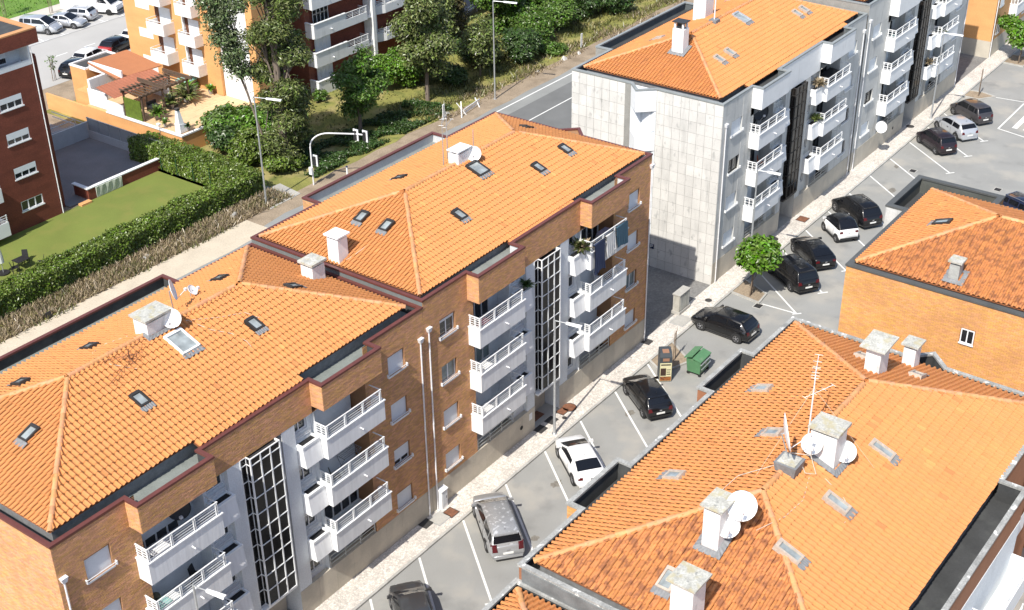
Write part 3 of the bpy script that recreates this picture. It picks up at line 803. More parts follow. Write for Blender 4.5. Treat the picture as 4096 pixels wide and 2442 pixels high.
    # bricks
    if not conc:
        gs = []
        U = (1, 0, 0); P0 = (x0, 0, 0)
        gs.append(brick_plane(P0, U, (0, LL, zp, zc - .1), wholes['L'], brickm)); gs.append(brick_plane(P0, U, (RR, W, zp, zc - .1), wholes['R'], brickm))
        gs.append(brick_plane(P0, U, (LL, l0 + .0, zb, zc - .1), [], brickm)) if l0 > LL else None
        gs.append(brick_plane(P0, U, (l1, r0, zb, zc - .1), [], brickm))
        for a, b in ((l0, l1), (r0, r1)):
            gs.append(brick_plane((x0, -.77, 0), U, (a, b, boxz, zc - .1), [], brickm)); gs.append(brick_plane((X(a), 0, 0), (0, -1, 0), (0, .77, boxz, zc - .1), [], brickm))
        if gable_brick: gs.append(brick_plane((x0, 6.5, 0), (0, -1, 0), (0, 6.5, 3, zc - .1), [], brickm))
        if backbox: gs.append(brick_plane((X(backbox[0]), D + 1.2, 0), (0, -1, 0), (0, 1.2, 11, zc - .1), [], brickm))
        finish_pieces('brick', 'brick_field', [g for g in gs if g], wl, 300)
    # windows
    ws = wins or {}
    for side in 'LR':
        for k, (a, b, c0, c1) in enumerate(wholes[side]):
            kd = ws.get((side, k), 'shut')
            w_ = window(root, X(a), X(b), c0, c1, kd, frame=FRAME_B if conc and kd == 'open' else FRAME_W)
    for k in range(4):
        for side, hs in (('L', pw), ('R', qw)):
            a, b, c0, c1 = hs[k]
            window(root, X(a), X(b), c0, c1, ws.get((side + 'p', k), 'open'), yin=.33, sill=False, rail=False)
    # balconies, planters
    for k in range(3):
        top = 9.96 + dz - 2.73 * k + (.02 if conc else 0)
        balcony(root, X(l0), X(l1), top, m=WHITE if conc else WHITE_RIB, nbars=3 if conc else 4); balcony(root, X(r0), X(r1), top, m=WHITE if conc else WHITE_RIB, nbars=3 if conc else 4)
        planter(root, X(l1 + .03), X(min(l1 + 1.35, PL - .02)), top + .04, False); planter(root, X(max(r0 - 1.18, PR + .02)), X(r0 - .03), top + .04, True)
    for a, b in ((LL, LR), (RL, RR)):       # ground floor window guards
        r = MB()
        for zz in (.18, .42, .66): r.box(X(a + .05), X(b - .05), .03, .06, zp + zz - .02, zp + zz + .02)
        for u in np.linspace(a + .1, b - .1, 4): r.box(X(u) - .03, X(u) + .03, .03, .06, zp, zp + .7)
        r.build('ground_guard', ALU, root)
    # patio doors at the back of the loggias
    lk = loggias or {}
    for side, (a, b) in (('L', (LL + .12, LR - .9)), ('R', (RL + .9, RR - .12))):
        for k in range(4):
            f = 9.96 + dz - 1.14 - 2.73 * k + .16; t = f + 2.1; kd = lk.get((side, k), 'shut'); y = 1.03
            m = MB(); n = 4; e = np.linspace(X(a), X(b), n + 1)
            for u in e: m.box(u - .035, u + .035, y - .06, y + .01, f, t)
            for zz in (f + .04, f + 1.25, t - .04): m.box(X(a), X(b), y - .05, y + .008, zz - .035, zz + .035)
            d = m.build('patio_door', FRAME_B if conc and kd == 'open' else FRAME_W, root)
            MB().poly([(X(a), y - .01, f), (X(b), y - .01, f), (X(b), y - .01, t), (X(a), y - .01, t)]).build('glass', GLASS_C if kd == 'curtain' else GLASS, d)
            if kd in ('shut', 'half'):
                s = MB(); z0 = f + (.02 if kd == 'shut' else .55); ee = np.arange(z0, t, .09)
                for z1, z2 in zip(ee[:-1], ee[1:]): s.hull8([(X(a), y - .10, z1), (X(b), y - .10, z1), (X(b), y - .07, z1), (X(a), y - .07, z1)], [(X(a), y - .092, z2), (X(b), y - .092, z2), (X(b), y - .07, z2), (X(a), y - .07, z2)])
                s.build('shutter', SHUTTER, d)
    # stair glazing
    fm, gl = (FRAME_B, BLACKG) if stair_dark else (FRAME_W, GLASS_DK)
    z0, z1 = 2.6, zb - .005; nr = 10; zs = [z0 + .06 + i * .885 for i in range(nr)] + [z1]
    m = MB(); yg = -.28
    t = .026 if not stair_dark else .02
    cols = np.linspace(g1, g2, 4)
    for u in (g0 + .02, g1): m.box(X(u) - t, X(u) + t, -.03, .03, z0, z1)
    for u in cols: m.box(X(u) - t * 1.15, X(u) + t * 1.15, yg - .03, yg + .04, z0, z1)
    m.box(X(g1) - t, X(g1) + t, yg, 0, z0 - .06, z0); m.box(X(g0), X(g2 + .03), -.02 if 0 else yg + .02, .4, z0 - .12, z0 - .002); m.box(X(g0), X(g1), -.05, .06, z0 - .1, z0)
    m.box(X(g2) - .04, X(g2) + .03, yg, .0, z0, z1)
    for z in zs:
        m.box(X(g0), X(g1), -.025, .03, z - .018, z + .018); m.box(X(g1), X(g2), yg - .026, yg + .03, z - .018, z + .018)
        m.hull8([(X(g1) - .02, 0, z - .025), (X(g1) - .02, yg, z - .025), (X(g1) + .02, yg, z - .025), (X(g1) + .02, 0, z - .025)], [(X(g1) - .02, 0, z + .025), (X(g1) - .02, yg, z + .025), (X(g1) + .02, yg, z + .025), (X(g1) + .02, 0, z + .025)])
    sg = m.build('stair_glazing', fm, root)
    zz = [z0] + zs[1:]
    for a, b in zip(zz[:-1], zz[1:]):
        for u, v in zip(cols[:-1], cols[1:]):
            j = rnd.uniform(-.006, .006); MB().poly([front(u, yg + .012 + j, a), front(v, yg + .012 - j, a), front(v, yg + .012 - j, b), front(u, yg + .012 + j, b)]).build('pane', gl, sg)
        MB().poly([front(g0, .004, a), front(g1, .004, a), front(g1, .004, b), front(g0, .004, b)]).build('pane', gl, sg)
        MB().poly([front(g1, 0, a), front(g1, yg, a), front(g1, yg, b), front(g1, 0, b)]).build('pane', gl, sg)
    bk = MB(); bk.box(X(g0 + .02), X(g3 - .02), 0.5, 1.03, z0 - .1, zb)
    for k in range(4): bk.box(X(g1 + .04), X(g2), yg + .1, .5, 2.7 + 2.73 * k - .25, 2.7 + 2.73 * k)
    bk.build('stairwell', DARK if stair_dark else flatk, root)
    # entrance
    e = MB(); e.box(X(g0 + .01), X(g3 - .01), 0.0, 1.04, .0, .15); e.build('entrance_step', CONCF, root)
    d = MB(); d.box(X(g0 + .15), X(g0 + 1.15), 0.98, 1.04, .15, 2.35); d.box(X(g0 + 1.3), X(g3 - .1), 0.99, 1.04, .15, 2.45, 1); d.build('entrance_door', [FRAME_B, PLINTH], root)
    if conc is False:
        MB().box(X(g0 + .5), X(g0 + 1.5), .35, .95, .152, .165).build('door_mat', RUST, root)
    MB().box(X(g3 - .55), X(g3 - .15), 0.96, 0.988, 1.05, 1.75).build('mailbox', ALU, root)
    return root, X, cp

flatk = flat('stairwell_dark', (.035, .035, .037), .8)

def downpipe(root, x, zt, y=-.07, m=WPIPE, zb=.05, hop=True):
    mb = MB(); mb.tube([(x, y, zb), (x, y, zt)], .042, 8)
    for z in np.arange(zb + 1.2, zt, 2.2): mb.tube([(x, y, z), (x, y, z + .06)], .05, 8)
    p = mb.build('downpipe', m, root)
    if hop: MB().hull8([(x - .09, y - .09, zt), (x + .09, y - .09, zt), (x + .09, y + .07, zt), (x - .09, y + .07, zt)], [(x - .16, y - .13, zt + .25), (x + .16, y - .13, zt + .25), (x + .16, y + .07, zt + .25), (x - .16, y + .07, zt + .25)]).build('hopper', m, p)
    return p
# ------------------------------------------------------------------ ground and streets
def sheet(name, pts, z, m, th=None, parent=None, st=True, label=None):
    mb = MB()
    if th: mb.prism(pts, z - th, z)
    else: mb.poly([(x, y, z) for x, y in pts])
    o = mb.build(name, m, parent)
    if parent is None and st: struct(o, label)
    return o
rect = lambda x0, x1, y0, y1: [(x0, y0), (x1, y0), (x1, y1), (x0, y1)]
sheet('ground', rect(-500, 900, -500, 1200), -.012, DIRT)
street = sheet('street', rect(-90, 260, -70, -1.62), 0, ASPH)
pave = sheet('pavement', rect(-90, 260, -1.50, 0.0), .10, CALC, .1)
kerb = struct(MB().box(-90, 260, -1.62, -1.5, -.01, .085).build('kerb', KERB))
km = MB().box(0, .98, -.075, .075, 0, .125).mesh('kerb_stone', KERB)
for i in range(112):
    x = -20.5 + i
    link('kerb_stone', km, kerb, mat4=Matrix.Translation((x, -1.575 + rnd.uniform(-.006, .006), rnd.uniform(-.006, .004))))
sheet('alley_paving', rect(21.52, 30.3, 0.0, 13), .07, ALLEY, .06)
sheet('alley_paving', rect(76.85, 86.0, 0.0, 13), .07, ALLEY, .06)
road = sheet('highway', rect(-120, 400, 20.5, 31.95), .004, ASPH_H)
sheet('highway_shoulder', rect(-120, 400, 30.2, 32.7), .008, ASPH_E, parent=None)
sheet('highway_shoulder', rect(-120, 400, 20.0, 22.2), .008, ASPH_E)
for y, w in ((31.45, .15), (21.6, .15), (27.85, .13)):
    sheet('painted_line', rect(38, 400, y - w / 2, y + w / 2), .014, PAINT, parent=road)
def wob(x0, x1, ya, yb, n, amp):
    xs = np.linspace(x0, x1, n); r = np.random.default_rng(int(abs(ya * 97 + x0)))
    return [(x, ya + r.uniform(-amp, amp)) for x in xs] + [(x, yb + r.uniform(-amp, amp)) for x in xs[::-1]]
sheet('sandy_path', wob(-90, 19.0, 31.25, 34.1, 50, .12), .012, SAND)
sheet('dirt_verge', wob(19, 200, 32.3, 34.6, 70, .25), .010, DIRT)
sheet('grass_verge', wob(-90, 24, 34.3, 38.5, 50, .3), .006, GRASS)
sheet('grass_bank', wob(24, 260, 34.5, 66, 80, .4), .007, GRASS)
sheet('concrete_pad', [(21.4, 33.8), (24.8, 33.9), (25.2, 36.6), (22.6, 37.0)], .045, CONCF, .04)
sheet('rubble_path', [(22.2, 37.2), (24.2, 36.7), (24.4, 38.3), (22.6, 38.6)], .04, CONCF, .03)
sheet('lawn', rect(-6, 21.2, 37.6, 46.72), .02, LAWN)
# far street behind the blocks
sheet('back_street', rect(5, 160, 70.5, 82.1), .006, mat('asphalt_far', (.40, .39, .37), .9, var=.06, scale=.3, fine=.04))
far = sheet('parking_strip', rect(5, 160, 82.1, 88.2), .006, mat('parking_paving', (.44, .435, .42), .9, var=.06, scale=.3, fine=.05))
sheet('back_pavement', rect(5, 160, 88.2, 91.6), .08, mat('back_slabs', (.52, .48, .42), .9, var=.08, scale=.5), .07)
sheet('park_lawn', rect(0, 160, 91.7, 140), .05, GREENG)
for x in (34.1, 37.6, 41.1, 44.6, 48.1): sheet('painted_line', rect(x, x + 1.42, 77.25, 77.40), .012, PAINT, parent=far)
sheet('painted_line', rect(5, 160, 82.05, 82.15), .013, flat('channel_stone', (.2, .2, .2)), parent=far)
for x in (36.3, 38.9, 41.5, 44.1, 46.7):
    sheet('painted_line', [(x, 82.3), (x + .12, 82.3), (x + 1.0, 87.9), (x + .88, 87.9)], .012, PAINT, parent=far); sheet('painted_line', rect(x - .5, x + .6, 82.2, 82.32), .016, PAINT, parent=far)
# parking bays of the near street
def strip(p, q, w, z=.006, name='painted_line', parent=street, m=PAINT):
    p = Vector((*p, z)); q = Vector((*q, z)); d = (q - p).normalized(); n = Vector((-d.y, d.x, 0)) * w / 2
    return MB().poly([p - n, q - n, q + n, p + n]).build(name, m, parent)
starts = [-14.6, -10.75, -6.9, -3.15, .48, 4.26, 7.99, 11.63, 15.41, 19.2, 37.95, 41.8, 45.7, 49.6, 53.62, 57.75, 61.93, 66.0, 69.87]
for s in starts:
    strip((s, -1.66), (s - 4.12, -6.68), .12)
    d = Vector((-4.12, -5.02)).normalized(); n = Vector((-d.y, d.x))
    strip((s - 4.12 - n.x * .38, -6.72 - n.y * .38), (s - 4.12 + n.x * .38, -6.72 + n.y * .38), .12, .010)
strip((33.82, -2.0), (30.24, -6.49), .12); strip((30.08, -4.05), (30.24, -6.49), .12, .010); strip((30.0, -6.3), (30.45, -6.75), .12, .014)
strip((69.1, -6.77), (76.2, -6.72), .14); strip((69.13, -6.8), (68.5, -9.4), .14, .010); strip((76.28, -3.96), (76.6, -6.6), .12, .010)
for i in range(4): strip((70.0 + i * .0, -7.9 - i * .95), (76.0, -7.9 - i * .95), .45)
for i in range(3): strip((80, -7.5 - i * 3.2), (86, -7.5 - i * 3.2), .12)
# tree pits with kerbs
def pit(pts, label):
    t = struct(MB().prism(pts, .0, .05).build('tree_pit', DIRT))
    i = offset_poly(pts, -.13); ring(MB(), i, pts, -.01, .11).build('pit_kerb', KERB, t)
pit([(30.08, -3.75), (31.35, -3.62), (32.25, -1.63), (30.35, -1.63)], '')
pit([(74.9, -1.63), (74.85, -3.0), (76.25, -3.95), (76.66, -2.7), (76.5, -1.63)], '')
pit([(85.8, -1.63), (85.7, -3.5), (88.4, -3.6), (88.4, -1.63)], '')
pit([(19.6, -1.66), (18.9, -2.9), (20.9, -3.6), (22.2, -1.66)], '')
# lids and grates
def lid(label, x, y, w, d, m, z=.10, rz=0, round_=False, cat='cover', name='inspection_cover'):
    t = thing(name, label, cat, (x, y, z), rz); mb = MB()
    if round_: mb.tube([(x, y, z), (x, y, z + .012)], w / 2, 18)
    else: mb.box(x - w / 2, x + w / 2, y - d / 2, y + d / 2, z, z + .012)
    mb.build('lid', m, t)
    f = MB()
    if round_: ring(f, [(x + math.cos(a) * w * .58, y + math.sin(a) * w * .58) for a in np.linspace(0, 6.283, 19)[:-1]], [(x + math.cos(a) * w * .5, y + math.sin(a) * w * .5) for a in np.linspace(0, 6.283, 19)[:-1]], z - .01, z + .008)
    else: ring(f, rect(x - w / 2 - .05, x + w / 2 + .05, y - d / 2 - .05, y + d / 2 + .05), rect(x - w / 2, x + w / 2, y - d / 2, y + d / 2), z - .01, z + .009)
    f.build('lid_frame', METAL if m is CONCF else DARKIRON, t)
DARKIRON = flat('cast_iron', (.045, .042, .04), .7)
lid('round rusty manhole cover beside the stair entrance of the middle brick block', 12.3, -.40, .8, .8, RUST, round_=True)
lid('small round grey cover on the pavement by the middle lamp post', 11.25, -.78, .26, .26, DARKIRON, round_=True)
lid('square rusty cover against the wall right of the stair entrance', 11.75, -.30, .62, .5, RUST)
lid('dark square cover straight in front of the stair entrance', 10.6, -.30, .62, .5, DARKIRON)
lid('dark square cover left of the stair entrance, beside a paving shadow', 9.5, -.30, .62, .5, DARKIRON)
lid('brown square cover next to the white meter cabinet', .52, -.80, .6, .6, RUST)
lid('dark wet looking square cover at the foot of the twin downpipes', -.95, -.30, .6, .5, DARKIRON)
lid('pale concrete slab cover between the downpipes and the brown lid', -.2, -.62, .95, .75, CONCF)
lid('dark square cover at the far corner of the middle brick block', 21.35, -.32, .55, .5, DARKIRON)
lid('large pale framed slab in front of the concrete cabinet', 24.9, -.75, 1.25, .95, CONCF)
lid('small round dark cover on the pavement between cabinet and tree', 28.3, -.92, .42, .42, DARKIRON, round_=True)
lid('round cover at the shadow edge beside the round tree', 39.0, -.40, .62, .62, DARKIRON, round_=True)
lid('square rusty cover on the pavement by the white and black microcar', 43.2, -.72, .8, .7, RUST)
lid('round cover below the ground floor dish of the far concrete block', 65.1, -.42, .62, .62, DARKIRON, round_=True)
for x, y, l in ((29.7, -3.95, 'barred drain grate at the corner of the round tree pit'), (56.5, -4.1, 'barred drain grate in the empty bays, above the right roof terrace'), (56.9, -10.9, 'barred drain grate in the lane beyond the right orange roof')):
    t = thing('drain_grate', l, 'drain grate', (x, y, .0), group='drain grates in the street'); f = MB(); ring(f, rect(x - .34, x + .34, y - .3, y + .3), rect(x - .28, x + .28, y - .24, y + .24), .0, .014); f.build('grate_frame', KERB, t)
    b = MB(); b.box(x - .28, x + .28, y - .24, y + .24, .0, .004)
    b.build('grate_pit', DARK, t); b = MB()
    for k in range(5): b.box(x - .27, x + .27, y - .22 + k * .1, y - .18 + k * .1, .005, .013)
    b.build('grate_bars', DARKIRON, t)
for x, y, r in ((1.5, -5.6, .35), (47.9, -3.6, .5), (14.0, -3.6, .45), (52.0, -4.2, .6), (5.9, -3.9, .5), (56.6, -2.7, .55)):
    pts = [(x + math.cos(a) * r * rnd.uniform(.5, 1.1), y + math.sin(a) * r * .6 * rnd.uniform(.5, 1.1)) for a in np.linspace(0, 6.283, 14)[:-1]]
    MB().poly([(a, b, .003) for a, b in pts]).build('oil_stain', mat('oil_stain_%d' % int(x), (.19, .175, .15), .8, var=.3, scale=4, fine=.3, fscale=18), street)

# ------------------------------------------------------------------ the street blocks
SPB = dict(win1=(1.22, 2.45), win2=(18.95, 20.15), lb=(3.48, 7.42), rb=(13.78, 17.72), gl=(9.31, 9.67, 11.42, 11.83), gable=mat('step_felt_grey', (.15, .165, .16), .85, var=.15, scale=1.2), slab=FELT_L, lining=mat('parapet_white', (.55, .56, .56), .8, var=.08))
SPA = dict(SPB, gable=MORTAR, slab=mat('felt_mid', (.20, .22, .205), .9, var=.15), lining=FELT)
A, XA, cA = apartment('near brick apartment block with long orange roof at the left of the picture', -21.65, 21.65, 11.75, SPA, 12.75, -.14, 'brick', None, bump_l=False, copm=COP_RED, gable_brick=True,
    wins={('R', 2): 'part', ('Rp', 2): 'open'}, loggias={('L', 0): 'half', ('R', 2): 'open', ('L', 2): 'open'})
B, XB, cB = apartment('middle brick apartment block with laundry hanging from its upper right balcony', 0.02, 21.45, 11.75, SPB, 13.1, 0, 'brick', None, bump_r=True, copm=COP_RED,
    wins={('L', 0): 'top', ('L', 1): 'curtain', ('R', 2): 'curtain', ('Lp', 0): 'open', ('Lp', 1): 'open', ('Lp', 2): 'shut'}, loggias={('L', 0): 'open', ('L', 1): 'curtain', ('R', 0): 'open'})
SPC = dict(win1=(1.3, 2.8), win2=(19.9, 21.3), lb=(4.02, 8.06), rb=(14.8, 18.85), gl=(10.1, 10.45, 12.2, 12.55), slab=FELT, lining=mat('parapet_grey_felt', (.10, .115, .12), .8, var=.15), gable=CONC_J)
C1, XC, cC = apartment('near pale concrete apartment block with stained gable and dark stair window', 30.3, 22.7, 11.74, SPC, 13.35, .05, 'conc', None, bump_l=True, copm=COP_CONC, stair_dark=True, backbox=(4.8, 17.5),
    wins={('L', 1): 'open', ('L', 0): 'shut', ('R', 1): 'shut', ('R', 2): 'open', ('R', 3): 'open'}, loggias={('L', 0): 'open', ('L', 1): 'open', ('R', 0): 'open', ('R', 1): 'open', ('R', 2): 'open'})
SPC2 = dict(SPC, win1=(1.4, 2.9), win2=(20.6, 22.0), lb=(4.35, 8.75), rb=(15.35, 19.55), gl=(10.85, 11.25, 12.95, 13.35))
C2, XC2, cC2 = apartment('far pale concrete apartment block beside the orange gable', 53.25, 23.6, 11.74, SPC2, 13.95, .2, 'conc', None, copm=COP_CONC, stair_dark=True, backbox=(4.8, 17.5),
    wins={('L', 2): 'open', ('R', 0): 'open'}, loggias={('L', 0): 'open', ('L', 2): 'open', ('R', 0): 'open', ('R', 1): 'open'})

rA, opA = hip_roof(A, -21.2, -.62, .55, 11.4, 12.82, .375, TILE_NEW, 12.2, ext=[(-14.1, -8.0)])
rB, opB = hip_roof(B, .47, 21.38, .5, 11.6, 12.95, .36, TILE_NEW, 12.4, ext=[(7.6, 13.6)])
rC, opC = hip_roof(C1, 31.25, 52.75, .75, 11.4, 13.2, .365, {'F': TILE_NEW, 'L': TILE_OLD, 'B': TILE_OLD, 'R': TILE_OLD}, 12.8, ext=[(34.5, 50.2)])
rC2, opC2 = hip_roof(C2, 54.2, 76.2, .75, 11.4, 13.8, .365, TILE_OLD, 13.3)

# C gable: cladding panels, triangular stair of balconies
us = np.linspace(0, 11.74, 20); zs = np.linspace(0.0, 13.2, 18)
gs = [panel_plane((30.3, 11.74, 0), (0, -1, 0), us, zs, lambda a, b, c, d: not (b > 11.74 - 6.98 - .02 and a < 11.74 - 4.97 + .02), CONC, 'g', gap=.022, proud=.02)]
gs.append(panel_plane((30.3, 0, 0), (1, 0, 0), np.linspace(0, 1.3, 3), zs, lambda a, b, c, d: True, CONC_F, 'f1', gap=.010, proud=.012)) 
gs.append(panel_plane((30.3 + 2.8, 0, 0), (1, 0, 0), np.linspace(0, 1.22, 3), zs[2:], lambda a, b, c, d: True, CONC_F, 'f2', gap=.010, proud=.012))
finish_pieces('cladding_panel', 'cladding_field', gs, [o for o in C1.children if o.name.startswith('wall')][0], 298)
tri = [(30.31, 6.98), (29.35, 6.0), (30.31, 4.97)]
mb = MB()
for z0, z1 in ((11.75, 13.25), (8.9, 10.0), (6.15, 7.25), (3.4, 4.5)): mb.prism(tri, z0, z1)
bay = mb.build('corner_bay', WHITE, C1); bay['label'] = 'white triangular balcony bay on the gable'
mb = MB()
for z in (11.0, 8.2, 5.4, 2.7): mb.box(30.28, 30.34, 5.05, 6.9, z - 1.2, z + .8)
mb.build('bay_backwall', STUCCO, bay)
mb = MB(); mb.box(30.22, 30.275, 5.35, 5.95, 10.1, 11.6); mb.box(30.22, 30.275, 6.1, 6.75, 10.1, 11.6); mb.build('bay_door', SHUTTER, bay)
mb = MB()
for zz in (10.15, 10.35): mb.bar((29.42, 6.0, zz), (30.28, 5.05, zz), .03, .03)
mb.build('bay_rail', FRAME_W, bay)
# same kind of bay at the right gable of B
tb = [(21.46, 4.96), (22.33, 5.8), (21.46, 6.68)]
MB().prism(tb, 2, 12.98).build('corner_bay', MORTAR, B)

for r, x, zt, hop in ((A, -21.45, 10.9, True), (A, -.33, 10.9, True), (B, .33, 11.2, True), (B, 21.38, 12.2, True), (C1, 30.75, 11.6, True), (C1, 52.6, 11.9, True), (C2, 53.65, 12.4, True), (C2, 76.7, 13, False)):
    downpipe(r, x, zt, hop=hop)

# roof furniture of A
for k, x, y, f in (('F', -7.39, 3.74, FRAME_B), ('F', -14.35, 3.38, FRAME_B), ('L', -18.47, 5.1, FRAME_B), ('B', -5.34, 8.11, FRAME_B), ('B', -12.99, 8.25, FRAME_B), ('B', -16.5, 8.38, FRAME_B), ('R', -3.97, 4.65, FRAME_B)): skylight(A, opA, k, x, y, frame=f)
skylight(A, opA, 'F', -10.75, 4.75, 1.0, 1.3, FRAME_W, label='large white framed roof window below the chimney')
c = chimney(A, -11.7, -10.4, 5.7, 6.6, 14.2, 15.5, over=.12, cap=.10, wall=CHIM); c['label'] = 'wide low chimney with mossy slab'
skirt(A, opA, 'F', -11.7, -10.4, 5.7, 5.9, .15)
c = chimney(A, -1.9, -1.05, 5.35, 6.15, 13.0, 14.0, over=.10, wall=CHIM); c['label'] = 'small square chimney against the parapet step'
tocam = lambda p: Vector(CAMP) - Vector(p)
p = (-10.5, 5.5, 15.33); dish('white dish facing the camera beside the wide mossy chimney', p, (-.72, -.55, .35), .45, (-10.3, 5.75, 15.0))
p = (-9.2, 6.8, 15.75); dish('dish seen edge on behind the wide mossy chimney', p, (.72, -.65, .25), .5, (-9.25, 6.9, 14.5))
for q in ((-7.6, 7.7, 14.2),):
    dish('small tilted dish low on the rear slope behind the wide chimney', (-7.5, 7.6, 14.7), (.4, -.7, .75), .28, q)
antenna('rusty collapsed television antenna lying on the roof by the wide chimney', (-13.2, 5.2, 14.45), .75, ((.2, 205, 2.6, 9, .35), (.45, 150, 1.9, 8, .3), (.3, 75, 1.6, 6, .35), (.6, 20, 1.4, 6, .28)), RUST)
def cable(pts, label, r=.014, m=CABLE):
    mb = MB(); mb.tube(pts, r, 5); return tag(mb.build('cable', m, None, org=pts[0]), label, 'cable')
def roofcable(op, ks, label, lift=.10):
    pts = []
    for k, x, y in ks:
        p, U, V, N = op(k, x, y); pts.append(tuple(p + N * lift))
    return cable(pts, label)
roofcable(opA, [('F', -9.6, 5.5), ('F', -9.2, 4.6), ('F', -8.6, 3.9), ('F', -8.4, 3.2), ('F', -8.5, 2.7)], 'pale cable trailing down the front slope from the camera facing dish')
roofcable(opA, [('F', -9.7, 5.6), ('F', -8.3, 4.9), ('F', -7.2, 4.5), ('F', -6.9, 3.9)], 'pale cable running right from the camera facing dish towards a roof window')
roofcable(opA, [('B', -11.9, 6.9), ('B', -12.8, 7.6), ('B', -13.6, 7.2), ('F', -14.0, 5.5), ('F', -13.3, 4.7)], 'pale cable looped round the left end of the wide chimney')
# roof furniture of B
for k, x, y in (('F', 14.24, 3.23), ('F', 17.16, 3.39), ('F', 6.97, 3.19), ('L', 3.61, 6.97), ('L', 3.59, 5.23), ('B', 8.5, 8.54), ('R', 18.6, 7.19)): skylight(B, opB, k, x, y)
skylight(B, opB, 'F', 11.0, 5.05, .95, 1.1, FRAME_B, label='largest dark framed roof window, below the white chimney')
c = chimney(B, 10.3, 11.4, 5.8, 6.5, 14.3, 15.55, over=.07, cap=.06, wall=WHITE, slab=STUCCO); c['label'] = 'white chimney with metal hood'
c = chimney(B, .55, 1.25, 5.9, 6.65, 12.9, 14.35, over=.12, cap=.08, wall=WHITE, slab=WHITE, tilt=.0); c['label'] = 'bright white chimney near the parapet step'
dish('white dish on a short pole beside the white hooded chimney', (11.45, 5.62, 15.3), (-.72, -.45, .35), .43, (11.5, 5.85, 14.8))
antenna('tall thin television mast left of the white hooded chimney', (10.1, 6.7, 14.6), 2.9, ((2.7, 30, 1.0, 2, .14),))
antenna('second thin television mast behind the white hooded chimney', (11.2, 7.3, 14.4), 3.1, ((2.9, 200, 1.0, 2, .14), (2.3, 20, 1.3, 2, .12)))
antenna('short antenna stub right of the white dish', (12.3, 6.3, 14.8), 1.5, ())
roofcable(opB, [('L', 2.2, 5.3), ('L', 1.4, 5.5), ('L', .9, 5.7)], 'short white cable on the hip face beside the bright chimney', .11)
# roof furniture of C
for k, x, y in (('F', 47.36, 3.27), ('F', 48.53, 3.27), ('F', 35.43, 3.25), ('F', 37.02, 3.29), ('B', 36.6, 8.6), ('B', 47.5, 8.6)): skylight(C1, opC, k, x, y, frame=FRAME_T, flash=LEAD)
skylight(C1, opC, 'F', 42.2, 5.2, .9, 1.25, ALU, label='large roof window near the ridge mast')
c = chimney(C1, 34.35, 35.1, 5.45, 6.3, 14.0, 16.1, over=.05, cap=.06, wall=WHITE, slab=FRAME_B, gap=.45); c['label'] = 'white chimney with black hood on the gable slope'
skirt(C1, opC, 'L', 34.35, 35.1, 5.45, 6.3)
c = chimney(C1, 41.3, 42.5, 7.6, 8.6, 14.0, 16.2, over=.04, cap=.07, wall=WHITE, slab=FRAME_B, gap=.12); c['label'] = 'tall white chimney behind the ridge'
t = thing('roof_mast', 'short white mast in a black base on the concrete block ridge', 'mast', (39.7, 6.0, 15.0)); mb = MB(); mb.tube([(39.7, 6, 15.1), (39.7, 6, 17.0)], .05, 7); mb.build('mast', WPIPE, t); mb = MB(); mb.box(39.4, 40.0, 5.7, 6.3, 14.9, 15.35); mb.build('mast_base', LEAD, t)

# ------------------------------------------------------------------ right hand blocks D, E, F
def plainblock(name_label, x0, x1, y0, y1, outline, zc, copm, gabs=(), wallm=ORANGE, lining=FELT, group=None, slabz=.75, cw=.28):
    root = thing('apartment_building', name_label, 'apartment block', (x0, y1, 0), group=group)
    inner = offset_poly(outline, cw - .05)
    MB().prism(inner, zc - slabz - .2, zc - slabz).build('roof_slab', FELT, root)
    w = MB(); n = len(outline)
    for i in range(n):
        a, b = outline[i], outline[(i + 1) % n]; w.poly([(*a, 0), (*b, 0), (*b, zc - .1), (*a, zc - .1)])
    wl = w.build('wall', wallm, root)
    l = MB()
    for i in range(n):
        a, b = inner[i], inner[(i + 1) % n]; l.poly([(*b, zc - slabz - .01), (*a, zc - slabz - .01), (*a, zc - .1), (*b, zc - .1)])
    l.build('parapet_lining', lining, root)
    ring(MB(), offset_poly(outline, -.05), offset_poly(outline, cw), zc - .1, zc).build('coping', copm, root)
    return root, wl
yD0, yD1 = -27.2, -14.93
oD = [(-12.5, yD0), (-7.4, yD0), (-7.4, -28.15), (2.55, -28.15), (2.55, yD0), (9.05, yD0), (9.05, -22.4), (9.95, -21.5), (9.05, -20.6), (9.05, yD1), (5.1, yD1), (5.1, -14.32), (1.25, -14.32), (1.25, yD1), (-5.1, yD1), (-5.1, -14.32), (-8.6, -14.32), (-8.6, yD1), (-12.5, yD1)]
D, wD = plainblock('large orange roofed block with chimneys and dishes at the lower right', -12.5, 8.8, yD0, yD1, oD, 13.0, COP_GREY, wallm=BROWN, slabz=.95, cw=.15)
gs = [brick_plane((-8.6, yD1, 0), (0, 1, 0), (0, .0, 0, 1), [], BRICK_O)] if False else []
gs.append(brick_plane((-8.6, -14.32, 0), (0, -1, 0), (0, .78, 8, 12.9), [], BRICK_O))
finish_pieces('brick', 'brick_field', gs, wD, 150)
rD, opD = hip_roof(D, -11.97, 8.75, -27.05, -15.22, 12.86, .372, {'F': TILE_NEW, 'L': TILE_MOSS, 'B': TILE_OLD, 'R': TILE_OLD}, 12.3)
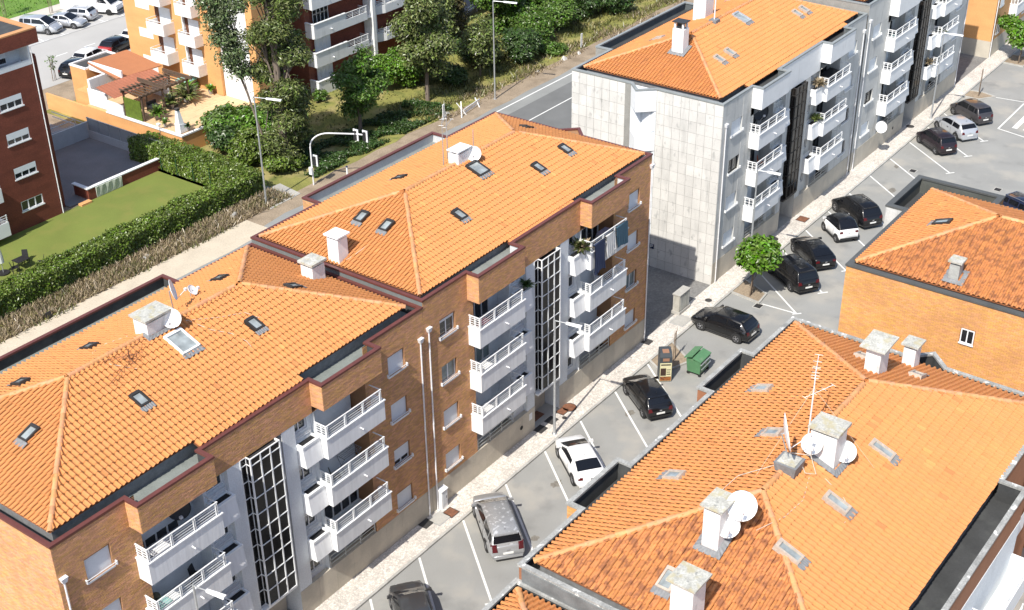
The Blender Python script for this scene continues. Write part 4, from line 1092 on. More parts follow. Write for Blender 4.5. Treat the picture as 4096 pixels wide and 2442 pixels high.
# band and white balconies of the side away from the street
mb = MB()
for a, b, bt in ((-7.4, -2.2, 10.2), (-7.4, -2.2, 7.45), (-2.0, 2.5, 10.2), (-2.0, 2.5, 7.45)):
    balcony(D, a, b, bt + 1.0, yf=-.77, h=1.05) if False else None
def balc_y(root, x0, x1, y, top, h=1.1, dep=.9):
    yf = y - dep; bot = top - h; t = .1; mb = MB(); mb.box(x0, x1, yf, yf + t, bot, top); mb.box(x0, x0 + t, yf + t, y, bot, top); mb.box(x1 - t, x1, yf + t, y, bot, top); mb.box(x0 + t, x1 - t, yf + t, y, bot, bot + .15)
    b = mb.build('balcony', WHITE, root); r = MB()
    for z in (.18, .36, .54): r.box(x0, x1, yf + .03, yf + .055, top + z - .02, top + z + .02); r.box(x0, x0 + .03, yf + .06, y, top + z - .02, top + z + .02)
    for x in np.linspace(x0 + .05, x1 - .1, 4): r.box(x, x + .05, yf + .02, yf + .07, top, top + .6)
    r.build('railing', FRAME_W, b)
for a, b in ((-7.3, -2.6), (-2.2, 2.4)):
    for z in (9.9, 7.15): balc_y(D, a, b, -28.15, z)
MB().box(-7.3, 2.5, -28.17, -28.152, 8.0, 11.5).build('loggia_wall', STUCCO, D)
for x in (3.4, 6.2):
    for z in (11.2, 8.5): window(D, x, x + 1.3, z - 1.1, z, 'shut', to=lambda u, d, zz: (u, -27.32 + d * .1, zz), sill=False, rail=False)
for x, y in ((-.29, -23.21), (-4.28, -23.21), (-7.81, -23.07)): skylight(D, opD, 'F', x, y, .50, 1.02, FRAME_T)
for k, x, y in (('B', 1.8, -17.14), ('B', -1.95, -19.5), ('B', -5.61, -17.28), ('R', 6.31, -22.03), ('R', 6.4, -19.5)): skylight(D, opD, k, x, y, .58, .78, FRAME_T)
skylight(D, opD, 'L', -10.5, -20.0, .6, .9, FRAME_T)
def chD(l, x0, x1, y0, y1, zt, k, wall=CHIM, slab=SLAB, **kw):
    c = chimney(D, x0, x1, y0, y1, 13, zt, wall=wall, slab=slab, **kw); c['label'] = l
    return c
chD('broad white chimney with mossy slab between two dishes', -2.95, -2.05, -22.45, -21.4, 16.1, 'F', cap=.12, over=.10); skirt(D, opD, 'F', -2.95, -2.05, -22.45, -21.6)
chD('tall narrow white chimney carrying two dishes at the hip', -8.9, -7.95, -20.95, -20.3, 15.75, 'L', cap=.07, over=.12); skirt(D, opD, 'L', -8.9, -7.95, -20.95, -20.3)
chD('white chimney cut by the bottom edge of the picture', -12.0, -11.15, -21.75, -20.9, 14.9, 'L', cap=.08, over=.14)
chD('white chimney with a broad leaning slab on the far hip slope', 4.36, 5.3, -21.05, -20.4, 15.6, 'R', cap=.07, over=.24, tilt=.1)
chD('white chimney with crumbling slab against the far parapet', 7.64, 8.3, -21.4, -20.85, 14.2, 'R', cap=.08, over=.12)
dish('large white dish seen edge on, standing on a black base on the ridge', (-4.55, -21.25, 16.75), (.52, -.84, .2), .74, (-4.4, -21.35, 15.5))
t = thing('dish_base', 'black rubble filled base under the edge on dish on the ridge', 'dish base', (-4.4, -21.4, 15.0)); MB().hull8([(-4.75, -21.75, 14.9), (-4.1, -21.75, 14.9), (-4.1, -21.05, 14.9), (-4.75, -21.05, 14.9)], [(-4.85, -21.85, 15.5), (-4.0, -21.85, 15.5), (-4.0, -20.95, 15.5), (-4.85, -20.95, 15.5)]).build('base_tub', LEAD, t); MB().box(-4.75, -4.1, -21.75, -21.05, 15.5, 15.53).build('base_fill', SLAB, t)
dish('round white dish on the left face of the broad mossy chimney', (-3.35, -21.75, 15.75), (-.75, -.35, .5), .40, (-2.95, -21.75, 15.5))
dish('round white dish right of the broad mossy chimney, casting a dark shadow', (-2.3, -22.68, 15.16), (-.75, -.35, .5), .42, (-2.3, -22.45, 15.0))
dish('larger white dish on the right of the tall narrow chimney', (-8.2, -21.4, 15.84), (-.72, -.38, .5), .54, (-8.2, -20.95, 15.5))
dish('smaller white dish low on the tall narrow chimney', (-8.6, -21.12, 15.1), (-.72, -.38, .5), .44, (-8.5, -20.95, 14.8))
antenna('tall white television mast with guy wires on the right hand roof', (-1.9, -21.0, 15.0), 3.1, ((3.0, 20, 1.5, 4, .16), (2.95, 200, .8, 3, .14), (1.9, 340, 1.5, 4, .12)), WPIPE, stays=((.9, -18.9, 14.25), (-5.3, -20.5, 14.9), (-1.5, -23.6, 14.3)))
roofcable(opD, [('B', -4.5, -20.9), ('B', -5.4, -19.9), ('B', -6.4, -19.8), ('B', -7.4, -20.5)], 'pale cable running left from the edge on dish across the rear slope', .12)
roofcable(opD, [('F', -3.9, -22.0), ('F', -5.3, -22.4), ('F', -6.6, -22.3), ('F', -8.0, -21.9)], 'pale cable linking the two large chimneys on the right hand roof', .12)
roofcable(opD, [('F', -3.6, -22.4), ('F', -3.9, -23.4), ('F', -4.4, -24.0), ('F', -5.0, -23.9)], 'pale cable running down to the middle roof window', .12)
cable([(-4.1, -21.3, 15.6), (-3.7, -21.9, 15.5), (-4.0, -22.3, 15.0), (-4.3, -22.0, 15.1), (-4.0, -21.7, 15.2)], 'tangled pale cable beside the black dish base', .018)
D.rotation_euler = (0, 0, R_(-.8))
# F, lower neighbour of D
oF = [(-35, -27.3), (-12.56, -27.3), (-12.56, -14.85), (-35, -14.85)]
F, wF = plainblock('lower orange roofed block at the bottom edge of the picture', -35, -12.56, -27.3, -15.1, oF, 12.3, COP_GREY, wallm=BROWN, cw=.15)
rF, opF = hip_roof(F, -34.6, -12.95, -27.0, -15.2, 12.2, .365, TILE_OLD, 11.6, n_obj=200)
MB().box(-12.6, -12.5, -27.25, -15.12, 12.3, 12.9).build('step_wall', mat('step_lead', (.17, .18, .18), .8, var=.3, scale=1.5), D)
# E, orange brick gable
oE = [(15.4, -42), (26.5, -42), (26.5, -18.95), (27.75, -18.95), (27.75, -14.05), (23.0, -14.05), (23.0, -15.1), (15.4, -15.1)]
E_, wE = plainblock('orange brick block with weathered roof at the right edge', 15.4, 27.75, -42, -15.1, oE, 13.0, COP_DARK, wallm=MORTAR_O, lining=mat('parapet_olive_felt', (.085, .09, .08), .9, var=.25, scale=1.0), slabz=.95)
ewin = (-15.1 + 21.98, -15.1 + 21.28, 10.6, 11.38)
gs = [brick_plane((15.4, -15.1, 0), (0, -1, 0), (0, 11.5, 1.6, 12.9), [(21.98 - 15.1 - .7 - .02, 21.98 - 15.1 + .02, 10.58, 11.4)], BRICK_O)]
finish_pieces('brick', 'brick_field', gs, wE, 300)
window(E_, 6.2, 6.86, 10.6, 11.38, 'open', to=lambda u, d, z: (15.4 + (d - .20) * .35, -15.1 - u, z), rail=False, yin=.08)
rE, opE = hip_roof(E_, 15.8, 26.2, -41.6, -15.4, 13.0, .365, {'F': TILE_OLD, 'L': TILE_MOSS, 'B': TILE_OLD, 'R': TILE_OLD}, 12.2)
skylight(E_, opE, 'B', 20.49, -18.04, .6, .95, FRAME_B)
c = chimney(E_, 16.3, 16.85, -20.45, -19.95, 13, 14.1, cap=.1, over=.10, wall=mat('grey_chimney', (.36, .37, .35), .8, var=.15, scale=3), gap=.12); c['label'] = 'small grey chimney with flat cap'
skirt(E_, opE, 'L', 16.3, 16.85, -20.55, -19.95)
MB().box(22.97, 23.0, -15.05, -14.06, 5, 12.88).build('side_patch', mat('pale_patchy_render', (.5, .5, .48), .9, var=.2, scale=1.5, stain=((.25, .25, .24), 2, .5, .7, .7, .3)), E_)
# ------------------------------------------------------------------ G: far right orange gable block
G = thing('apartment_building', 'orange gabled block with grey plinth at the top right corner', 'apartment block', (86.0, 0, 0))
mb = MB(); mb.box(86.0, 112, 0.0, 11.7, 1.75, 12.8); mb.build('wall', [ORANGE], G)
mb = MB(); mb.box(86.25, 112, -.02, -.004, 1.75, 12.8); mb.build('front_wall', BRICK, G)
mb = MB(); mb.box(85.97, 112, -.035, 11.7, 0, 1.74); mb.build('plinth', PLINTH, G)
downpipe(G, 86.08, 12.5, y=-.10)
for k in range(3): window(G, 87.0, 88.1, 2.15 + 2.73 * k, 3.25 + 2.73 * k, 'open' if k == 0 else 'shut', to=lambda u, d, z: (u, -.03 + d * .2, z), yin=.0)
for k in range(3): balcony(G, 90.3, 94.4, 4.45 + 2.73 * k, m=WHITE)
MB().box(90.6, 94.2, -.03, -.022, 1.8, 3.2).build('ground_window', GLASS, G)
window(G, 94.9, 95.6, 2.2, 2.9, 'open', to=lambda u, d, z: (u, -.03 + d * .2, z), rail=False, yin=.0)
hip_roof(G, 86.3, 111.7, .5, 11.3, 13.0, .365, TILE_OLD, 12.5, n_obj=0, planes='FL')

# ------------------------------------------------------------------ H: dark red brick block at the left
H = thing('apartment_building', 'dark red brick apartment block with small white windows at the left edge', 'apartment block', (0, 46.65, 0))
yH = 46.65
hol = [(8.3, 10.22, z - h, z) for z, h in ((10.36, .92), (7.68, .9), (4.96, .87), (2.26, .8))]
mb = MB(); plate(mb, [-8, 11.6], [0, 12.15], hol, lambda u, d, z: (u, yH + d, z), .3)
mb.poly([(11.6, yH, 0), (11.6, yH + .8, 0), (11.6, yH + .8, 12.15), (11.6, yH, 12.15)])
mb.box(11.55, 12.5, yH + .8, yH + 14, 0, 12.5); mb.box(-8, 12.4, yH - .15, yH + 14, 13.62, 14.65); mb.box(-8, 11.55, yH + 1.2, yH + 13.9, 12.15, 13.62, 1)
mb.build('wall', [BRICK_RED, STUCCO], H)
mb = MB(); mb.box(-8, 11.5, yH + .35, yH + 13.9, 0, 12.15); mb.build('core_wall', DARK, H)
mb = MB(); mb.box(-8, 11.6, yH, yH + 1.2, 12.15, 12.22); mb.box(11.45, 11.6, yH, yH + 1.2, 12.22, 13.62); mb.box(-8, 11.45, yH, yH + .1, 12.22, 12.55); mb.build('white_recess', STUCCO, H)
mb = MB(); ring(mb, rect(-8, 12.4, yH - .15, yH + 14), rect(-7.2, 11.9, yH + .35, yH + 13.2), 14.66, 14.76); mb.build('orange_coping', mat('coping_orange', (.56, .28, .12), .8, var=.06), H)
mb = MB(); mb.box(-7.2, 11.9, yH + .35, yH + 13.2, 14.60, 14.67); mb.build('roof_slab', FELT, H)
hip_roof(H, -7, 9.6, yH + 1.6, yH + 12.5, 14.75, .3, TILE_NEW, 14.7, n_obj=60, planes='FR')
downpipe(H, 11.65, 13.4, y=yH - .08, hop=False)
for i, (a, b, c, d) in enumerate(hol):
    mb = MB(); t = .07
    mb.box(a, b, yH + .02, yH + .12, c, c + .06); mb.box(a, b, yH + .02, yH + .12, d - .06, d)
    n = 3
    for k in range(n + 1): x = a + (b - a - t) * k / n; mb.box(x, x + t, yH + .025, yH + .12, c + .06, d - .06)
    w = mb.build('window', FRAME_W, H)
    for k in range(3): x = a + (b - a - t) * k / 3; MB().poly([(x + t, yH + .09, c + .06), (x + (b - a - t) / 3, yH + .09, c + .06), (x + (b - a - t) / 3, yH + .09, d - .06), (x + t, yH + .09, d - .06)]).build('pane', GLASS, w)
    dn = (.45, .55, .5, 0)[i]
    if dn: MB().box(a + .02, b - .02, yH + .0, yH + .02, d - (d - c) * dn, d).build('shutter', SHUTTER, w)
    MB().box(a - .06, b + .06, yH - .06, yH + .02, c - .08, c).build('sill', FRAME_W, w)
window(H, 8.6, 10.3, 12.35, 13.3, 'part', to=lambda u, d, z: (u, yH + 1.1 + d * .2, z), rail=False, open_=.55, yin=.1)
for z in (.7, 3.4): balc_y(H, 4.2, 6.4, yH, z + 1.0, 1.1, 1.0)
MB().box(12.5, 12.6, yH + .9, yH + .98, .5, 12.3).build('wall_edge', BRICK_RED, H)
# courtyard behind the lawn
K = thing('courtyard_wall', 'low red brick wall with white coping closing the grey courtyard off from the lawn', 'wall', (14, 46.8, 0))
mb = MB(); mb.box(15.2, 22.45, 46.78, 47.0, 0, .95); mb.box(14.3, 15.0, 46.78, 47.0, 0, .95); mb.box(14.3, 14.5, 47.0, 48.6, 0, .95); mb.build('brick_wall', BRICK_RED, K)
mb = MB(); mb.box(14.2, 22.5, 46.72, 47.06, .952, 1.03); mb.box(14.2, 14.56, 47.06, 48.7, .952, 1.03); mb.build('coping', WHITE, K)
mb = MB(); n = 8
for i in range(n): x = 15.0 + i * .32; mb.hull8([(x, 46.70, .05), (x + .3, 46.70, .05), (x + .3, 46.73, .05), (x, 46.73, .05)], [(x, 46.62 + .06 * (i % 2), .93), (x + .3, 46.62 + .06 * ((i + 1) % 2), .93), (x + .3, 46.73, .93), (x, 46.73, .93)])
t = tag(mb.build('folded_sheet', mat('pale_sheet', (.50, .54, .46), .7, var=.15, scale=3), None, org=(15, 46.7, 0)), 'pale folded plastic sheet hanging on the low courtyard wall', 'sheet')
sheet('court_floor', rect(12.6, 22.5, 47.0, 66), .05, CONC_G)
st_ = thing('brick_step', 'small orange brick step at the gap in the courtyard wall', 'step', (13.4, 46.4, 0)); MB().box(13.2, 14.2, 46.3, 46.75, 0, .18).build('step', ORANGE, st_)
Q = thing('fence', 'grey panelled fence along the far edge of the courtyard', 'fence', (22.5, 47.0, 0))
mb = MB(); mb.box(22.45, 22.6, 46.8, 57.3, 0, .75); mb.box(13, 22.6, 57.2, 57.35, 0, 1.5); mb.box(22.42, 22.66, 46.75, 47.1, .752, 1.6); mb.build('base_wall', WHITE_C, Q)
for i in range(7):
    y = 47.2 + i * 1.42
    MB().box(22.5, 22.55, y, y + 1.36, .76, 1.85).build('fence_panel', mat('fence_panel_grey', (.33, .345, .355), .6, var=.06) if i == 0 else bpy.data.materials['fence_panel_grey'], Q)
mb = MB()
for i in range(8): mb.box(22.48, 22.57, 47.14 + i * 1.42, 47.19 + i * 1.42, .76, 1.95)
mb.box(22.48, 22.58, 47.1, 57.2, 1.86, 1.93); mb.build('fence_post', METAL, Q)
# ramp and rails beyond the court
Q2 = thing('ramp_railing', 'grey railing round the ramp beside the red block', 'railing', (14, 58.5, 0))
mb = MB()
for z in (.9, 1.35): mb.box(13.6, 22.4, 58.7, 58.75, z, z + .06); mb.box(22.35, 22.4, 57.4, 62, z, z + .06)
for x in (13.8, 16.6, 19.4, 22.35): mb.box(x, x + .07, 58.7, 58.76, 0, 1.4)
mb.box(13.6, 22.4, 58.68, 58.72, .05, .85); mb.build('rail', METAL, Q2)
# ------------------------------------------------------------------ terrace with pergola
T = thing('garage_terrace', 'raised orange walled terrace with paved deck beside the courtyard', 'terrace', (24.75, 47.5, 0))
zt = 1.7
mb = MB(); mb.prism([(24.75, 47.5), (37.5, 47.5), (37.5, 60.2), (24.75, 60.2)], 0, zt - .1); mb.box(24.75, 24.95, 60.2, 66, 0, 1.5); mb.build('retaining_wall', ORANGE, T)
MB().prism([(24.95, 47.7), (37.4, 47.7), (37.4, 60.1), (24.95, 60.1)], zt - .1, zt - .05).build('deck', TERRA, T)
mb = MB(); mb.box(24.68, 24.95, 47.43, 57.3, zt - .1, zt + .03); mb.box(24.95, 28.5, 47.43, 47.68, zt - .1, zt + .03); mb.build('coping', WHITE, T)
for x in range(12):
    for y in range(12): 
        if rnd.random() < .9: MB().box(25.1 + x * 1.0, 26.08 + x * 1.0, 47.9 + y * 1.0, 48.88 + y * 1.0, zt - .05, zt - .035 + rnd.uniform(0, .006)).build('deck_slab', TERRA, T)
AN = thing('garden_annex', 'small annex with red sheet roof behind the pergola', 'shed', (25.0, 57.3, 0))
mb = MB(); mb.box(25.0, 25.15, 57.3, 59.9, zt, 3.2); mb.box(25.15, 30.5, 59.6, 59.9, zt, 4.0); mb.box(27.0, 27.15, 57.4, 61.9, 3.9, 4.7); mb.build('white_wall', WHITE, AN)
mb = MB(); mb.box(26.6, 31.0, 61.9, 64.2, 0, 4.0); mb.box(25.2, 26.6, 59.95, 61.9, 0, 2.6); mb.build('orange_wall', ORANGE, AN)
mb = MB(); ring(mb, rect(26.55, 30.9, 61.95, 64.25), rect(26.75, 30.7, 62.1, 64.05), 4.0, 4.15); mb.box(26.75, 30.7, 62.1, 64.05, 3.98, 4.02, 1); mb.build('flat_roof', [WHITE, FELT], AN)
mb = MB(); mb.hull8([(26.6, 57.6, 4.0), (31.2, 57.0, 4.0), (31.2, 61.7, 4.55), (26.9, 61.9, 4.55)], [(26.6, 57.6, 4.08), (31.2, 57.0, 4.08), (31.2, 61.7, 4.63), (26.9, 61.9, 4.63)]); mb.build('upper_roof', RIBRED2, AN)
mb = MB(); n = 34; y0_, y1_ = 55.0, 57.4
for i in range(n):
    x0_ = 24.1 + i * .178; za, zb_ = (3.72, 3.75) if i % 2 else (3.75, 3.72)
    mb.poly([(x0_, y0_, za - .15), (x0_ + .178, y0_, zb_ - .15), (x0_ + .178, y1_, zb_ + .35), (x0_, y1_, za + .35)])
mb.build('ribbed_roof', RIBRED, AN)
mb = MB(); mb.box(24.9, 25.0, 55.1, 57.3, zt, 2.7); mb.box(30.0, 30.15, 55.1, 57.3, zt, 3.6); mb.build('side_wall', WHITE, AN)
P_ = thing('pergola', 'dark timber pergola over black garden seats on the terrace', 'pergola', (25.2, 52.5, zt))
for x in (25.1, 27.4, 30.2): 
    for y in (52.6, 55.0): MB().box(x, x + .14, y, y + .14, zt, 4.0).build('post', WOOD_P, P_)
for y in (52.6, 55.0): MB().box(24.9, 30.6, y, y + .12, 3.85, 4.06).build('beam', WOOD_P, P_)
for x in (27.3, 30.15): MB().box(x, x + .12, 51.9, 55.7, 4.07, 4.38).build('cross_beam', WOOD_P, P_)
for i in range(13): MB().box(25.0 + i * .44, 25.1 + i * .44, 52.3, 55.4, 4.065, 4.14).build('slat', WOOD_P, P_)
sc = tag(MB().box(24.98, 25.06, 52.75, 54.9, zt, 3.5).build('mesh_screen', mat('screen_green', (.10, .15, .012), .95, var=.25, scale=3, fine=.2), None, org=(25, 52.8, zt)), 'bright green mesh screen closing the left end of the pergola', 'screen')
for x, y, l in ((26.9, 53.6, 'black garden sofa under the pergola, left one'), (28.2, 53.0, 'black garden sofa at the open edge of the pergola')):
    t = thing('garden_sofa', l, 'sofa', (x, y, zt)); MB().box(x, x + 1.0, y, y + .7, zt, zt + .4).build('seat', PL_BLACK, t); MB().box(x, x + 1.0, y + .7, y + .85, zt, zt + .8).build('backrest', PL_BLACK, t); MB().box(x + .1, x + .9, y + .08, y + .66, zt + .4, zt + .5).build('cushion', flat('sofa_cushion', (.04, .045, .05)), t)
t = thing('barbecue', 'white masonry barbecue with tapering flue on the terrace corner', 'barbecue', (25.3, 48.3, zt))
MB().hull8([(25.05, 47.95, zt), (26.0, 47.95, zt), (26.0, 48.6, zt), (25.05, 48.6, zt)], [(25.05, 47.95, 2.5), (25.75, 47.95, 2.35), (25.75, 48.6, 2.35), (25.05, 48.6, 2.5)]).build('hearth', WHITE, t)
MB().hull8([(25.08, 48.0, 2.45), (25.6, 48.0, 2.42), (25.6, 48.55, 2.42), (25.08, 48.55, 2.45)], [(25.15, 48.15, 3.7), (25.4, 48.15, 3.7), (25.4, 48.4, 3.7), (25.15, 48.4, 3.7)]).build('flue', WHITE, t); MB().box(25.1, 25.45, 48.1, 48.45, 3.7, 3.85).build('flue_cap', DARKIRON, t)
fl = thing('floodlight', 'small white floodlight on a thin pole at the terrace wall', 'light', (24.7, 50.2, 0)); MB().tube([(24.66, 50.2, 0), (24.66, 50.2, 2.1)], .025, 6).build('pole', METAL, fl); MB().box(24.5, 24.75, 50.05, 50.35, 2.1, 2.25).build('lamp_head', FRAME_W, fl)
# ------------------------------------------------------------------ I: orange block with white balconies
I_ = thing('apartment_building', 'tall orange block with stacked white balconies behind the terrace', 'apartment block', (33.5, 51.5, 0))
xI = 33.5
mb = MB(); mb.box(xI, 36, 51.5, 64.2, 0, 17); mb.box(xI + .03, 36, 47.8, 51.45, 0, 17, 1); mb.box(xI - .02, 36, 46.9, 47.75, 0, 17); mb.box(36.02, 46, 52, 64.1, 0, 17, 2); mb.build('wall', [ORANGE, WHITE, BRICK_RED], I_)
wz = [(5.2, 6.05), (7.95, 8.75), (10.7, 11.5), (13.4, 14.2)]
for z0, z1 in wz:
    MB().box(xI - .03, xI - .002, 60.5, 62.4, z0, z1).build('shutter', WHITE, I_)
MB().box(xI - .03, xI - .002, 60.5, 62.4, 1.7, 3.4).build('shutter', WHITE, I_)
MB().box(xI - .22, xI - .002, 55.75, 55.95, 1.7, 17).build('downpipe_casing', WHITE, I_)
MB().box(xI - .25, xI - .002, 51.5, 52.35, 1.7, 17).build('corner_pier', ORANGE, I_)
for k in range(5):
    for y0_, y1_, zt_, dp in ((57.3, 59.6, 4.7, 1.3), (53.6, 55.75, 4.25, 1.0)):
        z = zt_ + 2.73 * k; b = MB(); t = .1
        xa = xI - dp
        b.box(xa, xa + t, y0_, y1_, z - 1.05, z); b.box(xa + t, xI, y0_, y0_ + t, z - 1.05, z); b.box(xa + t, xI, y1_ - t, y1_, z - 1.05, z); b.box(xa + t, xI, y0_ + t, y1_ - t, z - 1.05, z - .92)
        bl = b.build('balcony', WHITE, I_)
        r = MB(); r.box(xa, xI, y0_ + .02, y0_ + .06, z + .22, z + .26); r.box(xa, xa + .04, y0_, y1_, z + .22, z + .26); r.box(xa, xI, y1_ - .06, y1_ - .02, z + .22, z + .26)
        for yy in np.linspace(y0_ + .05, y1_ - .1, 3): r.box(xa + .01, xa + .04, yy, yy + .05, z, z + .23)
        r.build('railing', FRAME_W, bl)
        MB().box(xI - .03, xI - .003, y0_ + .35, y1_ - .45, z - .92, z + 1.15).build('balcony_door', SHUTTER, I_)
        MB().box(xI - .035, xI - .004, y1_ - .4, y1_ + .1, z - .92, z + 1.15).build('door_side_strip', mat('dark_orange_strip', (.13, .05, .025), .8) if 'dark_orange_strip' not in bpy.data.materials else bpy.data.materials['dark_orange_strip'], I_)  # narrow dark orange strip on the wall beside each balcony door
t = thing('terrace_cabinet', 'low cabinet with pale green top by the orange block', 'cabinet', (32.3, 55.5, zt)); MB().box(32.0, 33.3, 55.0, 56.4, zt, 2.55).build('cabinet_body', PLINTH, t); MB().box(31.95, 33.35, 54.95, 56.45, 2.55, 2.62).build('cabinet_top', TEAL, t)
# ------------------------------------------------------------------ J: brick and white block with long balconies
J = thing('apartment_building', 'red brick and white block with long balconies behind the trees', 'apartment block', (41.2, 47.4, 0))
mb = MB(); mb.box(41.9, 62, 48.7, 60, 0, 17); mb.box(41.9, 49.3, 48.5, 48.69, 0, 17, 0); mb.build('wall', [BRICK_RED], J)
MB().box(41.22, 41.88, 48.5, 55, 0, 17).build('end_wall', mat('brick_red_lit', (.22, .075, .045), .85, var=.12, fine=.2, fscale=9, zs=3), J)  # paler copy of the red brick; sunlight on this end is put into the colour
for k in range(6):
    zb_ = 0.0 if k == 0 else 2.75 + 2.73 * (k - 1)
    b = MB(); b.box(41.2, 45.4, 47.36, 47.5, zb_, zb_ + 1.35); b.box(41.2, 41.34, 47.5, 48.5, zb_, zb_ + 1.35); b.box(41.34, 49.2, 47.5, 48.48, zb_, zb_ + .15)
    if k: b.box(45.4, 48.4, 47.36, 47.5, zb_, zb_ + .75); b.box(48.3, 48.44, 47.5, 48.48, zb_, zb_ + .75)
    bl = b.build('balcony', WHITE, J)
    r = MB()
    if k:
        for z in (.88, 1.02, 1.16): r.box(45.4, 48.44, 47.41, 47.45, zb_ + z, zb_ + z + .05); r.box(48.36, 48.40, 47.46, 48.48, zb_ + z, zb_ + z + .05)
        for x in (45.5, 46.4, 47.4, 48.3): r.box(x, x + .08, 47.4, 47.46, zb_ + .75, zb_ + 1.3)
        r.bar((45.4, 47.43, zb_ + 1.32), (48.44, 47.43, zb_ + 1.32), .07, .05); r.build('railing', FRAME_W, bl)
        s = MB(); s.tube([(43.4, 47.36, zb_ + .5), (43.4, 47.15, zb_ + .48)], .05, 7); s.build('drain_spout', FRAME_W, bl)
    l = MB(); l.box(41.15, 45.45, 47.3, 47.54, zb_ + 1.352, zb_ + 1.42); l.box(41.15, 41.38, 47.54, 48.5, zb_ + 1.352, zb_ + 1.42); l.build('ledge', WHITE, bl)
    d = MB(); d.box(42.2, 44.2, 48.42, 48.49, zb_ + .16, zb_ + 2.3); w = d.build('patio_door', SHUTTER if k != 2 else GLASS, J)
    m = MB()
    for x in (42.2, 42.7, 43.2, 43.7, 44.2): m.box(x - .03, x + .03, 48.38, 48.42, zb_ + .16, zb_ + 2.3)
    m.build('door_frame', FRAME_W, w)
    g = MB(); g.box(45.7, 49.0, 48.60, 48.66, zb_ + .16, zb_ + 2.5); gw = g.build('glazing', GLASS, J); m = MB()
    for x in (46.4, 47.2, 48.0, 48.9): m.box(x - .03, x + .03, 48.56, 48.60, zb_ + .16, zb_ + 2.5)
    m.box(45.7, 49, 48.56, 48.595, zb_ + 1.2, zb_ + 1.27); m.build('glazing_bar', FRAME_W, gw)
MB().box(49.1, 49.5, 47.3, 48.8, 0, 17).build('white_fin', WHITE, J)
for k in range(5):
    zb_ = 2.7 + 2.73 * k
    b = MB(); b.hull8([(49.5, 47.9, zb_), (51.0, 47.36, zb_), (54.0, 47.36, zb_), (54.0, 48.6, zb_)], [(49.5, 47.9, zb_ + .8), (51.0, 47.36, zb_ + .8), (54.0, 47.36, zb_ + .8), (54.0, 48.6, zb_ + .8)]); bl = b.build('balcony', WHITE, J)
    r = MB()
    for z in (.95, 1.1, 1.25): r.bar((49.6, 47.88, zb_ + z), (51.0, 47.4, zb_ + z), .04, .05); r.box(51.0, 53.95, 47.38, 47.42, zb_ + z - .025, zb_ + z + .025)
    for x in (51.0, 52, 53, 53.9): r.box(x, x + .08, 47.37, 47.43, zb_ + .8, zb_ + 1.35)
    r.build('railing', FRAME_W, bl)
    MB().box(49.8, 51.0, 48.55, 48.64, zb_ + .1, zb_ + 2.4).build('patio_door', SHUTTER, J)
K2 = thing('brick_building', 'distant dark red brick building above the tree tops', 'building', (65, 52, 0))
mb = MB(); mb.box(60, 66, 51, 60, 0, 12); mb.build('wall', BRICK_RED, K2); MB().tube([(66.05, 50.9, 0), (66.05, 50.9, 12)], .07, 6).build('downpipe', CABLE, K2)
K3 = thing('stair_ramp', 'grey ramp with pale railing at the top of the picture', 'ramp', (70, 52, 0))
mb = MB(); mb.hull8([(67, 50.5, 0), (80, 52, 0), (80, 58, 0), (67, 57, 0)], [(67, 50.5, .3), (80, 52, 1.6), (80, 58, 1.6), (67, 57, .3)]); mb.build('ramp_slab', CONC_G, K3)
mb = MB()
for z in (.9, 1.25): mb.bar((67.5, 50.5, z - .3), (79, 51.9, z + .9), .06, .06)
for i in range(7): x = 67.6 + i * 1.9; mb.box(x, x + .06, 50.5 + i * .2, 50.56 + i * .2, .1, 1.0 + i * .17)
mb.build('ramp_railing', FRAME_W, K3)

# ------------------------------------------------------------------ lamp posts, signals, signs
def lamp(label, x, y, h, armdir, arm=1.35, z0=.1):
    t = thing('street_lamp', label, 'street lamp', (x, y, z0), group='slim grey street lamps')
    mb = MB(); mb.tube([(x, y, z0), (x, y, z0 + 1.2), (x, y, h)], [.085, .075, .05], 8); mb.tube([(x, y, z0), (x, y, z0 + .03)], .16, 8); mb.build('pole', METAL, t)
    d = Vector((*armdir, 0)).normalized(); p = Vector((x, y, h - .03))
    mb = MB(); mb.tube([p, p + d * (arm * .55)], .032, 6); mb.build('arm', METAL, t)
    s = Vector((-d.y, d.x, 0)); a = p + d * arm * .5; b = p + d * (arm + .25)
    mb = MB(); u = Vector((0, 0, 1))
    mb.hull8([a - s * .07 - u * .05, b - s * .14 - u * .05, b + s * .14 - u * .05, a + s * .07 - u * .05], [a - s * .05 + u * .07, b - s * .10 + u * .03, b + s * .10 + u * .03, a + s * .05 + u * .07]); mb.build('lamp_head', FRAME_W, t)
    return t
lamp('street lamp in front of the stair window of the middle brick block', 9.6, -1.2, 7.74, (.2, -1))
lamp('street lamp cut by the bottom edge, in front of the near brick balconies', -16.6, -1.24, 7.8, (.2, -1))
lamp('street lamp rising behind the round green tree by the concrete block', 33.6, -1.2, 7.85, (.2, -1))
lamp('street lamp by the parked cars at the far concrete block', 67.9, -1.2, 7.9, (.2, -1))
lamp('tall street lamp beside the hedge corner and the concrete pad', 21.9, 34.8, 8.9, (.35, -1), 2.0, 0)
lamp('tall street lamp on the verge next to the highway', 49.95, 33.5, 9.3, (.35, -1), 2.0, 0)
sg = thing('traffic_signal', 'white bent arm traffic signal seen from behind at the highway', 'traffic light', (26.6, 34.2, 0))
pts = [(26.6, 34.2, 0), (26.6, 34.2, 3.3)] + [(26.6 + 1.6 * (1 - math.cos(a)) * .5, 34.2 - 1.4 * (1 - math.cos(a)), 3.3 + 1.25 * math.sin(a)) for a in np.linspace(.2, 1.57, 8)] + [(28.6, 31.0, 4.5), (28.9, 30.4, 4.45)]
MB().tube(pts, .06, 8).build('bent_pole', WPIPE, sg)
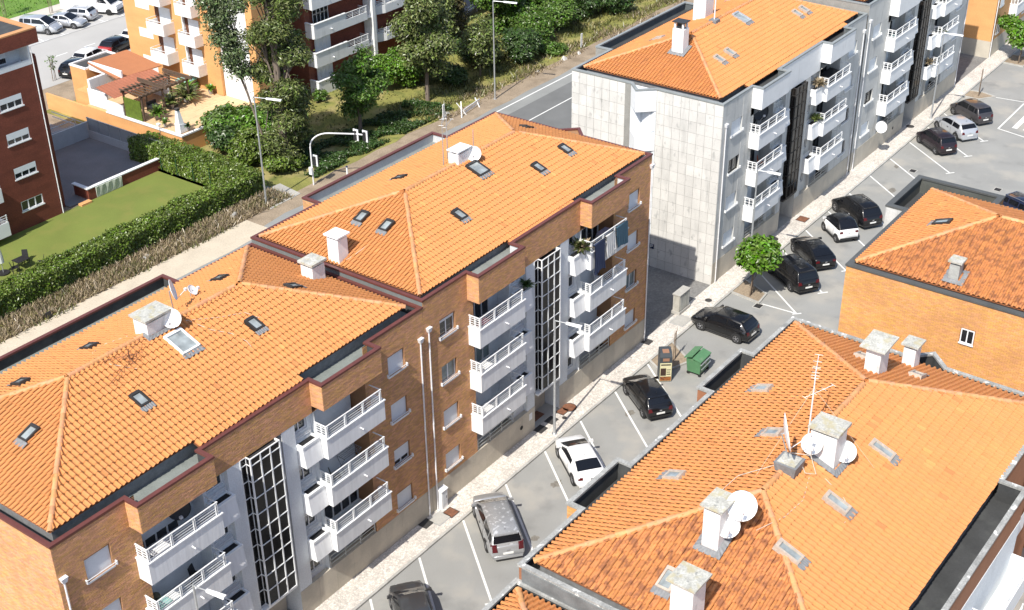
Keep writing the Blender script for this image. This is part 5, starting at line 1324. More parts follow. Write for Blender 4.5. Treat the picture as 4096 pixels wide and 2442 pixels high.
for x, y, z in ((28.65, 31.1, 4.35), (28.95, 30.4, 4.3), (26.8, 34.0, 2.1)):
    h_ = MB(); h_.box(x, x + .05, y - .26, y + .26, z - .45, z + .5); h_.box(x - .16, x - .005, y - .11, y + .11, z - .36, z + .38, 1); h_.box(x + .055, x + .3, y - .13, y + .13, z - .38, z + .42, 1)
    o = h_.build('signal_head', [FRAME_W, PL_BLACK], sg)
h_ = MB(); h_.box(26.35, 26.55, 34.05, 34.35, 1.0, 1.6); h_.build('control_box', FRAME_W, sg)
for x, y, l in ((66.3, 34.8, 'striped white marker post by the highway near the concrete block'), (43.3, 34.2, 'leaning white marker post by the highway above the middle roof')):
    t = thing('marker_post', l, 'marker post', (x, y, 0)); MB().box(x - .13, x - .03, y - .03, y + .03, 0, 1.5).build('stripe', FRAME_W, t); MB().box(x + .03, x + .13, y - .03, y + .03, 0, 1.5).build('stripe', FRAME_W, t); MB().box(x - .03, x + .03, y - .02, y + .02, 0, 1.4).build('post', PL_BLACK, t)
br = thing('road_barrier', 'fallen white barrier at the road edge above the middle roof', 'barrier', (46, 33.6, 0)); mb = MB(); mb.bar((45.2, 33.4, .5), (48, 33.8, .55), .06, .14); mb.bar((45.2, 33.4, .2), (48, 33.8, .25), .06, .14); mb.bar((45.4, 33.3, 0), (44.8, 33.9, 1.2), .08, .08); mb.bar((44.6, 33.2, 0), (45.3, 33.8, 1.2), .08, .08); mb.bar((47.5, 33.4, 0), (47.6, 34.0, .8), .08, .08); mb.build('barrier_bars', FRAME_W, br)
bo = thing('bollard', 'small white bollard on the verge beside the middle block', 'bollard', (29.5, 33.2, 0)); MB().tube([(29.5, 33.2, 0), (29.5, 33.2, .75)], .07, 8).build('bollard_post', FRAME_W, bo); MB().tube([(29.5, 33.2, .75), (29.5, 33.2, .85)], .085, 8).build('bollard_cap', NAVY, bo)
ps = thing('parking_sign', 'small dark parking sign on the concrete gable, white letter P', 'sign', (30.27, 4.8, 1.7))
MB().box(30.245, 30.262, 4.64, 4.96, 1.5, 1.86).build('sign_plate', flat('sign_navy', (.015, .025, .07), .5), ps)
mb = MB(); xs_ = 30.238
mb.box(xs_, xs_ + .006, 4.86, 4.90, 1.57, 1.82); mb.box(xs_, xs_ + .006, 4.72, 4.859, 1.785, 1.82); mb.box(xs_, xs_ + .006, 4.72, 4.859, 1.675, 1.71); mb.box(xs_, xs_ + .006, 4.70, 4.738, 1.711, 1.784); mb.build('letter_p', FRAME_W, ps)
# ------------------------------------------------------------------ vegetation
def leaves(C, Nrm, size, rg, aspect=.5, spread=.38):
    """C (n,3) centres, Nrm (n,3) preferred normals -> V,F of bent two-quad leaves (as quads)"""
    n = len(C)
    nn = Nrm + rg.normal(0, spread, (n, 3)); nn /= np.linalg.norm(nn, axis=1)[:, None] + 1e-9
    t = rg.normal(0, 1, (n, 3)); t -= (t * nn).sum(1)[:, None] * nn; t /= np.linalg.norm(t, axis=1)[:, None] + 1e-9
    b = np.cross(nn, t)
    s = size * rg.uniform(.6, 1.35, n)[:, None]
    w = s * aspect
    V = np.stack([C - t * s * .5, C + b * w * .5 + nn * s * .10, C + t * s * .5 - nn * s * .12, C - b * w * .5 + nn * s * .10], 1)
    return V.reshape(-1, 3), np.arange(4 * n).reshape(n, 4)

def crown_pts(blobs, n, rg, clump=14, cs=.32, shell=.55):
    """leaf centres in clumps spread over the outer part of ellipsoid blobs (cx,cy,cz,rx,ry,rz,weight)"""
    B = np.array([b[:6] for b in blobs], float); wt = np.array([b[6] if len(b) > 6 else b[3] * b[4] for b in blobs], float); wt /= wt.sum()
    k = max(1, n // clump)
    bi = rg.choice(len(B), k, p=wt)
    d = rg.normal(0, 1, (k, 3)); d /= np.linalg.norm(d, axis=1)[:, None]
    r = rg.uniform(shell, 1.0, k) ** .7
    c = B[bi, :3] + d * B[bi, 3:6] * r[:, None]
    c = np.repeat(c, clump, 0); d = np.repeat(d, clump, 0)
    P = c + rg.normal(0, cs, (len(c), 3)) * np.array([1, 1, .6])
    nr = d * .7 + np.array([0, 0, .6])
    return P, nr

def tree(name, label, base, th, blobs, n, size, m, cat='tree', group=None, tr=.14, clump=14, cs=.32, seed=0, limbs=True, bark=BARK, aspect=.5, lean=(0, 0), shell=.55, part='crown', trunkpart='trunk'):
    rg = np.random.default_rng(seed + 11)
    t = thing(name, label, cat, base, group=group); x, y, z = base
    mb = MB(); k = 6; top = Vector((x + lean[0], y + lean[1], z + th))
    pts = [Vector(base).lerp(top, i / k) + Vector((rg.normal(0, .05), rg.normal(0, .05), 0)) * (1 if 0 < i < k else 0) for i in range(k + 1)]
    mb.tube(pts, [tr * (1.25 - .85 * i / k) for i in range(k + 1)], 7)
    if limbs:
        for b in blobs:
            q = Vector(b[:3]); s = pts[min(k, 2 + int(rg.integers(0, 4)))]
            if q.z > s.z - 1.5: mb.tube([s, s.lerp(q, .5) + Vector((0, 0, .15)), q], [tr * .42, tr * .28, tr * .12], 5)
            for _ in range(3):
                e = q + Vector((rg.normal(0, b[3] * .55), rg.normal(0, b[4] * .55), rg.normal(0, b[5] * .4))); mb.tube([s.lerp(q, .6), e], [tr * .2, tr * .06], 4)
    mb.build(trunkpart, bark, t)
    P, nr = crown_pts(blobs, int(n * 1.75), rg, int(clump * 1.9), cs * .95, shell)
    P[:, 2] = np.maximum(P[:, 2], z + .08)
    V, F = leaves(P, nr, size, rg, aspect)
    link(part, npmesh(part, V - np.array(base), F, m), t)
    return t

# big feathery tree by the traffic signal
rb = np.random.default_rng(3)
bl = []
for z, r in ((1.6, 1.4), (3.0, 1.9), (4.6, 2.0), (6.2, 2.1), (7.9, 2.2), (9.6, 2.3), (11.3, 2.2), (13.0, 2.1), (14.6, 2.0), (16.2, 1.8), (17.6, 1.2)):
    for i in range(3):
        a = rb.uniform(0, 6.28); q = r * rb.uniform(.35, .8); bl.append((27.9 + math.cos(a) * q, 38.2 + math.sin(a) * q, z + rb.normal(0, .35), r * .46, r * .46, .62))
tree('feathery_tree', 'tallest tree, feathery olive foliage, in front of the orange block', (27.7, 38.3, 0), 17, bl, 22000, .34, LEAF_OL, tr=.34, clump=18, cs=.36, seed=1, aspect=.34, shell=.35)
bl = []
for px, z, r in ((-4.2, 15.6, .9), (-4.4, 14.2, 1.0), (-3.9, 12.9, 1.0), (-3.7, 11.5, 1.0), (-3.0, 10.2, .9), (-2.6, 8.8, .8), (-3.4, 9.6, .6), (-2.6, 14.0, .8)):
    bl.append((27.6 + px * .62, 38.4 - px * .78, z, r, r, r * .7))
tree('feathery_tree', 'sparse pale leaning tree left of the tallest tree, against white wall', (26.9, 38.9, 0), 13.5, bl, 5200, .29, LEAF_SG, tr=.09, clump=12, cs=.35, seed=2, aspect=.42, lean=(-1.9, 2.6))
def bush(label, x, y, r, h, n, m, size=.26, seed=0, z=0, name='shrub', aspect=.55, group=None, parts=5):
    rg = np.random.default_rng(seed + 100); bl = []
    for i in range(parts):
        a = rg.uniform(0, 6.28); q = r * rg.uniform(.1, .6); bl.append((x + math.cos(a) * q, y + math.sin(a) * q, z + h * rg.uniform(.35, .72), r * rg.uniform(.45, .7), r * rg.uniform(.45, .7), h * rg.uniform(.25, .36)))
    return tree(name, label, (x, y, z), h * .55, bl, n, size, m, 'shrub', group, tr=.07, clump=12, cs=r * .10, seed=seed, aspect=aspect, part='foliage', trunkpart='stem')
def rtree(label, x, y, h, r, z0, n, m, seed, size=.30, tr=.15, nb=9, aspect=.5, cs=.32, name='broadleaf_tree'):
    rg = np.random.default_rng(seed + 50); bl = []
    for i in range(nb):
        f = (i + .5) / nb; z = z0 + (h - z0) * f; rr = r * (.55 + .6 * math.sin(math.pi * min(1, f * 1.05 + .08))) * .8
        a = rg.uniform(0, 6.28); q = rr * rg.uniform(.25, .7); bl.append((x + math.cos(a) * q, y + math.sin(a) * q, z, rr * .62, rr * .62, (h - z0) * .13))
    return tree(name, label, (x, y, 0), h * .85, bl, n, size, m, tr=tr, clump=13, cs=cs, seed=seed, aspect=aspect)
rtree('compact green tree with a dark underside, above the traffic signal', 37.1, 38.6, 7.2, 2.3, 1.7, 7500, LEAF, 4)
rtree('tall slim trunked tree with loose olive crown in the middle of the verge', 46.0, 38.3, 12.0, 2.7, 3.4, 9500, LEAF_OL, 5, size=.32, tr=.17, nb=13, cs=.36)
rtree('thin young tree with sparse crown between the loose tree and the lamp', 53.7, 38.1, 5.6, 2.4, 2.0, 3200, LEAF_OL, 6, size=.30, tr=.08, nb=6, cs=.4)
rtree('large dark tree at the top edge beside the highway verge', 74.0, 41.5, 8.5, 4.2, .6, 14000, LEAF_DK, 7, size=.36, tr=.25, nb=12)
rtree('dark tree behind the parapet at the top, right of the verge trees', 83.0, 41.5, 8.0, 4.6, .4, 12000, LEAF_DK, 8, size=.38, tr=.25, nb=12)
rtree('second dark tree at the top edge, further right along the highway', 92.0, 41.0, 8.0, 4.8, .4, 10000, LEAF_DK, 9, size=.38, tr=.25, nb=12)
rtree('mid green tree rising behind the verge lamp post', 66.0, 44.5, 7.5, 3.6, .6, 9500, LEAF, 10, size=.34, nb=10)
rtree('bright crowned tree at the top edge between lamp post and dark trees', 72.5, 47.5, 7.5, 3.8, .6, 9000, LEAF_BR, 11, size=.34, nb=10)
rtree('olive tree beside the distant brick building', 57.0, 47.0, 9.0, 3.0, 1.0, 8500, LEAF_OL, 12, size=.32, nb=10)
rtree('reddish olive bushy tree left of the verge lamp post', 61.0, 46.5, 6.0, 2.6, .5, 6500, leafm('leaves_reddish', (.10, .085, .03), .5), 13, size=.3, nb=8)
for args in (('bright green shrub between the long balconies and the compact tree', 45.4, 43.9, 1.7, 3.4, 4200, LEAF_BR, .27, 1), ('tall bright green hedge like shrub below the long balconies', 47.6, 42.9, 2.0, 3.6, 5000, LEAF_BR, .27, 2), ('olive shrub behind the slim trunked tree', 49.5, 42.2, 2.4, 3.6, 5000, LEAF_OL, .27, 3), ('dark low shrub at the foot of the slim trunked tree', 50.5, 39.6, 1.8, 2.2, 3200, LEAF_DK, .26, 4),
             ('dark green round shrub at the verge edge right of the lamp', 60.0, 38.0, 2.3, 3.4, 5000, LEAF_DK, .28, 5), ('broad green shrub in the middle of the right verge', 64.6, 39.6, 2.6, 3.6, 5600, LEAF, .28, 6), ('green shrub left of the dark tree on the verge', 69.0, 40.0, 2.6, 3.8, 5600, LEAF, .28, 7), ('low spreading shrub at the brown verge', 63.4, 36.4, 1.5, 1.3, 1900, LEAF, .25, 8),
             ('big leaved shrub overlapping the terrace corner', 28.9, 46.2, 2.4, 3.4, 4200, LEAF, .40, 9), ('broad big leaved shrub below the terrace edge', 31.3, 44.4, 2.5, 3.4, 4600, LEAF, .36, 10), ('dark shrub at the foot of the orange retaining wall', 26.6, 44.3, 2.0, 2.8, 4200, LEAF_DK, .28, 11), ('mid green shrub between hedge corner and lamp post', 26.2, 41.6, 2.1, 2.8, 4600, LEAF_HG, .27, 12), ('bright shrub left of the tallest trunk', 28.8, 42.2, 2.2, 3.4, 4800, LEAF_BR, .28, 13),
             ('dark shrub right of the tallest trunk', 30.4, 40.0, 1.9, 2.2, 4000, LEAF_DK, .28, 14), ('low leafy shrub in front of the tallest trunk', 27.2, 38.6, 1.9, 2.0, 3600, LEAF_HG, .26, 15), ('green shrub at the foot of the white balconies', 40.3, 46.6, .9, 1.0, 1000, LEAF, .24, 17), ('olive bush behind the marker post', 57.2, 41.6, 2.2, 3.0, 4200, LEAF_OL, .28, 18), ('dark shrub under the verge lamp post', 55.8, 40.4, 2.2, 3.2, 4600, LEAF_DK, .28, 19), ('dark green bush at the far end of the verge', 77.6, 38.2, 2.2, 2.4, 4000, LEAF_DK, .3, 20)):
    bush(args[0], *args[1:7], size=args[7], seed=args[8])
# hedges
def hedge(label, x0, x1, y0, y1, h, n, seed):
    rg = np.random.default_rng(seed)
    t = thing('hedge', label, 'hedge', ((x0 + x1) / 2, y0, 0))
    MB().box(x0 + .25, x1 - .25, y0 + .22, y1 - .22, 0, h - .3).build('hedge_core', LEAF_HG, t)
    L = np.array([x1 - x0, y1 - y0]); A = np.array([L[0] * L[1], L[0] * h, L[0] * h, L[1] * h, L[1] * h]); k = rg.choice(5, n, p=A / A.sum())
    u = rg.random(n); v = rg.random(n); P = np.empty((n, 3)); N = np.zeros((n, 3))
    for f in range(5):
        s = k == f
        if f == 0: P[s] = np.stack([x0 + u[s] * L[0], y0 + v[s] * L[1], np.full(s.sum(), h)], 1); N[s] = (0, 0, 1)
        elif f in (1, 2): P[s] = np.stack([x0 + u[s] * L[0], np.full(s.sum(), y0 if f == 1 else y1), v[s] * h], 1); N[s] = (0, -1 if f == 1 else 1, .6)
        else: P[s] = np.stack([np.full(s.sum(), x0 if f == 3 else x1), y0 + u[s] * L[1], v[s] * h], 1); N[s] = (-1 if f == 3 else 1, 0, .6)
    # lumpy outline
    b = np.sin(P[:, 0] * 2.1 + 1.3 * np.sin(P[:, 2] * 3)) * .5 + np.sin(P[:, 1] * 2.7 + P[:, 0] * 1.1) * .5 + np.sin(P[:, 0] * 5.3 + P[:, 2] * 4.1) * .35
    nn = N / np.linalg.norm(N, axis=1)[:, None]
    P = P + nn * (b * .13 - .08 + rg.normal(0, .07, n))[:, None]; P[:, 2] = np.maximum(P[:, 2], .05)
    V, F = leaves(P, N, .20, rg, .6, .6)
    link('foliage', npmesh('foliage', V - np.array(ORG[t.name]), F, LEAF_HG), t)
hedge('long clipped green hedge between the lawn and the dirt path', -4, 23.6, 36.5, 38.3, 1.75, 30000, 5)
hedge('shorter clipped hedge closing the right end of the lawn', 21.5, 23.7, 38.4, 50.5, 1.9, 15000, 6)
wf = thing('wire_fence', 'green wire fence posts along the inner side of the short hedge', 'fence', (21.35, 43, 0)); FGREEN = mat('fence_green', (.02, .08, .04), .5)
for y in (40.5, 42.5, 44.5, 46.4): MB().tube([(21.36, y, 0), (21.36, y, 1.8)], .03, 6).build('fence_post', FGREEN, wf); MB().box(21.2, 21.4, 38.4, 46.7, 0, .14).build('fence_curb', CONCF, wf)
# scattered dry weeds and grass
def tufts(name, label, xs, ys, n, m, size, seed, dens=None, h=.35):
    rg = np.random.default_rng(seed)
    C = np.stack([rg.uniform(*xs, n), rg.uniform(*ys, n), np.zeros(n)], 1)
    if dens: 
        k = np.sin(C[:, 0] * .9) + np.sin(C[:, 1] * 2.3 + C[:, 0] * .4) + rg.normal(0, .8, n); C = C[k > dens]
    n = len(C); a = rg.uniform(0, 6.28, n); d = np.stack([np.cos(a), np.sin(a), np.zeros(n)], 1) * size; hh = h * rg.uniform(.4, 1.4, n); ln = rg.normal(0, .5, (n, 3)) * hh[:, None]; ln[:, 2] = 0
    T = C + ln; T[:, 2] = hh
    V = np.stack([C - d * .5, C + d * .5, T + d * .12, T - d * .12], 1).reshape(-1, 3)
    o = link(name, npmesh(name, V, np.arange(4 * n).reshape(n, 4), m), None, (0, 0, 0)); stuff(o); tag(o, label, 'weeds'); return o
tufts('dry_weeds', 'dry grey brown weeds along the foot of the long hedge', (-12, 24), (34.0, 36.5), 11000, STRAW, .10, 1, .0, .32)
tufts('green_weeds', 'green weeds between the dry stalks and the sandy path', (-12, 24), (33.7, 36.2), 5000, WEED, .09, 2, .6, .35)
tufts('verge_grass', 'rough grass tufts on the bank beside the highway', (42, 100), (34.6, 40), 9000, WEED, .12, 3, -.4, .40)
tufts('verge_straw', 'dry straw coloured tufts on the highway verge', (43, 100), (33.8, 36.2), 5000, STRAW, .10, 4, .1, .35)
tufts('bank_grass', 'rough grass on the slope below the long balconies', (33, 80), (39, 48), 5000, WEED, .12, 5, .1, .14)
tufts('park_blades', 'grass of the park lawn beyond the back street', (10, 60), (91.8, 110), 7000, leafm('park_blade', (.10, .22, .02), .3), .16, 6, None, .2)
rgi = np.random.default_rng(77); n_ = 16000
C_ = np.stack([rgi.uniform(27.5, 45.5, n_), rgi.uniform(34.9, 39.4, n_), np.zeros(n_)], 1); k_ = np.sin(C_[:, 0] * 1.3) * .5 + np.sin(C_[:, 1] * 2.1 + C_[:, 0]) * .5; C_ = C_[k_ > -.45]; C_[:, 2] = (.25 + .3 * (np.sin(C_[:, 0] * 2.3 + C_[:, 1]) + 1) * .5) * rgi.uniform(.2, 1, len(C_))
V_, F_ = leaves(C_, np.tile((0, 0, 1.0), (len(C_), 1)), .24, rgi, .55, .6)
o_ = link('ground_cover', npmesh('ground_cover', V_, F_, LEAF_DK), None, (0, 0, 0)); stuff(o_); tag(o_, 'dark low ground cover under the verge trees', 'ground cover')
# street trees
bl = [(30.75 + math.cos(a) * .75, -3.2 + math.sin(a) * .75, z, .62, .62, .5) for a in np.linspace(0, 5.4, 6) for z in (2.95, 3.55)] + [(30.75, -3.2, 4.0, .75, .75, .45), (30.75, -3.2, 3.2, .9, .9, .7)]
rt = tree('street_tree', 'round bright green tree in its kerbed pit beside the black people carrier', (30.75, -2.85, .05), 2.9, bl, 3800, .34, LEAF_BR, tr=.07, clump=9, cs=.16, seed=20, aspect=.6, shell=.6)
mb = MB(); mb.tube([(30.45, -2.9, 0), (30.6, -3.0, 2.5)], .04, 6); mb.tube([(31.05, -2.7, 0), (30.95, -2.8, 2.5)], .04, 6); mb.build('stake', STAKE, rt)
bl = [(86.6 + rb.normal(0, .7), -2.8 + rb.normal(0, .7), 3.2 + rb.normal(0, .4), .8, .8, .6) for _ in range(7)]
rt = tree('street_tree', 'round bright green tree at the right edge by the orange gabled block', (86.5, -2.9, .05), 2.9, bl, 2600, .34, LEAF_BR, tr=.07, clump=9, cs=.18, seed=21, aspect=.6)
mb = MB(); mb.tube([(86.2, -2.9, 0), (86.3, -3.0, 2.4)], .04, 6); mb.tube([(86.8, -2.8, 0), (86.7, -2.9, 2.4)], .04, 6); mb.build('stake', STAKE, rt)
def sapling(label, x, y, h, leaf=0):
    t = thing('staked_sapling', label, 'sapling', (x, y, .05)); MB().tube([(x - .22, y, 0), (x - .16, y, h)], .032, 6).build('stake', STAKE, t); MB().tube([(x + .22, y + .1, 0), (x + .16, y + .1, h * .97)], .032, 6).build('stake', STAKE, t)
    mb = MB(); mb.tube([(x, y, 0), (x + .02, y, h * .9), (x + .3, y + .1, h * 1.1)], [.03, .02, .008], 5); mb.tube([(x, y, h * .5), (x - .25, y - .1, h * .8)], [.015, .006], 4); mb.build('stem', BARK, t)
    if leaf:
        rg = np.random.default_rng(int(x)); P, nr = crown_pts([(x, y, h * .8, .4, .4, h * .35)], leaf, rg, 6, .12); V, F = leaves(P, nr, .2, rg, .55); link('foliage', npmesh('foliage', V - np.array(ORG[t.name]), F, LEAF), t)
sapling('two bare stakes with a dead sapling in the far kerbed pit', 75.75, -2.75, 2.6)
sapling('bare stakes and crooked sapling behind the advertising recycling box', 20.6, -2.8, 2.1)
sapling('two timber stakes with a climbing sapling near the parked black car', 29.7, 71.6, 2.2, 120)
sapling('pale timber stakes on the back pavement behind the silver cars', 42.7, 89.4, 4.6)
sapling('thin leafy sapling on the park edge at the top left corner', 39.0, 92.6, 4.0, 260)
# potted plants
def pot(label, x, y, z, r, n, m, h=.7, size=.3, seed=0, pr=.2):
    t = thing('potted_plant', label, 'potted plant', (x, y, z)); mb = MB(); mb.lathe((x, y, z), [(0, 0), (pr * .75, 0), (pr, .38), (pr * .88, .38), (pr * .8, .30), (0, .30)], 12); mb.build('pot', POTM, t)
    rg = np.random.default_rng(seed + 300); k = n
    a = rg.uniform(0, 6.28, k); e = rg.uniform(.35, 1.3, k); L = rg.uniform(.5, 1.1, k) * h
    d = np.stack([np.cos(a) * np.cos(e), np.sin(a) * np.cos(e), np.sin(e)], 1); s = np.cross(d, (0, 0, 1)); s /= np.linalg.norm(s, axis=1)[:, None] + 1e-6
    c = np.array([x, y, z + .35]); p1 = c + d * L[:, None] * .6; p2 = c + d * L[:, None] * 1.1 - np.array([0, 0, 1]) * (L * .3)[:, None]
    w = size * .28
    V = np.stack([np.broadcast_to(c, p1.shape) - s * w * .3, np.broadcast_to(c, p1.shape) + s * w * .3, p1 + s * w, p1 - s * w, p2 + s * w * .2, p2 - s * w * .2], 1).reshape(-1, 3)
    F = np.concatenate([np.array([[0, 1, 2, 3], [3, 2, 4, 5]]) + 6 * i for i in range(k)])
    link('foliage', npmesh('foliage', V - np.array(ORG[t.name]), F, m), t); return t
pot('large leafy potted plant at the open edge of the pergola', 28.6, 53.2, 1.7, 1, 70, LEAF_OL, 1.3, .45, 1, .3)
pot('tall potted palm right of the pergola', 30.4, 53.2, 1.7, 1, 90, LEAF_OL, 1.7, .45, 2, .32)
pot('bushy potted palm beside the pale green cabinet', 31.3, 54.3, 1.7, 1, 90, LEAF_BR, 1.6, .45, 3, .32)
pot('leafy plant at the near post of the pergola', 26.2, 52.2, 1.7, 1, 90, LEAF, 1.2, .4, 4, .3)
pot('small potted plant at the orange corner pier', 33.0, 52.9, 1.7, 1, 50, LEAF_BR, .7, .35, 5, .25)
pot('small dark pot by the terrace door', 33.1, 55.0, 1.7, 1, 30, LEAF_DK, .5, .3, 6, .2)
pot('small plants along the terrace coping', 25.3, 50.2, 1.72, 1, 40, LEAF, .6, .3, 7, .15)
pot('little shrub beside the barbecue', 25.9, 47.95, 1.72, 1, 40, LEAF_DK, .55, .3, 8, .15)
pot('spiky palm in the planter next to the hanging laundry', 13.55, -.15, 9.72, 1, 70, leafm('palm_dark', (.055, .07, .018), .5), .95, .3, 9, .12)
pot('straw coloured drooping plant in the planter beside the palm', 13.75, -.35, 9.75, 1, 60, STRAW, .8, .25, 10, .1)
pot('dry trailing plant in the top planter of the near concrete block', 44.7, -.2, 9.75, 1, 80, STRAW, .9, .25, 11, .12)
pot('green plant in the middle planter of the near concrete block', 44.9, -.15, 7.05, 1, 70, LEAF_OL, .75, .25, 12, .12)
pot('dry plant in the low planter of the far concrete block', 68.2, -.2, 4.5, 1, 60, STRAW, .7, .25, 13, .12)
pot('plant on the balcony corner of the far concrete block', 69.6, -.4, 7.0, 1, 50, LEAF_OL, .6, .25, 14, .12)
pot('green plant in the top left planter of the middle brick block', 8.4, -.1, 9.72, 1, 50, LEAF_DK, .6, .25, 15, .12)
# ------------------------------------------------------------------ cars
TYRE = flat('tyre_rubber', (.018, .018, .018), .85)
RIM = flat('alloy_rim', (.50, .50, .52), .3, metal=.8)
CGLASS = flat('car_glass', (.008, .009, .012), .04, spec=.5)
TRIM = flat('car_trim', (.02, .02, .022), .6)
REDL = flat('tail_light_red', (.085, .005, .008), .25)
CLEARL = flat('headlight_clear', (.60, .62, .64), .15)
PLATE = flat('licence_plate', (.75, .75, .72), .5)
def paint(n, c, metal=.0, rough=.35): return mat(n, c, rough, metal, var=.03, fine=0, coat=1.0, spec=.15 if max(c) < .1 else .5)
P_BLACK = paint('paint_black', (.007, .007, .008)); P_WHITE = paint('paint_white', (.78, .78, .78)); P_SILVER = paint('paint_silver', (.42, .43, .44), .5); P_GREY = paint('paint_anthracite', (.060, .062, .066), .3); P_SILV2 = paint('paint_pale_silver', (.50, .52, .55), .4); P_BLUE = paint('paint_dark_blue', (.010, .014, .035)); P_RED = paint('paint_red', (.35, .012, .012)); P_PURP = paint('paint_aubergine', (.020, .014, .018)); P_BRONZE = paint('paint_grey_brown', (.062, .058, .062), .3); P_MATTE = paint('paint_dusty_grey', (.30, .305, .31), .4, .5)
# length, width, height, wheelbase, front overhang, hood z, belt z, tail z, xw0, xw1, xr1, xr0 (fractions), wheel radius
CT = dict(hatch=(4.15, 1.76, 1.48, 2.58, .84, .88, .95, .98, .21, .44, .86, .965, .32), estate=(4.80, 1.82, 1.50, 2.75, .93, .88, .95, .97, .19, .39, .90, .975, .32),
          coupe=(4.30, 1.80, 1.42, 2.64, .90, .86, .96, 1.02, .20, .46, .73, .955, .33), van=(4.50, 1.85, 1.70, 2.72, .88, .98, 1.05, 1.08, .16, .38, .90, .97, .33), suv=(4.60, 1.90, 1.68, 2.75, .88, 1.00, 1.08, 1.10, .20, .41, .88, .965, .36),
          smart=(2.72, 1.60, 1.55, 1.87, .48, .92, .98, 1.02, .13, .38, .80, .965, .29), sedan=(4.60, 1.78, 1.43, 2.70, .86, .86, .93, .98, .22, .43, .70, .85, .32), mini=(4.05, 1.72, 1.62, 2.55, .80, .95, 1.0, 1.03, .20, .40, .89, .97, .31))

def car(label, kind, pt, pos, heading, scale=1.0, group='cars parked in the near street', roof=None, rails=False, roofglass=False, name='parked_car'):
    L, Wd, H, wb, fo, hz, bz, tz, xw0, xw1, xr1, xr0, wr = CT[kind]
    t = thing(name, label, 'car', (pos[0], pos[1], .004), heading, group=group); t.scale = (scale,) * 3
    ORG[t.name] = (0, 0, 0)
    hw = Wd / 2; xf = L / 2          # local x: front = +L/2
    X = lambda f: xf - f * L
    # --- lower body: loft of stations
    st = [0, .012, .05, .12, .2, xw0, xw1, .6, xr1, xr0 - .01, .985, 1.0]
    def topz(f):
        if f <= xw0: return [.50, .62, .74, hz - .07, hz - .02, hz][[0, .012, .05, .12, .2, xw0].index(f)] if f in (0, .012, .05, .12, .2, xw0) else hz
        if f >= .999: return .62 if kind != 'sedan' else .66
        if f >= .98: return tz - .08
        if kind == 'sedan' and f > xr1: return tz - .02
        return bz + (tz - bz) * max(0, (f - xw0) / (1 - xw0))
    def wid(f):
        a = min(1, .74 + .26 * (min(f, .14) / .14) ** .5); b = min(1, .86 + .14 * (min(1 - f, .10) / .10) ** .5); return hw * a * b
    secs = []
    for f in st:
        w = wid(f); z = topz(f); zb = .20 if .08 < f < .92 else .26; x = X(f)
        zm = min(.55, z - .06)
        half = [(0, zb), (w * .80, zb), (w * .95, zb + .07), (w, zm - .08), (w * .995, zm + .05), (w * .965, z - .05), (w * .90, z), (w * .45, z + .025), (0, z + .03)]
        secs.append([(x, y, zz) for y, zz in half] + [(x, -y, zz) for y, zz in half[-2:0:-1]])
    V = [p for s in secs for p in s]; k = len(secs[0]); F = []
    for i in range(len(secs) - 1):
        for j in range(k):
            j2 = (j + 1) % k; F.append((i * k + j, (i + 1) * k + j, (i + 1) * k + j2, i * k + j2))
    F.append(tuple(range(k))); F.append(tuple((len(secs) - 1) * k + j for j in reversed(range(k))))
    mb = MB(); mb.arr(V, F)
    # --- greenhouse
    wb_, wt = hw * .93, hw * .74
    gs = [xw0 - .005, xw0 + (xw1 - xw0) * .5, xw1, (xw1 + xr1) / 2, xr1, xr1 + (xr0 - xr1) * .5, xr0]
    def roofz(f):
        lo = topz(f) if f <= .98 else bz
        if f <= xw0: return bz - .02
        if f < xw1: u = (f - xw0) / (xw1 - xw0); return hz + (H - .03 - hz) * (u ** .9)
        if f <= xr1: u = (f - xw1) / (xr1 - xw1); return H - .03 + .03 * math.sin(math.pi * min(1, u * 1.2 + .1)) - (.05 if kind == 'coupe' else .02) * u
        u = (f - xr1) / (xr0 - xr1); return (H - (.08 if kind == 'coupe' else .05)) * (1 - u ** 1.15) + (tz + .0) * u ** 1.15
    G = []
    for f in gs:
        z = max(roofz(f), topz(min(f, .97)) - .01); b = topz(min(f, .97)) - .03; u = (z - b) / (H - b); w = wb_ + (wt - wb_) * max(0, min(1, u)); x = X(f); wbase = min(wb_, wid(min(f, .985)) * .95); w = min(w, wbase)
        G.append([(x, wbase, b), (x, w, z - .05 * u), (x, w * .82, z), (x, 0, z + .025 * u)])
    full = [s + [(x, -y, z) for x, y, z in s[-2::-1]] for s in G]
    V = [p for s in full for p in s]; k2 = len(full[0]); F = []
    for i in range(len(full) - 1):
        for j in range(k2 - 1): F.append((i * k2 + j, (i + 1) * k2 + j, (i + 1) * k2 + j + 1, i * k2 + j + 1))
    if roof is None: mb.arr(V, F)
    body = mb.build('body', pt, t, org=(0, 0, 0), smooth=True)
    if roof is not None:
        m2 = MB(); m2.arr(V, F); m2.build('cabin_roof', roof, t, org=(0, 0, 0), smooth=True)
    # --- glass
    lerp = lambda a, b, u: tuple(a[i] + (b[i] - a[i]) * u for i in range(3))
    off = lambda p, d: (p[0] + d[0], p[1] + d[1], p[2] + d[2])
    def glass(nm, pts): g = MB(); g.poly(pts); g.build(nm, CGLASS, t, org=(0, 0, 0))
    def edge(f, yf, lift):              # point on the top surface at station fraction f
        i = max(j for j in range(len(gs)) if gs[j] <= f + 1e-9); i = min(i, len(gs) - 2); u = (f - gs[i]) / (gs[i + 1] - gs[i])
        a, b = G[i], G[i + 1]; e = lerp(a[1], b[1], u); c = lerp(a[3], b[3], u); p = lerp(a[2], b[2], u)
        q = lerp(c, p, abs(yf) / .82) if abs(yf) <= .82 else lerp(p, e, (abs(yf) - .82) / .18)
        return (q[0], q[1] * (1 if yf >= 0 else -1), q[2] + lift)
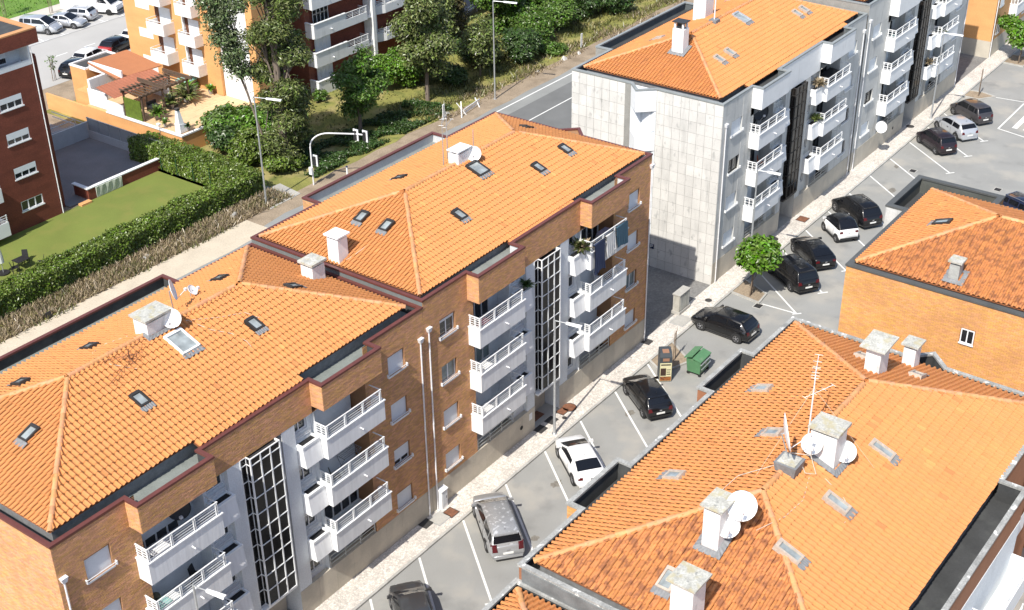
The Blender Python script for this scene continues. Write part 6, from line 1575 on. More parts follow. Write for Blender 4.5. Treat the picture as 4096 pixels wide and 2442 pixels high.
    g = MB(); ys = (-.90, -.5, 0, .5, .90); a, m_, b = xw0 + (xw1 - xw0) * .06, (xw0 + xw1) / 2, xw1 - (xw1 - xw0) * .03
    for f0, f1 in ((a, m_), (m_, b)):
        for y0, y1 in zip(ys[:-1], ys[1:]): g.poly([off(edge(f0, y0, .015), (.008, 0, 0)), off(edge(f0, y1, .015), (.008, 0, 0)), off(edge(f1, y1, .015), (.008, 0, 0)), off(edge(f1, y0, .015), (.008, 0, 0))])
    g.build('windscreen', CGLASS, t, org=(0, 0, 0), smooth=True)
    g = MB(); a, m_, b = xr1 + (xr0 - xr1) * .10, (xr1 + xr0) / 2, xr1 + (xr0 - xr1) * .80
    for f0, f1 in ((a, m_), (m_, b)):
        for y0, y1 in zip(ys[:-1], ys[1:]): g.poly([off(edge(f0, y0, .015), (-.012, 0, 0)), off(edge(f1, y0, .015), (-.012, 0, 0)), off(edge(f1, y1, .015), (-.012, 0, 0)), off(edge(f0, y1, .015), (-.012, 0, 0))])
    g.build('rear_window', CGLASS, t, org=(0, 0, 0), smooth=True)
    if roofglass:
        g = MB(); f0, f1 = xw1 + .03, xr1 - .06
        for y0, y1 in zip(ys[1:-2], ys[2:-1]): g.poly([edge(f0, y0, .012), edge(f1, y0, .012), edge(f1, y1, .012), edge(f0, y1, .012)][::-1])
        g.build('sunroof', CGLASS, t, org=(0, 0, 0))
    mid = (xw1 + xr1) / 2 - .01
    segs = [(xw0 + (xw1 - xw0) * .45, mid - .012), (mid + .012, xr1 + .0)] if kind not in ('smart', 'coupe') else [(xw0 + (xw1 - xw0) * .5, xr1 - .02)]
    if kind in ('estate', 'van', 'suv', 'mini'): segs = [(segs[0][0], mid - .03), (mid - .01, mid + .17), (mid + .19, xr1 + .02)]
    def sidept(f, u):
        i = max(j for j in range(len(gs)) if gs[j] <= f + 1e-9); i = min(i, len(gs) - 2); w = (f - gs[i]) / (gs[i + 1] - gs[i])
        return lerp(lerp(G[i][0], G[i + 1][0], w), lerp(G[i][1], G[i + 1][1], w), u)
    for s in (1, -1):
        for f0, f1 in segs:
            n_ = 3; g = MB(); fs = np.linspace(f0, f1, n_ + 1)
            for q0, q1 in zip(fs[:-1], fs[1:]):
                P = [sidept(q0, .16), sidept(q1, .16), sidept(q1, .90), sidept(q0, .90)]
                g.poly([(x, s * (y + .012), z) for x, y, z in (P if s < 0 else P[::-1])])
            g.build('side_window', CGLASS, t, org=(0, 0, 0))
    # --- wheels
    xa = [xf - fo, xf - fo - wb]
    for x in xa:
        for s in (1, -1):
            y = s * (hw - .10)
            ar = MB(); ar.tube([(x, s * (hw - .25), wr + .02), (x, s * (hw + .004), wr + .02)], wr * 1.16, 18); ar.build('wheel_arch', TRIM, t, org=(0, 0, 0))
            w = MB(); w.lathe((x, s * (hw - .20), wr), [(0, 0), (wr * .9, 0), (wr, .03), (wr, .19), (wr * .93, .222), (wr * .66, .222)], 18, 0, (0, s, 0)); wo = w.build('wheel', TYRE, t, org=(0, 0, 0))
            r = MB(); c = Vector((x, s * (hw + .012), wr)); r.tube([c - Vector((0, s * .06, 0)), c - Vector((0, s * .05, 0))], wr * .66, 16, 1)
            for i in range(5):
                a = i * 1.2566; d = Vector((math.cos(a), 0, math.sin(a))); r.bar(c - Vector((0, s * .02, 0)), c + d * wr * .64 - Vector((0, s * .02, 0)), .05, .03)
            r.tube([c - Vector((0, s * .02, 0)), c + Vector((0, s * .012, 0))], wr * .16, 8)
            ro = [(c.x + math.cos(a) * wr * .68, c.z + math.sin(a) * wr * .68) for a in np.linspace(0, 6.283, 17)[:-1]]; ri = [(c.x + math.cos(a) * wr * .60, c.z + math.sin(a) * wr * .60) for a in np.linspace(0, 6.283, 17)[:-1]]
            for i in range(16):
                j = (i + 1) % 16; y0_ = c.y; r.poly([(ro[i][0], y0_, ro[i][1]), (ro[j][0], y0_, ro[j][1]), (ri[j][0], y0_, ri[j][1]), (ri[i][0], y0_, ri[i][1])])
            r.build('rim', [RIM, TRIM], wo, org=(0, 0, 0))
    # --- lights, plates, mirrors, handles, bumpers
    zl = bz - .16
    for s in (1, -1):
        g = MB(); w = wid(.97); tall = kind in ('estate', 'van', 'suv', 'mini', 'hatch')
        h0, h1 = (zl - .10, zl + (.28 if kind in ('estate',) else .13)) if tall else (zl - .07, zl + .10)
        g.hull8([(X(.94), s * (w * .985 + .014), h0), (X(.995), s * (w * .93 + .0), h0), (X(1.004), s * (w * .62), h0 + .02), (X(.96), s * (w * .62), h0 + .02)], [(X(.945), s * (w * .965 + .012), h1), (X(.985), s * (w * .90), h1), (X(.992), s * (w * (.70 if tall else .60)), h1 - .02), (X(.96), s * (w * .62), h1 - .02)])
        g.build('tail_light', REDL, t, org=(0, 0, 0))
        g = MB(); w = wid(.05); g.hull8([(X(.10), s * (wid(.1) * .99 + .006), .60), (X(.012), s * (w * .82), .56), (X(.004), s * (w * .50), .56), (X(.1), s * (w * .6), .60)], [(X(.13), s * wid(.12) * .94, hz - .07), (X(.05), s * w * .78, .735), (X(.035), s * w * .5, .73), (X(.12), s * w * .5, hz - .06)]); g.build('headlight', CLEARL, t, org=(0, 0, 0))
        g = MB(); xm = X(xw0 + (xw1 - xw0) * .42); g.hull8([(xm, s * (hw * .93), bz + .02), (xm - .06, s * (hw + .20), bz + .03), (xm + .06, s * (hw + .20), bz + .03), (xm + .10, s * hw * .93, bz + .02)], [(xm, s * (hw * .91), bz + .13), (xm - .06, s * (hw + .18), bz + .17), (xm + .05, s * (hw + .18), bz + .17), (xm + .08, s * hw * .91, bz + .13)]); g.build('mirror', pt if pt not in (P_WHITE,) else pt, t, org=(0, 0, 0))
        for f in ((xw1 + .12,) if kind in ('smart', 'coupe') else (xw1 + .10, (xw1 + xr1) / 2 + .16)): MB().box(X(f) - .09, X(f) + .09, s * (hw + .004) - .012, s * (hw + .004) + .012, bz - .20, bz - .165).build('door_handle', TRIM if pt is not P_WHITE else pt, t, org=(0, 0, 0))
        sil = MB(); sil.box(X(.80), X(.24), s * hw * .985 - .02, s * hw * .985 + .02, .19, .27); sil.build('sill', TRIM, t, org=(0, 0, 0))
        for f in ([(xw0 + xw1) / 2 + .02, mid, xr1 - .01] if kind not in ('smart', 'coupe') else [(xw0 + xw1) / 2 + .03, xr1 - .1]):
            MB().box(X(f) - .006, X(f) + .006, s * (hw * 1.0) - .004, s * (hw * 1.0) + .004, .34, bz - .08).build('door_seam', TRIM, t, org=(0, 0, 0))
    MB().box(X(1.0) - .022, X(1.0) + .01, -.26, .26, .52, .63).build('licence_plate', PLATE, t, org=(0, 0, 0))
    MB().box(X(1.0) - .03, X(.975), -hw * .80, hw * .80, .27, .42).build('rear_bumper', TRIM if kind in ('suv', 'smart') else pt, t, org=(0, 0, 0))
    MB().box(X(0) - .02, X(0) + .012, -hw * .52, hw * .52, .36, .48).build('grille', TRIM, t, org=(0, 0, 0))
    MB().box(X(1.0) - .016, X(1.0) + .002, -.07, .07, .72 if kind != 'smart' else .76, .80).build('badge', RIM, t, org=(0, 0, 0))
    if rails:
        for s in (1, -1): 
            r = MB(); r.tube([edge(xw1 + .02, s * .86, .05), edge((xw1 + xr1) / 2, s * .86, .07), edge(xr1 - .01, s * .86, .05)], .022, 6); r.build('roof_rail', RIM if rails == 'light' else TRIM, t, org=(0, 0, 0))
    if kind in ('hatch', 'estate', 'suv', 'van', 'mini'):
        a, b = edge(xr1 + .005, .85, .01), edge(xr1 + .005, -.85, .01); MB().hull8([(a[0] + .10, a[1], a[2] - .01), (a[0] - .10, a[1], a[2] - .03), (b[0] - .10, b[1], b[2] - .03), (b[0] + .10, b[1], b[2] - .01)], [(a[0] + .10, a[1], a[2] + .03), (a[0] - .11, a[1], a[2] + .015), (b[0] - .11, b[1], b[2] + .015), (b[0] + .10, b[1], b[2] + .03)]).build('roof_spoiler', pt if roof is None else roof, t, org=(0, 0, 0))
    an = MB(); an.tube([edge(xr1 - .05, 0, .02), off(edge(xr1 - .05, 0, .02), (-.10, 0, .14))], .012, 5); an.build('roof_antenna', TRIM, t, org=(0, 0, 0))
    return t

def park(label, kind, pt, rear, front, fwd=None, **kw):
    """rear, front: ground contact of the two visible left wheels"""
    L, Wd, H, wb, fo = CT[kind][:5]
    r = np.array(rear, float); f = np.array(front, float); d = f - r; ang = math.atan2(d[1], d[0]) if fwd is None else R_(fwd)
    s = kw.pop('scale', min(1.07, max(.99, np.linalg.norm(d) / wb))); h = np.array([math.cos(ang), math.sin(ang)]); rt = np.array([math.sin(ang), -math.cos(ang)])
    c = (r + f) / 2 + rt * (Wd / 2 - .02) * s
    c = c + h * (fo + wb / 2 - L / 2) * s
    return car(label, kind, pt, c, ang, s, **kw)
dark = park('anthracite hatchback cut by the bottom edge of the picture', 'hatch', P_GREY, (-8.35, -4.95), (-6.75, -2.85), fwd=52)
park('dusty silver estate car with peeling roof lacquer and red tall tail lights', 'estate', P_SILVER, (-.78, -4.07), (1.15, -1.95), fwd=50, scale=1.03, roof=mat('paint_peeling', (.36, .365, .37), .35, .4, var=.1, stain=((.62, .63, .64), 4.5, .56, .62, .85, 1)))
park('white coupe parked between the estate car and the middle lamp post', 'coupe', P_WHITE, (6.38, -4.62), (7.98, -2.55))
park('black hatchback with tinted glass below the stair window', 'hatch', P_BLACK, (14.1, -4.33), (15.51, -2.34), scale=1.0)
park('black hatchback parked square across the lane beside the concrete cabinet', 'hatch', P_BLACK, (24.58, -4.95), (24.71, -2.32), scale=1.04)
park('black people carrier beside the round green tree', 'van', P_BLACK, (32.75, -4.75), (34.25, -2.45), fwd=57, roofglass=True)
park('black coupe like hatchback between the people carrier and the microcar', 'coupe', P_BLACK, (36.5, -4.43), (38.11, -2.39))
park('white microcar with black roof and tailgate', 'smart', P_WHITE, (41.29, -4.24), (42.55, -2.71), roof=P_BLACK)
park('large black off road car beside the white microcar', 'suv', P_BLACK, (44.53, -4.28), (45.98, -2.08), rails='dark')
park('small aubergine black hatchback, nearest of the three cars at the far block', 'mini', P_PURP, (60.65, -4.37), (62.32, -2.22), scale=1.0)
park('pale silver hatchback, middle one of the three cars at the far block', 'hatch', P_SILV2, (64.53, -4.63), (66.11, -2.4), scale=1.04)
park('grey brown compact car, furthest of the three cars at the far block', 'mini', P_BRONZE, (68.73, -4.55), (70.13, -2.38), scale=1.02)
car('dark blue car with roof rails half hidden behind the right orange roof', 'estate', P_BLUE, (52.9, -14.6), R_(-115), 1.0, rails='light')
FG = 'cars parked in the back street'
car('silver people carrier with blue sunshade, leftmost in the back street', 'van', P_SILV2, (38.2, 85.2), R_(-68), 1.0, group=FG)
car('silver saloon between the silver people carrier and the silver hatchback', 'sedan', P_SILV2, (40.9, 84.6), R_(-66), 1.0, group=FG)
car('silver hatchback parked tail out beside the white motorhome', 'hatch', P_SILV2, (43.2, 85.4), R_(112), 1.0, group=FG)
car('dark car right of the white motorhome, half behind the orange block', 'hatch', P_BRONZE, (49.3, 85.2), R_(-68), 1.0, group=FG)
car('black hatchback half hidden behind the annex', 'hatch', P_BLACK, (32.4, 71.6), R_(20), 1.0, group=FG)
car('white car behind the annex roof, between the two dark cars', 'hatch', P_WHITE, (35.2, 73.0), R_(15), 1.0, group=FG)
car('red and black car beside the orange block', 'hatch', P_BLACK, (39.0, 73.6), R_(15), 1.0, group=FG)
car('white car mostly hidden behind the orange block', 'hatch', P_WHITE, (42.4, 74.4), R_(15), 1.0, group=FG)
# motorhome
mh = thing('motorhome', 'white motorhome with sloping windscreen in the back street', 'motorhome', (46.0, 86.0, 0), R_(-68)); ORG[mh.name] = (0, 0, 0)
mb = MB(); mb.box(-3.6, .9, -1.1, 1.1, .45, 2.85); mb.hull8([(.9, -1.05, .35), (3.2, -.9, .35), (3.2, .9, .35), (.9, 1.05, .35)], [(.9, -1.05, 1.3), (3.05, -.85, 1.05), (3.05, .85, 1.05), (.9, 1.05, 1.3)]); mb.hull8([(.9, -1.02, 1.3), (2.5, -.88, 1.15), (2.5, .88, 1.15), (.9, 1.02, 1.3)], [(.9, -.9, 2.3), (1.4, -.8, 2.2), (1.4, .8, 2.2), (.9, .9, 2.3)]); mb.build('body', P_WHITE, mh, org=(0, 0, 0))
mb = MB(); mb.hull8([(.5, -1.08, 2.3), (1.9, -.9, 2.35), (1.9, .9, 2.35), (.5, 1.08, 2.3)], [(.5, -1.08, 2.85), (1.4, -.85, 2.8), (1.4, .85, 2.8), (.5, 1.08, 2.85)]); mb.build('overcab', P_WHITE, mh, org=(0, 0, 0))
MB().poly([(2.47, -.80, 1.22), (2.47, .80, 1.22), (1.52, .74, 2.14), (1.52, -.74, 2.14)]).build('windscreen', CGLASS, mh, org=(0, 0, 0))
for s in (1, -1):
    MB().poly([(1.0, s * 1.02, 1.4), (2.1, s * .95, 1.3), (1.4, s * .90, 2.1), (1.0, s * .92, 2.1)]).build('side_window', CGLASS, mh, org=(0, 0, 0)); MB().box(-2.6, -1.4, s * 1.105 - .01, s * 1.105 + .01, 1.6, 2.1).build('cabin_window', CGLASS, mh, org=(0, 0, 0))
    for x in (2.2, -2.2): w = MB(); w.lathe((x, s * .85, .35), [(0, 0), (.34, .02), (.35, .2), (.2, .24), (0, .24)], 16, 0, (0, s, 0)); w.build('wheel', TYRE, mh, org=(0, 0, 0))
    MB().box(3.1, 3.2, s * .7 - .15, s * .7 + .15, .8, .95).build('headlight', CLEARL, mh, org=(0, 0, 0))
MB().box(3.15, 3.24, -.85, .85, .4, .6).build('bumper', TRIM, mh, org=(0, 0, 0))
red = [o for o in bpy.data.objects if o.get('label', '').startswith('red and black')][0]
MB().box(-2.09, -1.7, -.80, .80, .45, .98).build('rear_panel', P_RED, red, org=(0, 0, 0))
MB().poly([(1.18, -.6, .99), (1.18, .6, .99), (.5, .55, 1.42), (.5, -.55, 1.42)]) if 0 else None

# ------------------------------------------------------------------ street furniture
t = thing('waste_container', 'green wheeled waste container with its lid partly raised', 'waste container', (20.3, -4.6, 0))
def bq(u, v, z): return (19.62 + u * 1.36 + v * .02, -4.12 - v * 1.0 + u * .06, z)
mb = MB(); mb.hull8([bq(.06, .94, .22), bq(.94, .94, .22), bq(.94, .08, .22), bq(.06, .08, .22)], [bq(0, 1, 1.12), bq(1, 1, 1.12), bq(1, 0, 1.12), bq(0, 0, 1.12)]); mb.build('container_body', BINGR, t)
mb = MB(); mb.hull8([bq(-.03, 1.03, 1.12), bq(1.03, 1.03, 1.12), bq(1.03, .45, 1.25), bq(-.03, .45, 1.25)], [bq(-.03, 1.03, 1.17), bq(1.03, 1.03, 1.17), bq(1.03, .45, 1.31), bq(-.03, .45, 1.31)]); mb.build('front_lid', BINGR, t)
mb = MB(); mb.hull8([bq(-.02, .42, 1.36), bq(1.02, .42, 1.36), bq(1.04, -.12, 1.16), bq(-.04, -.12, 1.16)], [bq(-.02, .42, 1.42), bq(1.02, .42, 1.42), bq(1.04, -.12, 1.22), bq(-.04, -.12, 1.22)]); mb.build('rear_lid', BINGR, t)
mb = MB(); mb.tube([bq(.05, 1.06, .62), bq(.95, 1.06, .62)], .03, 6); mb.tube([bq(1.03, 1.0, .5), bq(1.05, .55, 1.15), bq(1.05, .4, 1.3)], .035, 6); mb.tube([bq(.0, 1.03, .95), bq(1.0, 1.03, .95)], .045, 6); mb.build('lift_arm', METAL, t)
for u in (.1, .9):
    for v in (.12, .9): p = bq(u, v, .11); w = MB(); w.lathe((p[0] - .04, p[1], p[2]), [(0, 0), (.10, 0), (.10, .08), (0, .08)], 10, 0, (1, 0, 0)); w.build('castor', TYRE, t)
mb = MB(); p = bq(.5, 1.0, .82); mb.box(p[0] - .07, p[0] + .07, p[1] - .035, p[1] - .02, p[2] - .08, p[2] + .06); mb.build('mark', PLINTH, t)
t = thing('recycling_box', 'dark advertising recycling box with a printed poster on its front', 'recycling box', (18.4, -3.3, 0))
c = Vector((18.45, -3.3, 0)); u = Vector((.62, -.78, 0)); v = Vector((.78, .62, 0))
bx = lambda a, b, z: tuple(c + u * a + v * b + Vector((0, 0, z)))
def ub(m, a0, a1, b0, b1, z0, z1): m.hull8([bx(a0, b0, z0), bx(a1, b0, z0), bx(a1, b1, z0), bx(a0, b1, z0)], [bx(a0, b0, z1), bx(a1, b0, z1), bx(a1, b1, z1), bx(a0, b1, z1)])
mb = MB(); ub(mb, -.38, .38, -.42, .42, 0, 1.75); mb.hull8([bx(-.38, -.42, 1.75), bx(.38, -.42, 1.75), bx(.38, .42, 1.75), bx(-.38, .42, 1.75)], [bx(-.36, -.30, 2.0), bx(.36, -.30, 2.0), bx(.36, .40, 2.05), bx(-.36, .40, 2.05)]); mb.build('box_body', flat('box_slate', (.045, .055, .065), .6), t)
mb = MB(); ub(mb, -.36, .36, -.436, -.424, .05, 1.35); po = mb.build('poster', flat('poster_cream', (.62, .58, .36), .6), t)
for nm, a0, a1, z0, z1, m in (('poster_title', -.30, .30, 1.18, 1.27, flat('poster_ink', (.06, .05, .04))), ('poster_photo', -.32, .02, .45, .98, flat('poster_dark', (.05, .025, .018))), ('poster_fruit', -.34, .34, .08, .38, mat('poster_fruit', (.35, .12, .03), .6, var=.5, scale=7, fine=.3, stain=((.08, .03, .02), 7, .5, .6, .9, 1))), ('poster_text', .06, .30, .52, .58, bpy.data.materials['poster_ink']), ('poster_text', .06, .28, .68, .73, bpy.data.materials['poster_ink']), ('poster_text', .06, .30, .84, .89, bpy.data.materials['poster_ink'])):
    mb = MB(); ub(mb, a0, a1, -.444, -.437, z0, z1); mb.build(nm, m, po)
mb = MB(); ub(mb, -.2, .2, -.44, -.422, 1.48, 1.68); mb.build('flap', flat('flap_brown', (.30, .16, .10)), t)
mb = MB(); mb.hull8([bx(-.2, -.3, 2.0), bx(.2, -.3, 2.0), bx(.2, .1, 2.03), bx(-.2, .1, 2.03)], [bx(-.2, -.3, 2.015), bx(.2, -.3, 2.015), bx(.2, .1, 2.045), bx(-.2, .1, 2.045)]); mb.build('top_hatch', bpy.data.materials['flap_brown'], t)
t = thing('meter_cabinet', 'white meter cabinet standing on the pavement against the plinth', 'cabinet', (.65, -.12, .1)); mb = MB(); mb.box(.42, .90, -.30, .0 - .022, .1, 1.25); mb.build('cabinet_body', WHITE, t); MB().hull8([(.38, -.34, 1.25), (.94, -.34, 1.25), (.94, -.022, 1.25), (.38, -.022, 1.25)], [(.38, -.34, 1.3), (.94, -.34, 1.3), (.94, -.022, 1.38), (.38, -.022, 1.38)]).build('cabinet_lid', WHITE, t); MB().box(.5, .84, -.312, -.302, .35, 1.15).build('cabinet_door', STUCCO, t); MB().box(.78, .81, -.325, -.314, .7, .85).build('handle', TRIM, t)
t = thing('utility_cabinet', 'weathered concrete utility cabinet at the alley mouth', 'cabinet', (26.0, -.1, .1)); mb = MB(); mb.box(25.45, 26.75, -.28, .22, .3, 1.5); mb.build('cabinet_body', mat('cabinet_concrete', (.42, .40, .35), .9, var=.15, scale=2, stain=((.2, .2, .17), 2.5, .5, .7, .7, .4)), t)
MB().box(25.38, 26.82, -.35, .29, .1, .3).build('cabinet_base', CONCF, t); MB().box(25.40, 26.80, -.33, .27, 1.5, 1.58).build('cabinet_top', CONCF, t)
for a, b in ((25.52, 26.06), (26.12, 26.68)): MB().box(a, b, -.305, -.285, .4, 1.42).build('cabinet_door', mat('door_lime', (.47, .47, .42), .8, var=.15, scale=3, stain=((.25, .25, .22), 2, .5, .7, .6, .3)) if 'door_lime' not in bpy.data.materials else bpy.data.materials['door_lime'], t)
vt = MB(); vt.tube([(8.0, -.03, .95), (8.0, -.022, .95)], .14, 14); o = vt.build('wall_vent', DARK, B)
MB().box(8.75, 9.05, -.035, -.02, 1.0, 1.45).build('meter_box', WHITE, B)
MB().tube([(61.7 + 9.2 - 9.0, -.03, .95), (61.7 + .2, -.02, .95)], .14, 12).build('wall_vent', DARK, C2)
# ------------------------------------------------------------------ laundry and balcony things
def sheetcloth(label, x0, x1, yt, z1, z0, m, amp=.04, seed=0, cat='laundry', name='laundry'):
    rg = np.random.default_rng(seed); nx, nz = 14, 12; V = []
    for j in range(nz + 1):
        for i in range(nx + 1):
            u, v = i / nx, j / nz; V.append((x0 + u * (x1 - x0) + .03 * math.sin(v * 5 + seed) * v, yt - .03 - abs(amp * math.sin(u * 14 + seed + v * 2)) * (0.2 + v) - .05 * v, z1 + (z0 - z1) * v * (1 + .05 * math.sin(u * 6 + seed))))
    F = [(j * (nx + 1) + i, j * (nx + 1) + i + 1, (j + 1) * (nx + 1) + i + 1, (j + 1) * (nx + 1) + i) for j in range(nz) for i in range(nx)]
    V2 = [(a, b + .02, c) for a, b, c in V]; n = len(V)
    mb = MB(); mb.arr(V + V2, F + [tuple(n + q for q in reversed(f)) for f in F]); mb.box(x0, x1, yt - .035, yt + .06, z1 - .01, z1 + .025)
    return tag(mb.build(name, m, None, org=(x0, yt, z1), smooth=True), label, cat, 'laundry on the top right balcony rail')
sheetcloth('navy blue sheet, leftmost and longest of the hanging laundry', 14.0, 15.05, -.84, 10.35, 8.55, NAVY, .05, 1)
sheetcloth('pale striped garment hanging between the two blue cloths', 15.25, 16.15, -.84, 10.4, 9.1, STRIPE, .07, 2)
sheetcloth('teal blue denim cloth, rightmost of the hanging laundry', 16.3, 17.5, -.84, 10.5, 9.2, DENIM, .05, 3)
mb = MB()
t = thing('laundry_basket', 'grey laundry basket with folded clothes behind the hanging laundry', 'basket', (15.9, -.3, 9.0)); mb.box(15.5, 16.5, -.45, .05, 9.75, 10.15); mb.build('basket', flat('basket_grey', (.3, .29, .31)), t); MB().box(15.55, 16.45, -.4, 0, 10.15, 10.3).build('folded_clothes', flat('lilac_cloth', (.30, .27, .34), .9), t)
MB().box(15.7, 16.3, -.35, -.05, 8.99, 9.75).build('basket_stand', PL_WHITE, t)
def chair(label, x, y, z, m, rz=0):
    t = thing('balcony_chair', label, 'chair', (x, y, z), rz); ORG[t.name] = (0, 0, 0)
    MB().box(-.22, .22, -.22, .22, .42, .46).build('seat', m, t, org=(0, 0, 0)); MB().hull8([(-.22, .19, .46), (.22, .19, .46), (.22, .23, .46), (-.22, .23, .46)], [(-.20, .27, .88), (.20, .27, .88), (.20, .31, .88), (-.20, .31, .88)]).build('backrest', m, t, org=(0, 0, 0))
    for a in (-1, 1):
        for b in (-1, 1): MB().bar((a * .19, b * .19, .42), (a * .22, b * .22, 0), .04, .04).build('leg', m, t, org=(0, 0, 0))
    return t
def table(label, x, y, z, m, w=.8, d=.6, name='balcony_table'):
    t = thing(name, label, 'table', (x, y, z)); MB().box(x - w / 2, x + w / 2, y - d / 2, y + d / 2, z + .70, z + .74).build('tabletop', m, t)
    for a in (-1, 1):
        for b in (-1, 1): MB().box(x + a * (w / 2 - .06) - .02, x + a * (w / 2 - .06) + .02, y + b * (d / 2 - .06) - .02, y + b * (d / 2 - .06) + .02, z, z + .7).build('leg', m, t)
def rack(label, x, y, z, w=1.2):
    t = thing('drying_rack', label, 'drying rack', (x, y, z)); mb = MB()
    for i in range(5): mb.bar((x - w / 2, y - .25 + i * .12, z + .95), (x + w / 2, y - .25 + i * .12, z + .95), .02, .02)
    for xx in (x - w / 2, x + w / 2): mb.bar((xx, y - .27, z + .95), (xx, y + .25, z + .95), .025, .025); mb.bar((xx, y - .25, z), (xx, y + .25, z + .95), .025, .025); mb.bar((xx, y + .25, z), (xx, y - .25, z + .95), .025, .025)
    mb.build('rack_frame', flat('rack_steel_%d' % int(x + 100), (.25, .26, .28), .4), t)
f0 = 8.98
chair('metal framed chair on the top left balcony of the middle block', 6.6, .2, f0, ALU, 2.0)
t = tag(MB().box(3.75, 5.6, -.45, .1, f0 + .55, f0 + .75).build('maroon_cloth', MAROON, None, org=(4, 0, f0)), 'maroon cloths drying on the top left balcony of the middle block', 'laundry')
table('white table on the middle left balcony of the middle block', 4.6, -.15, f0 - 2.73, PL_WHITE, 1.0, .6); table('white table on the lowest left balcony of the middle block', 4.6, -.15, f0 - 5.46, PL_WHITE, 1.0, .6)
chair('white plastic chair on the middle right balcony of the middle block', 16.6, .5, f0 - 2.73, PL_WHITE, .6)
f1 = 8.84
table('white table on the top left balcony of the near block', -17.0, -.15, f1, PL_WHITE, 1.1, .6)
table('white box table on the second left balcony of the near block', -16.9, -.15, f1 - 2.73, PL_WHITE, .8, .6)
dish('dark satellite dish inside the top left balcony of the near block', (-15.4, .5, f1 + 1.35), (-.5, -.8, .25), .5, (-15.4, .9, f1 + .6), m=DISH_D)
chair('black chair with clothes on the second left balcony of the near block', -15.2, .3, f1 - 2.73, PL_BLACK, .4)
t = tag(MB().box(-17.7, -17.2, -.5, 0, f1 - 2.73, f1 - 1.8).build('storage_box', TEAL, None, org=(-17.5, -.2, f1 - 2.73)), 'pale teal storage box in the corner of the second left balcony', 'box')
t = tag(MB().lathe((-17.4, .35, f1 - 2.73), [(0, 0), (.2, 0), (.26, .5), (.2, .9), (0, 1.0)], 10).build('rolled_mat', flat('olive_roll', (.09, .09, .06)), None, org=(-17.4, .35, f1 - 2.73)), 'dark rolled cover beside the teal storage box', 'roll')
rack('folding drying rack on the middle right balcony of the near block', -5.3, .5, f1 - 2.73); chair('dark chair on the middle right balcony of the near block', -6.6, .2, f1 - 2.73, PL_BLACK, 1.0)
table('dark table on the top left balcony of the near concrete block', 35.4, .1, 9.0, ALU, .8, .6)
dish('large dark dish inside the top left balcony of the near concrete block', (36.8, .5, 10.6), (-.6, -.75, .25), .62, (37.0, .9, 9.4), m=DISH_D)
table('table with dark top on the middle left balcony of the near concrete block', 35.6, .1, 6.28, flat('table_grey', (.12, .12, .13)), 1.1, .8); chair('orange chair on the middle left balcony of the near concrete block', 37.2, .3, 6.28, ORCH, .4); chair('orange chair at the near end of the same middle left balcony', 34.9, -.3, 6.28, ORCH, 2.2)
t = thing('covered_furniture', 'dark tarpaulin covered furniture on the top right balcony of the near concrete block', 'furniture', (47.0, .2, 9.0)); MB().hull8([(46.0, -.4, 9.0), (48.4, -.4, 9.0), (48.4, .6, 9.0), (46.0, .6, 9.0)], [(46.1, -.3, 10.3), (48.1, -.3, 10.35), (48.1, .5, 10.4), (46.1, .5, 10.35)]).build('cover', mat('tarpaulin', (.02, .024, .03), .35, var=.4, scale=5, bump=.6, bscale=6), t)
table('grey table on the lowest right balcony of the near concrete block', 46.0, .0, 3.55, ALU, 1.3, .8)
table('glass table on the top left balcony of the far concrete block', 59.2, .1, 9.2, flat('table_blue', (.12, .18, .2)), 1.3, .8); table('round looking table on the middle left balcony of the far concrete block', 59.6, .1, 6.47, flat('table_slate', (.12, .13, .14)), 1.0, .8); rack('drying frame on the middle left balcony of the far concrete block', 58.4, -.1, 6.47)
chair('dark chair on the lowest left balcony of the far concrete block', 60.3, .1, 3.75, PL_BLACK, .5)
dish('white dish hanging low below the first balcony of the far concrete block', (57.3, -.7, 2.75), (-.6, -.65, .4), .5, (57.6, -.02, 2.4), deep=.12)
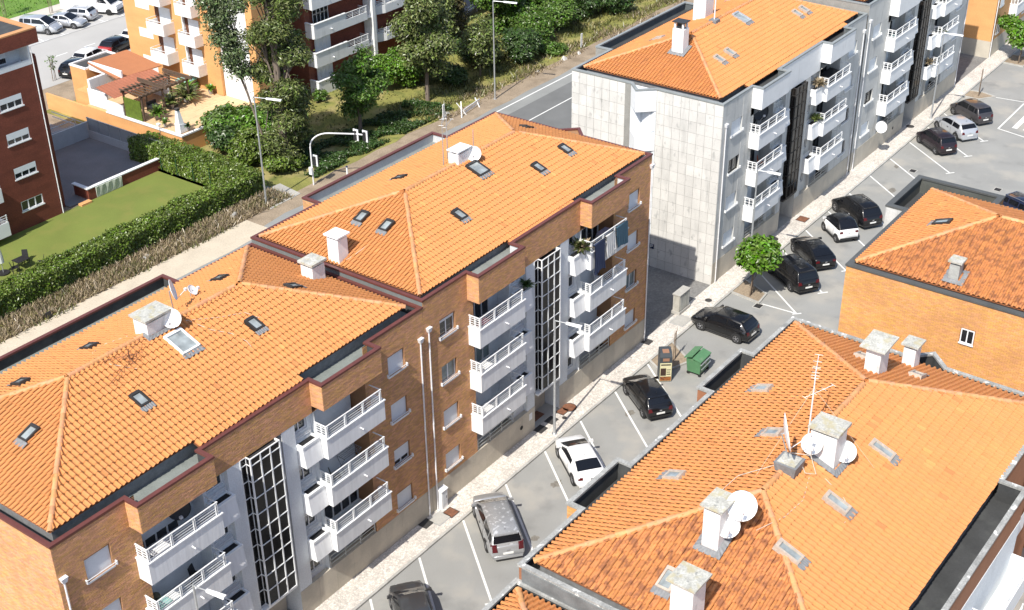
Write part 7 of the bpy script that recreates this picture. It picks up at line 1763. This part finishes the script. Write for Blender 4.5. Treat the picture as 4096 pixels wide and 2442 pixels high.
# lawn things
u = thing('parasol', 'folded pale parasol in a dark base on the lawn at the left edge', 'parasol', (3.0, 42.0, 0)); MB().tube([(3.0, 42, 0), (3.0, 42, 2.5)], .03, 6).build('pole', METAL, u); MB().lathe((3.0, 42, .9), [(.22, 0), (.20, .5), (.13, 1.1), (.04, 1.6)], 10).build('folded_canopy', flat('canopy_pale', (.5, .52, .5)), u); MB().tube([(3, 42, 0), (3, 42, .12)], .45, 12).build('base', PL_BLACK, u)
table('black garden table on the lawn beside the hedge', 4.3, 41.6, 0, PL_BLACK, 1.0, .8, 'garden_table')
chair('black garden chair behind the garden table', 5.0, 42.2, 0, PL_BLACK, -.8); chair('black garden chair left of the garden table', 3.6, 41.4, 0, PL_BLACK, 1.2); chair('black garden chair nearest the hedge', 5.2, 40.6, 0, PL_BLACK, -2.2)
t = thing('sign_stake', 'leaning wooden stake with a small dark board on the dirt by the near parapet', 'stake', (.6, 34.2, 0)); MB().bar((.6, 34.2, 0), (.3, 34.5, 1.1), .07, .07).build('stake', STAKE, t); MB().box(.75, 1.15, 34.0, 34.1, .1, .5).build('board', PL_BLACK, t)
t = tag(MB().tube([(18.6, 35.1, .15), (19.1, 35.3, .15)], .18, 12).build('concrete_pipe', CONCF, None, org=(18.8, 35.2, .1)), 'short pale pipe end lying on the verge near the tall lamp', 'pipe')
for i, (x, y, s) in enumerate(((10.2, 35.4, .22), (10.6, 35.5, .2), (8.0, 34.9, .15), (62.4, 34.3, .3), (64.6, 34.0, .22), (58.0, 34.4, .2))):
    o = MB().hull8([(x - s, y - s, 0), (x + s, y - s * .8, 0), (x + s * .9, y + s, 0), (x - s * .8, y + s * .7, 0)], [(x - s * .5, y - s * .5, s), (x + s * .6, y - s * .4, s * .8), (x + s * .4, y + s * .5, s * 1.1), (x - s * .4, y + s * .5, s * .7)]).build('white_stone', flat('white_stone_%d' % i, (.62, .60, .56), .9), None, org=(x, y, 0))
    tag(o, ('pale stone among weeds by the long hedge, larger of two touching', 'pale stone among weeds by the long hedge, smaller of two touching', 'lone pale stone among weeds left of the paired stones', 'pale stone by the marker post on the highway verge', 'pale flat stone right of the marker post stone', 'pale stone between the lamp and the marker post on the verge')[i], 'stone', 'pale stones on the verge')
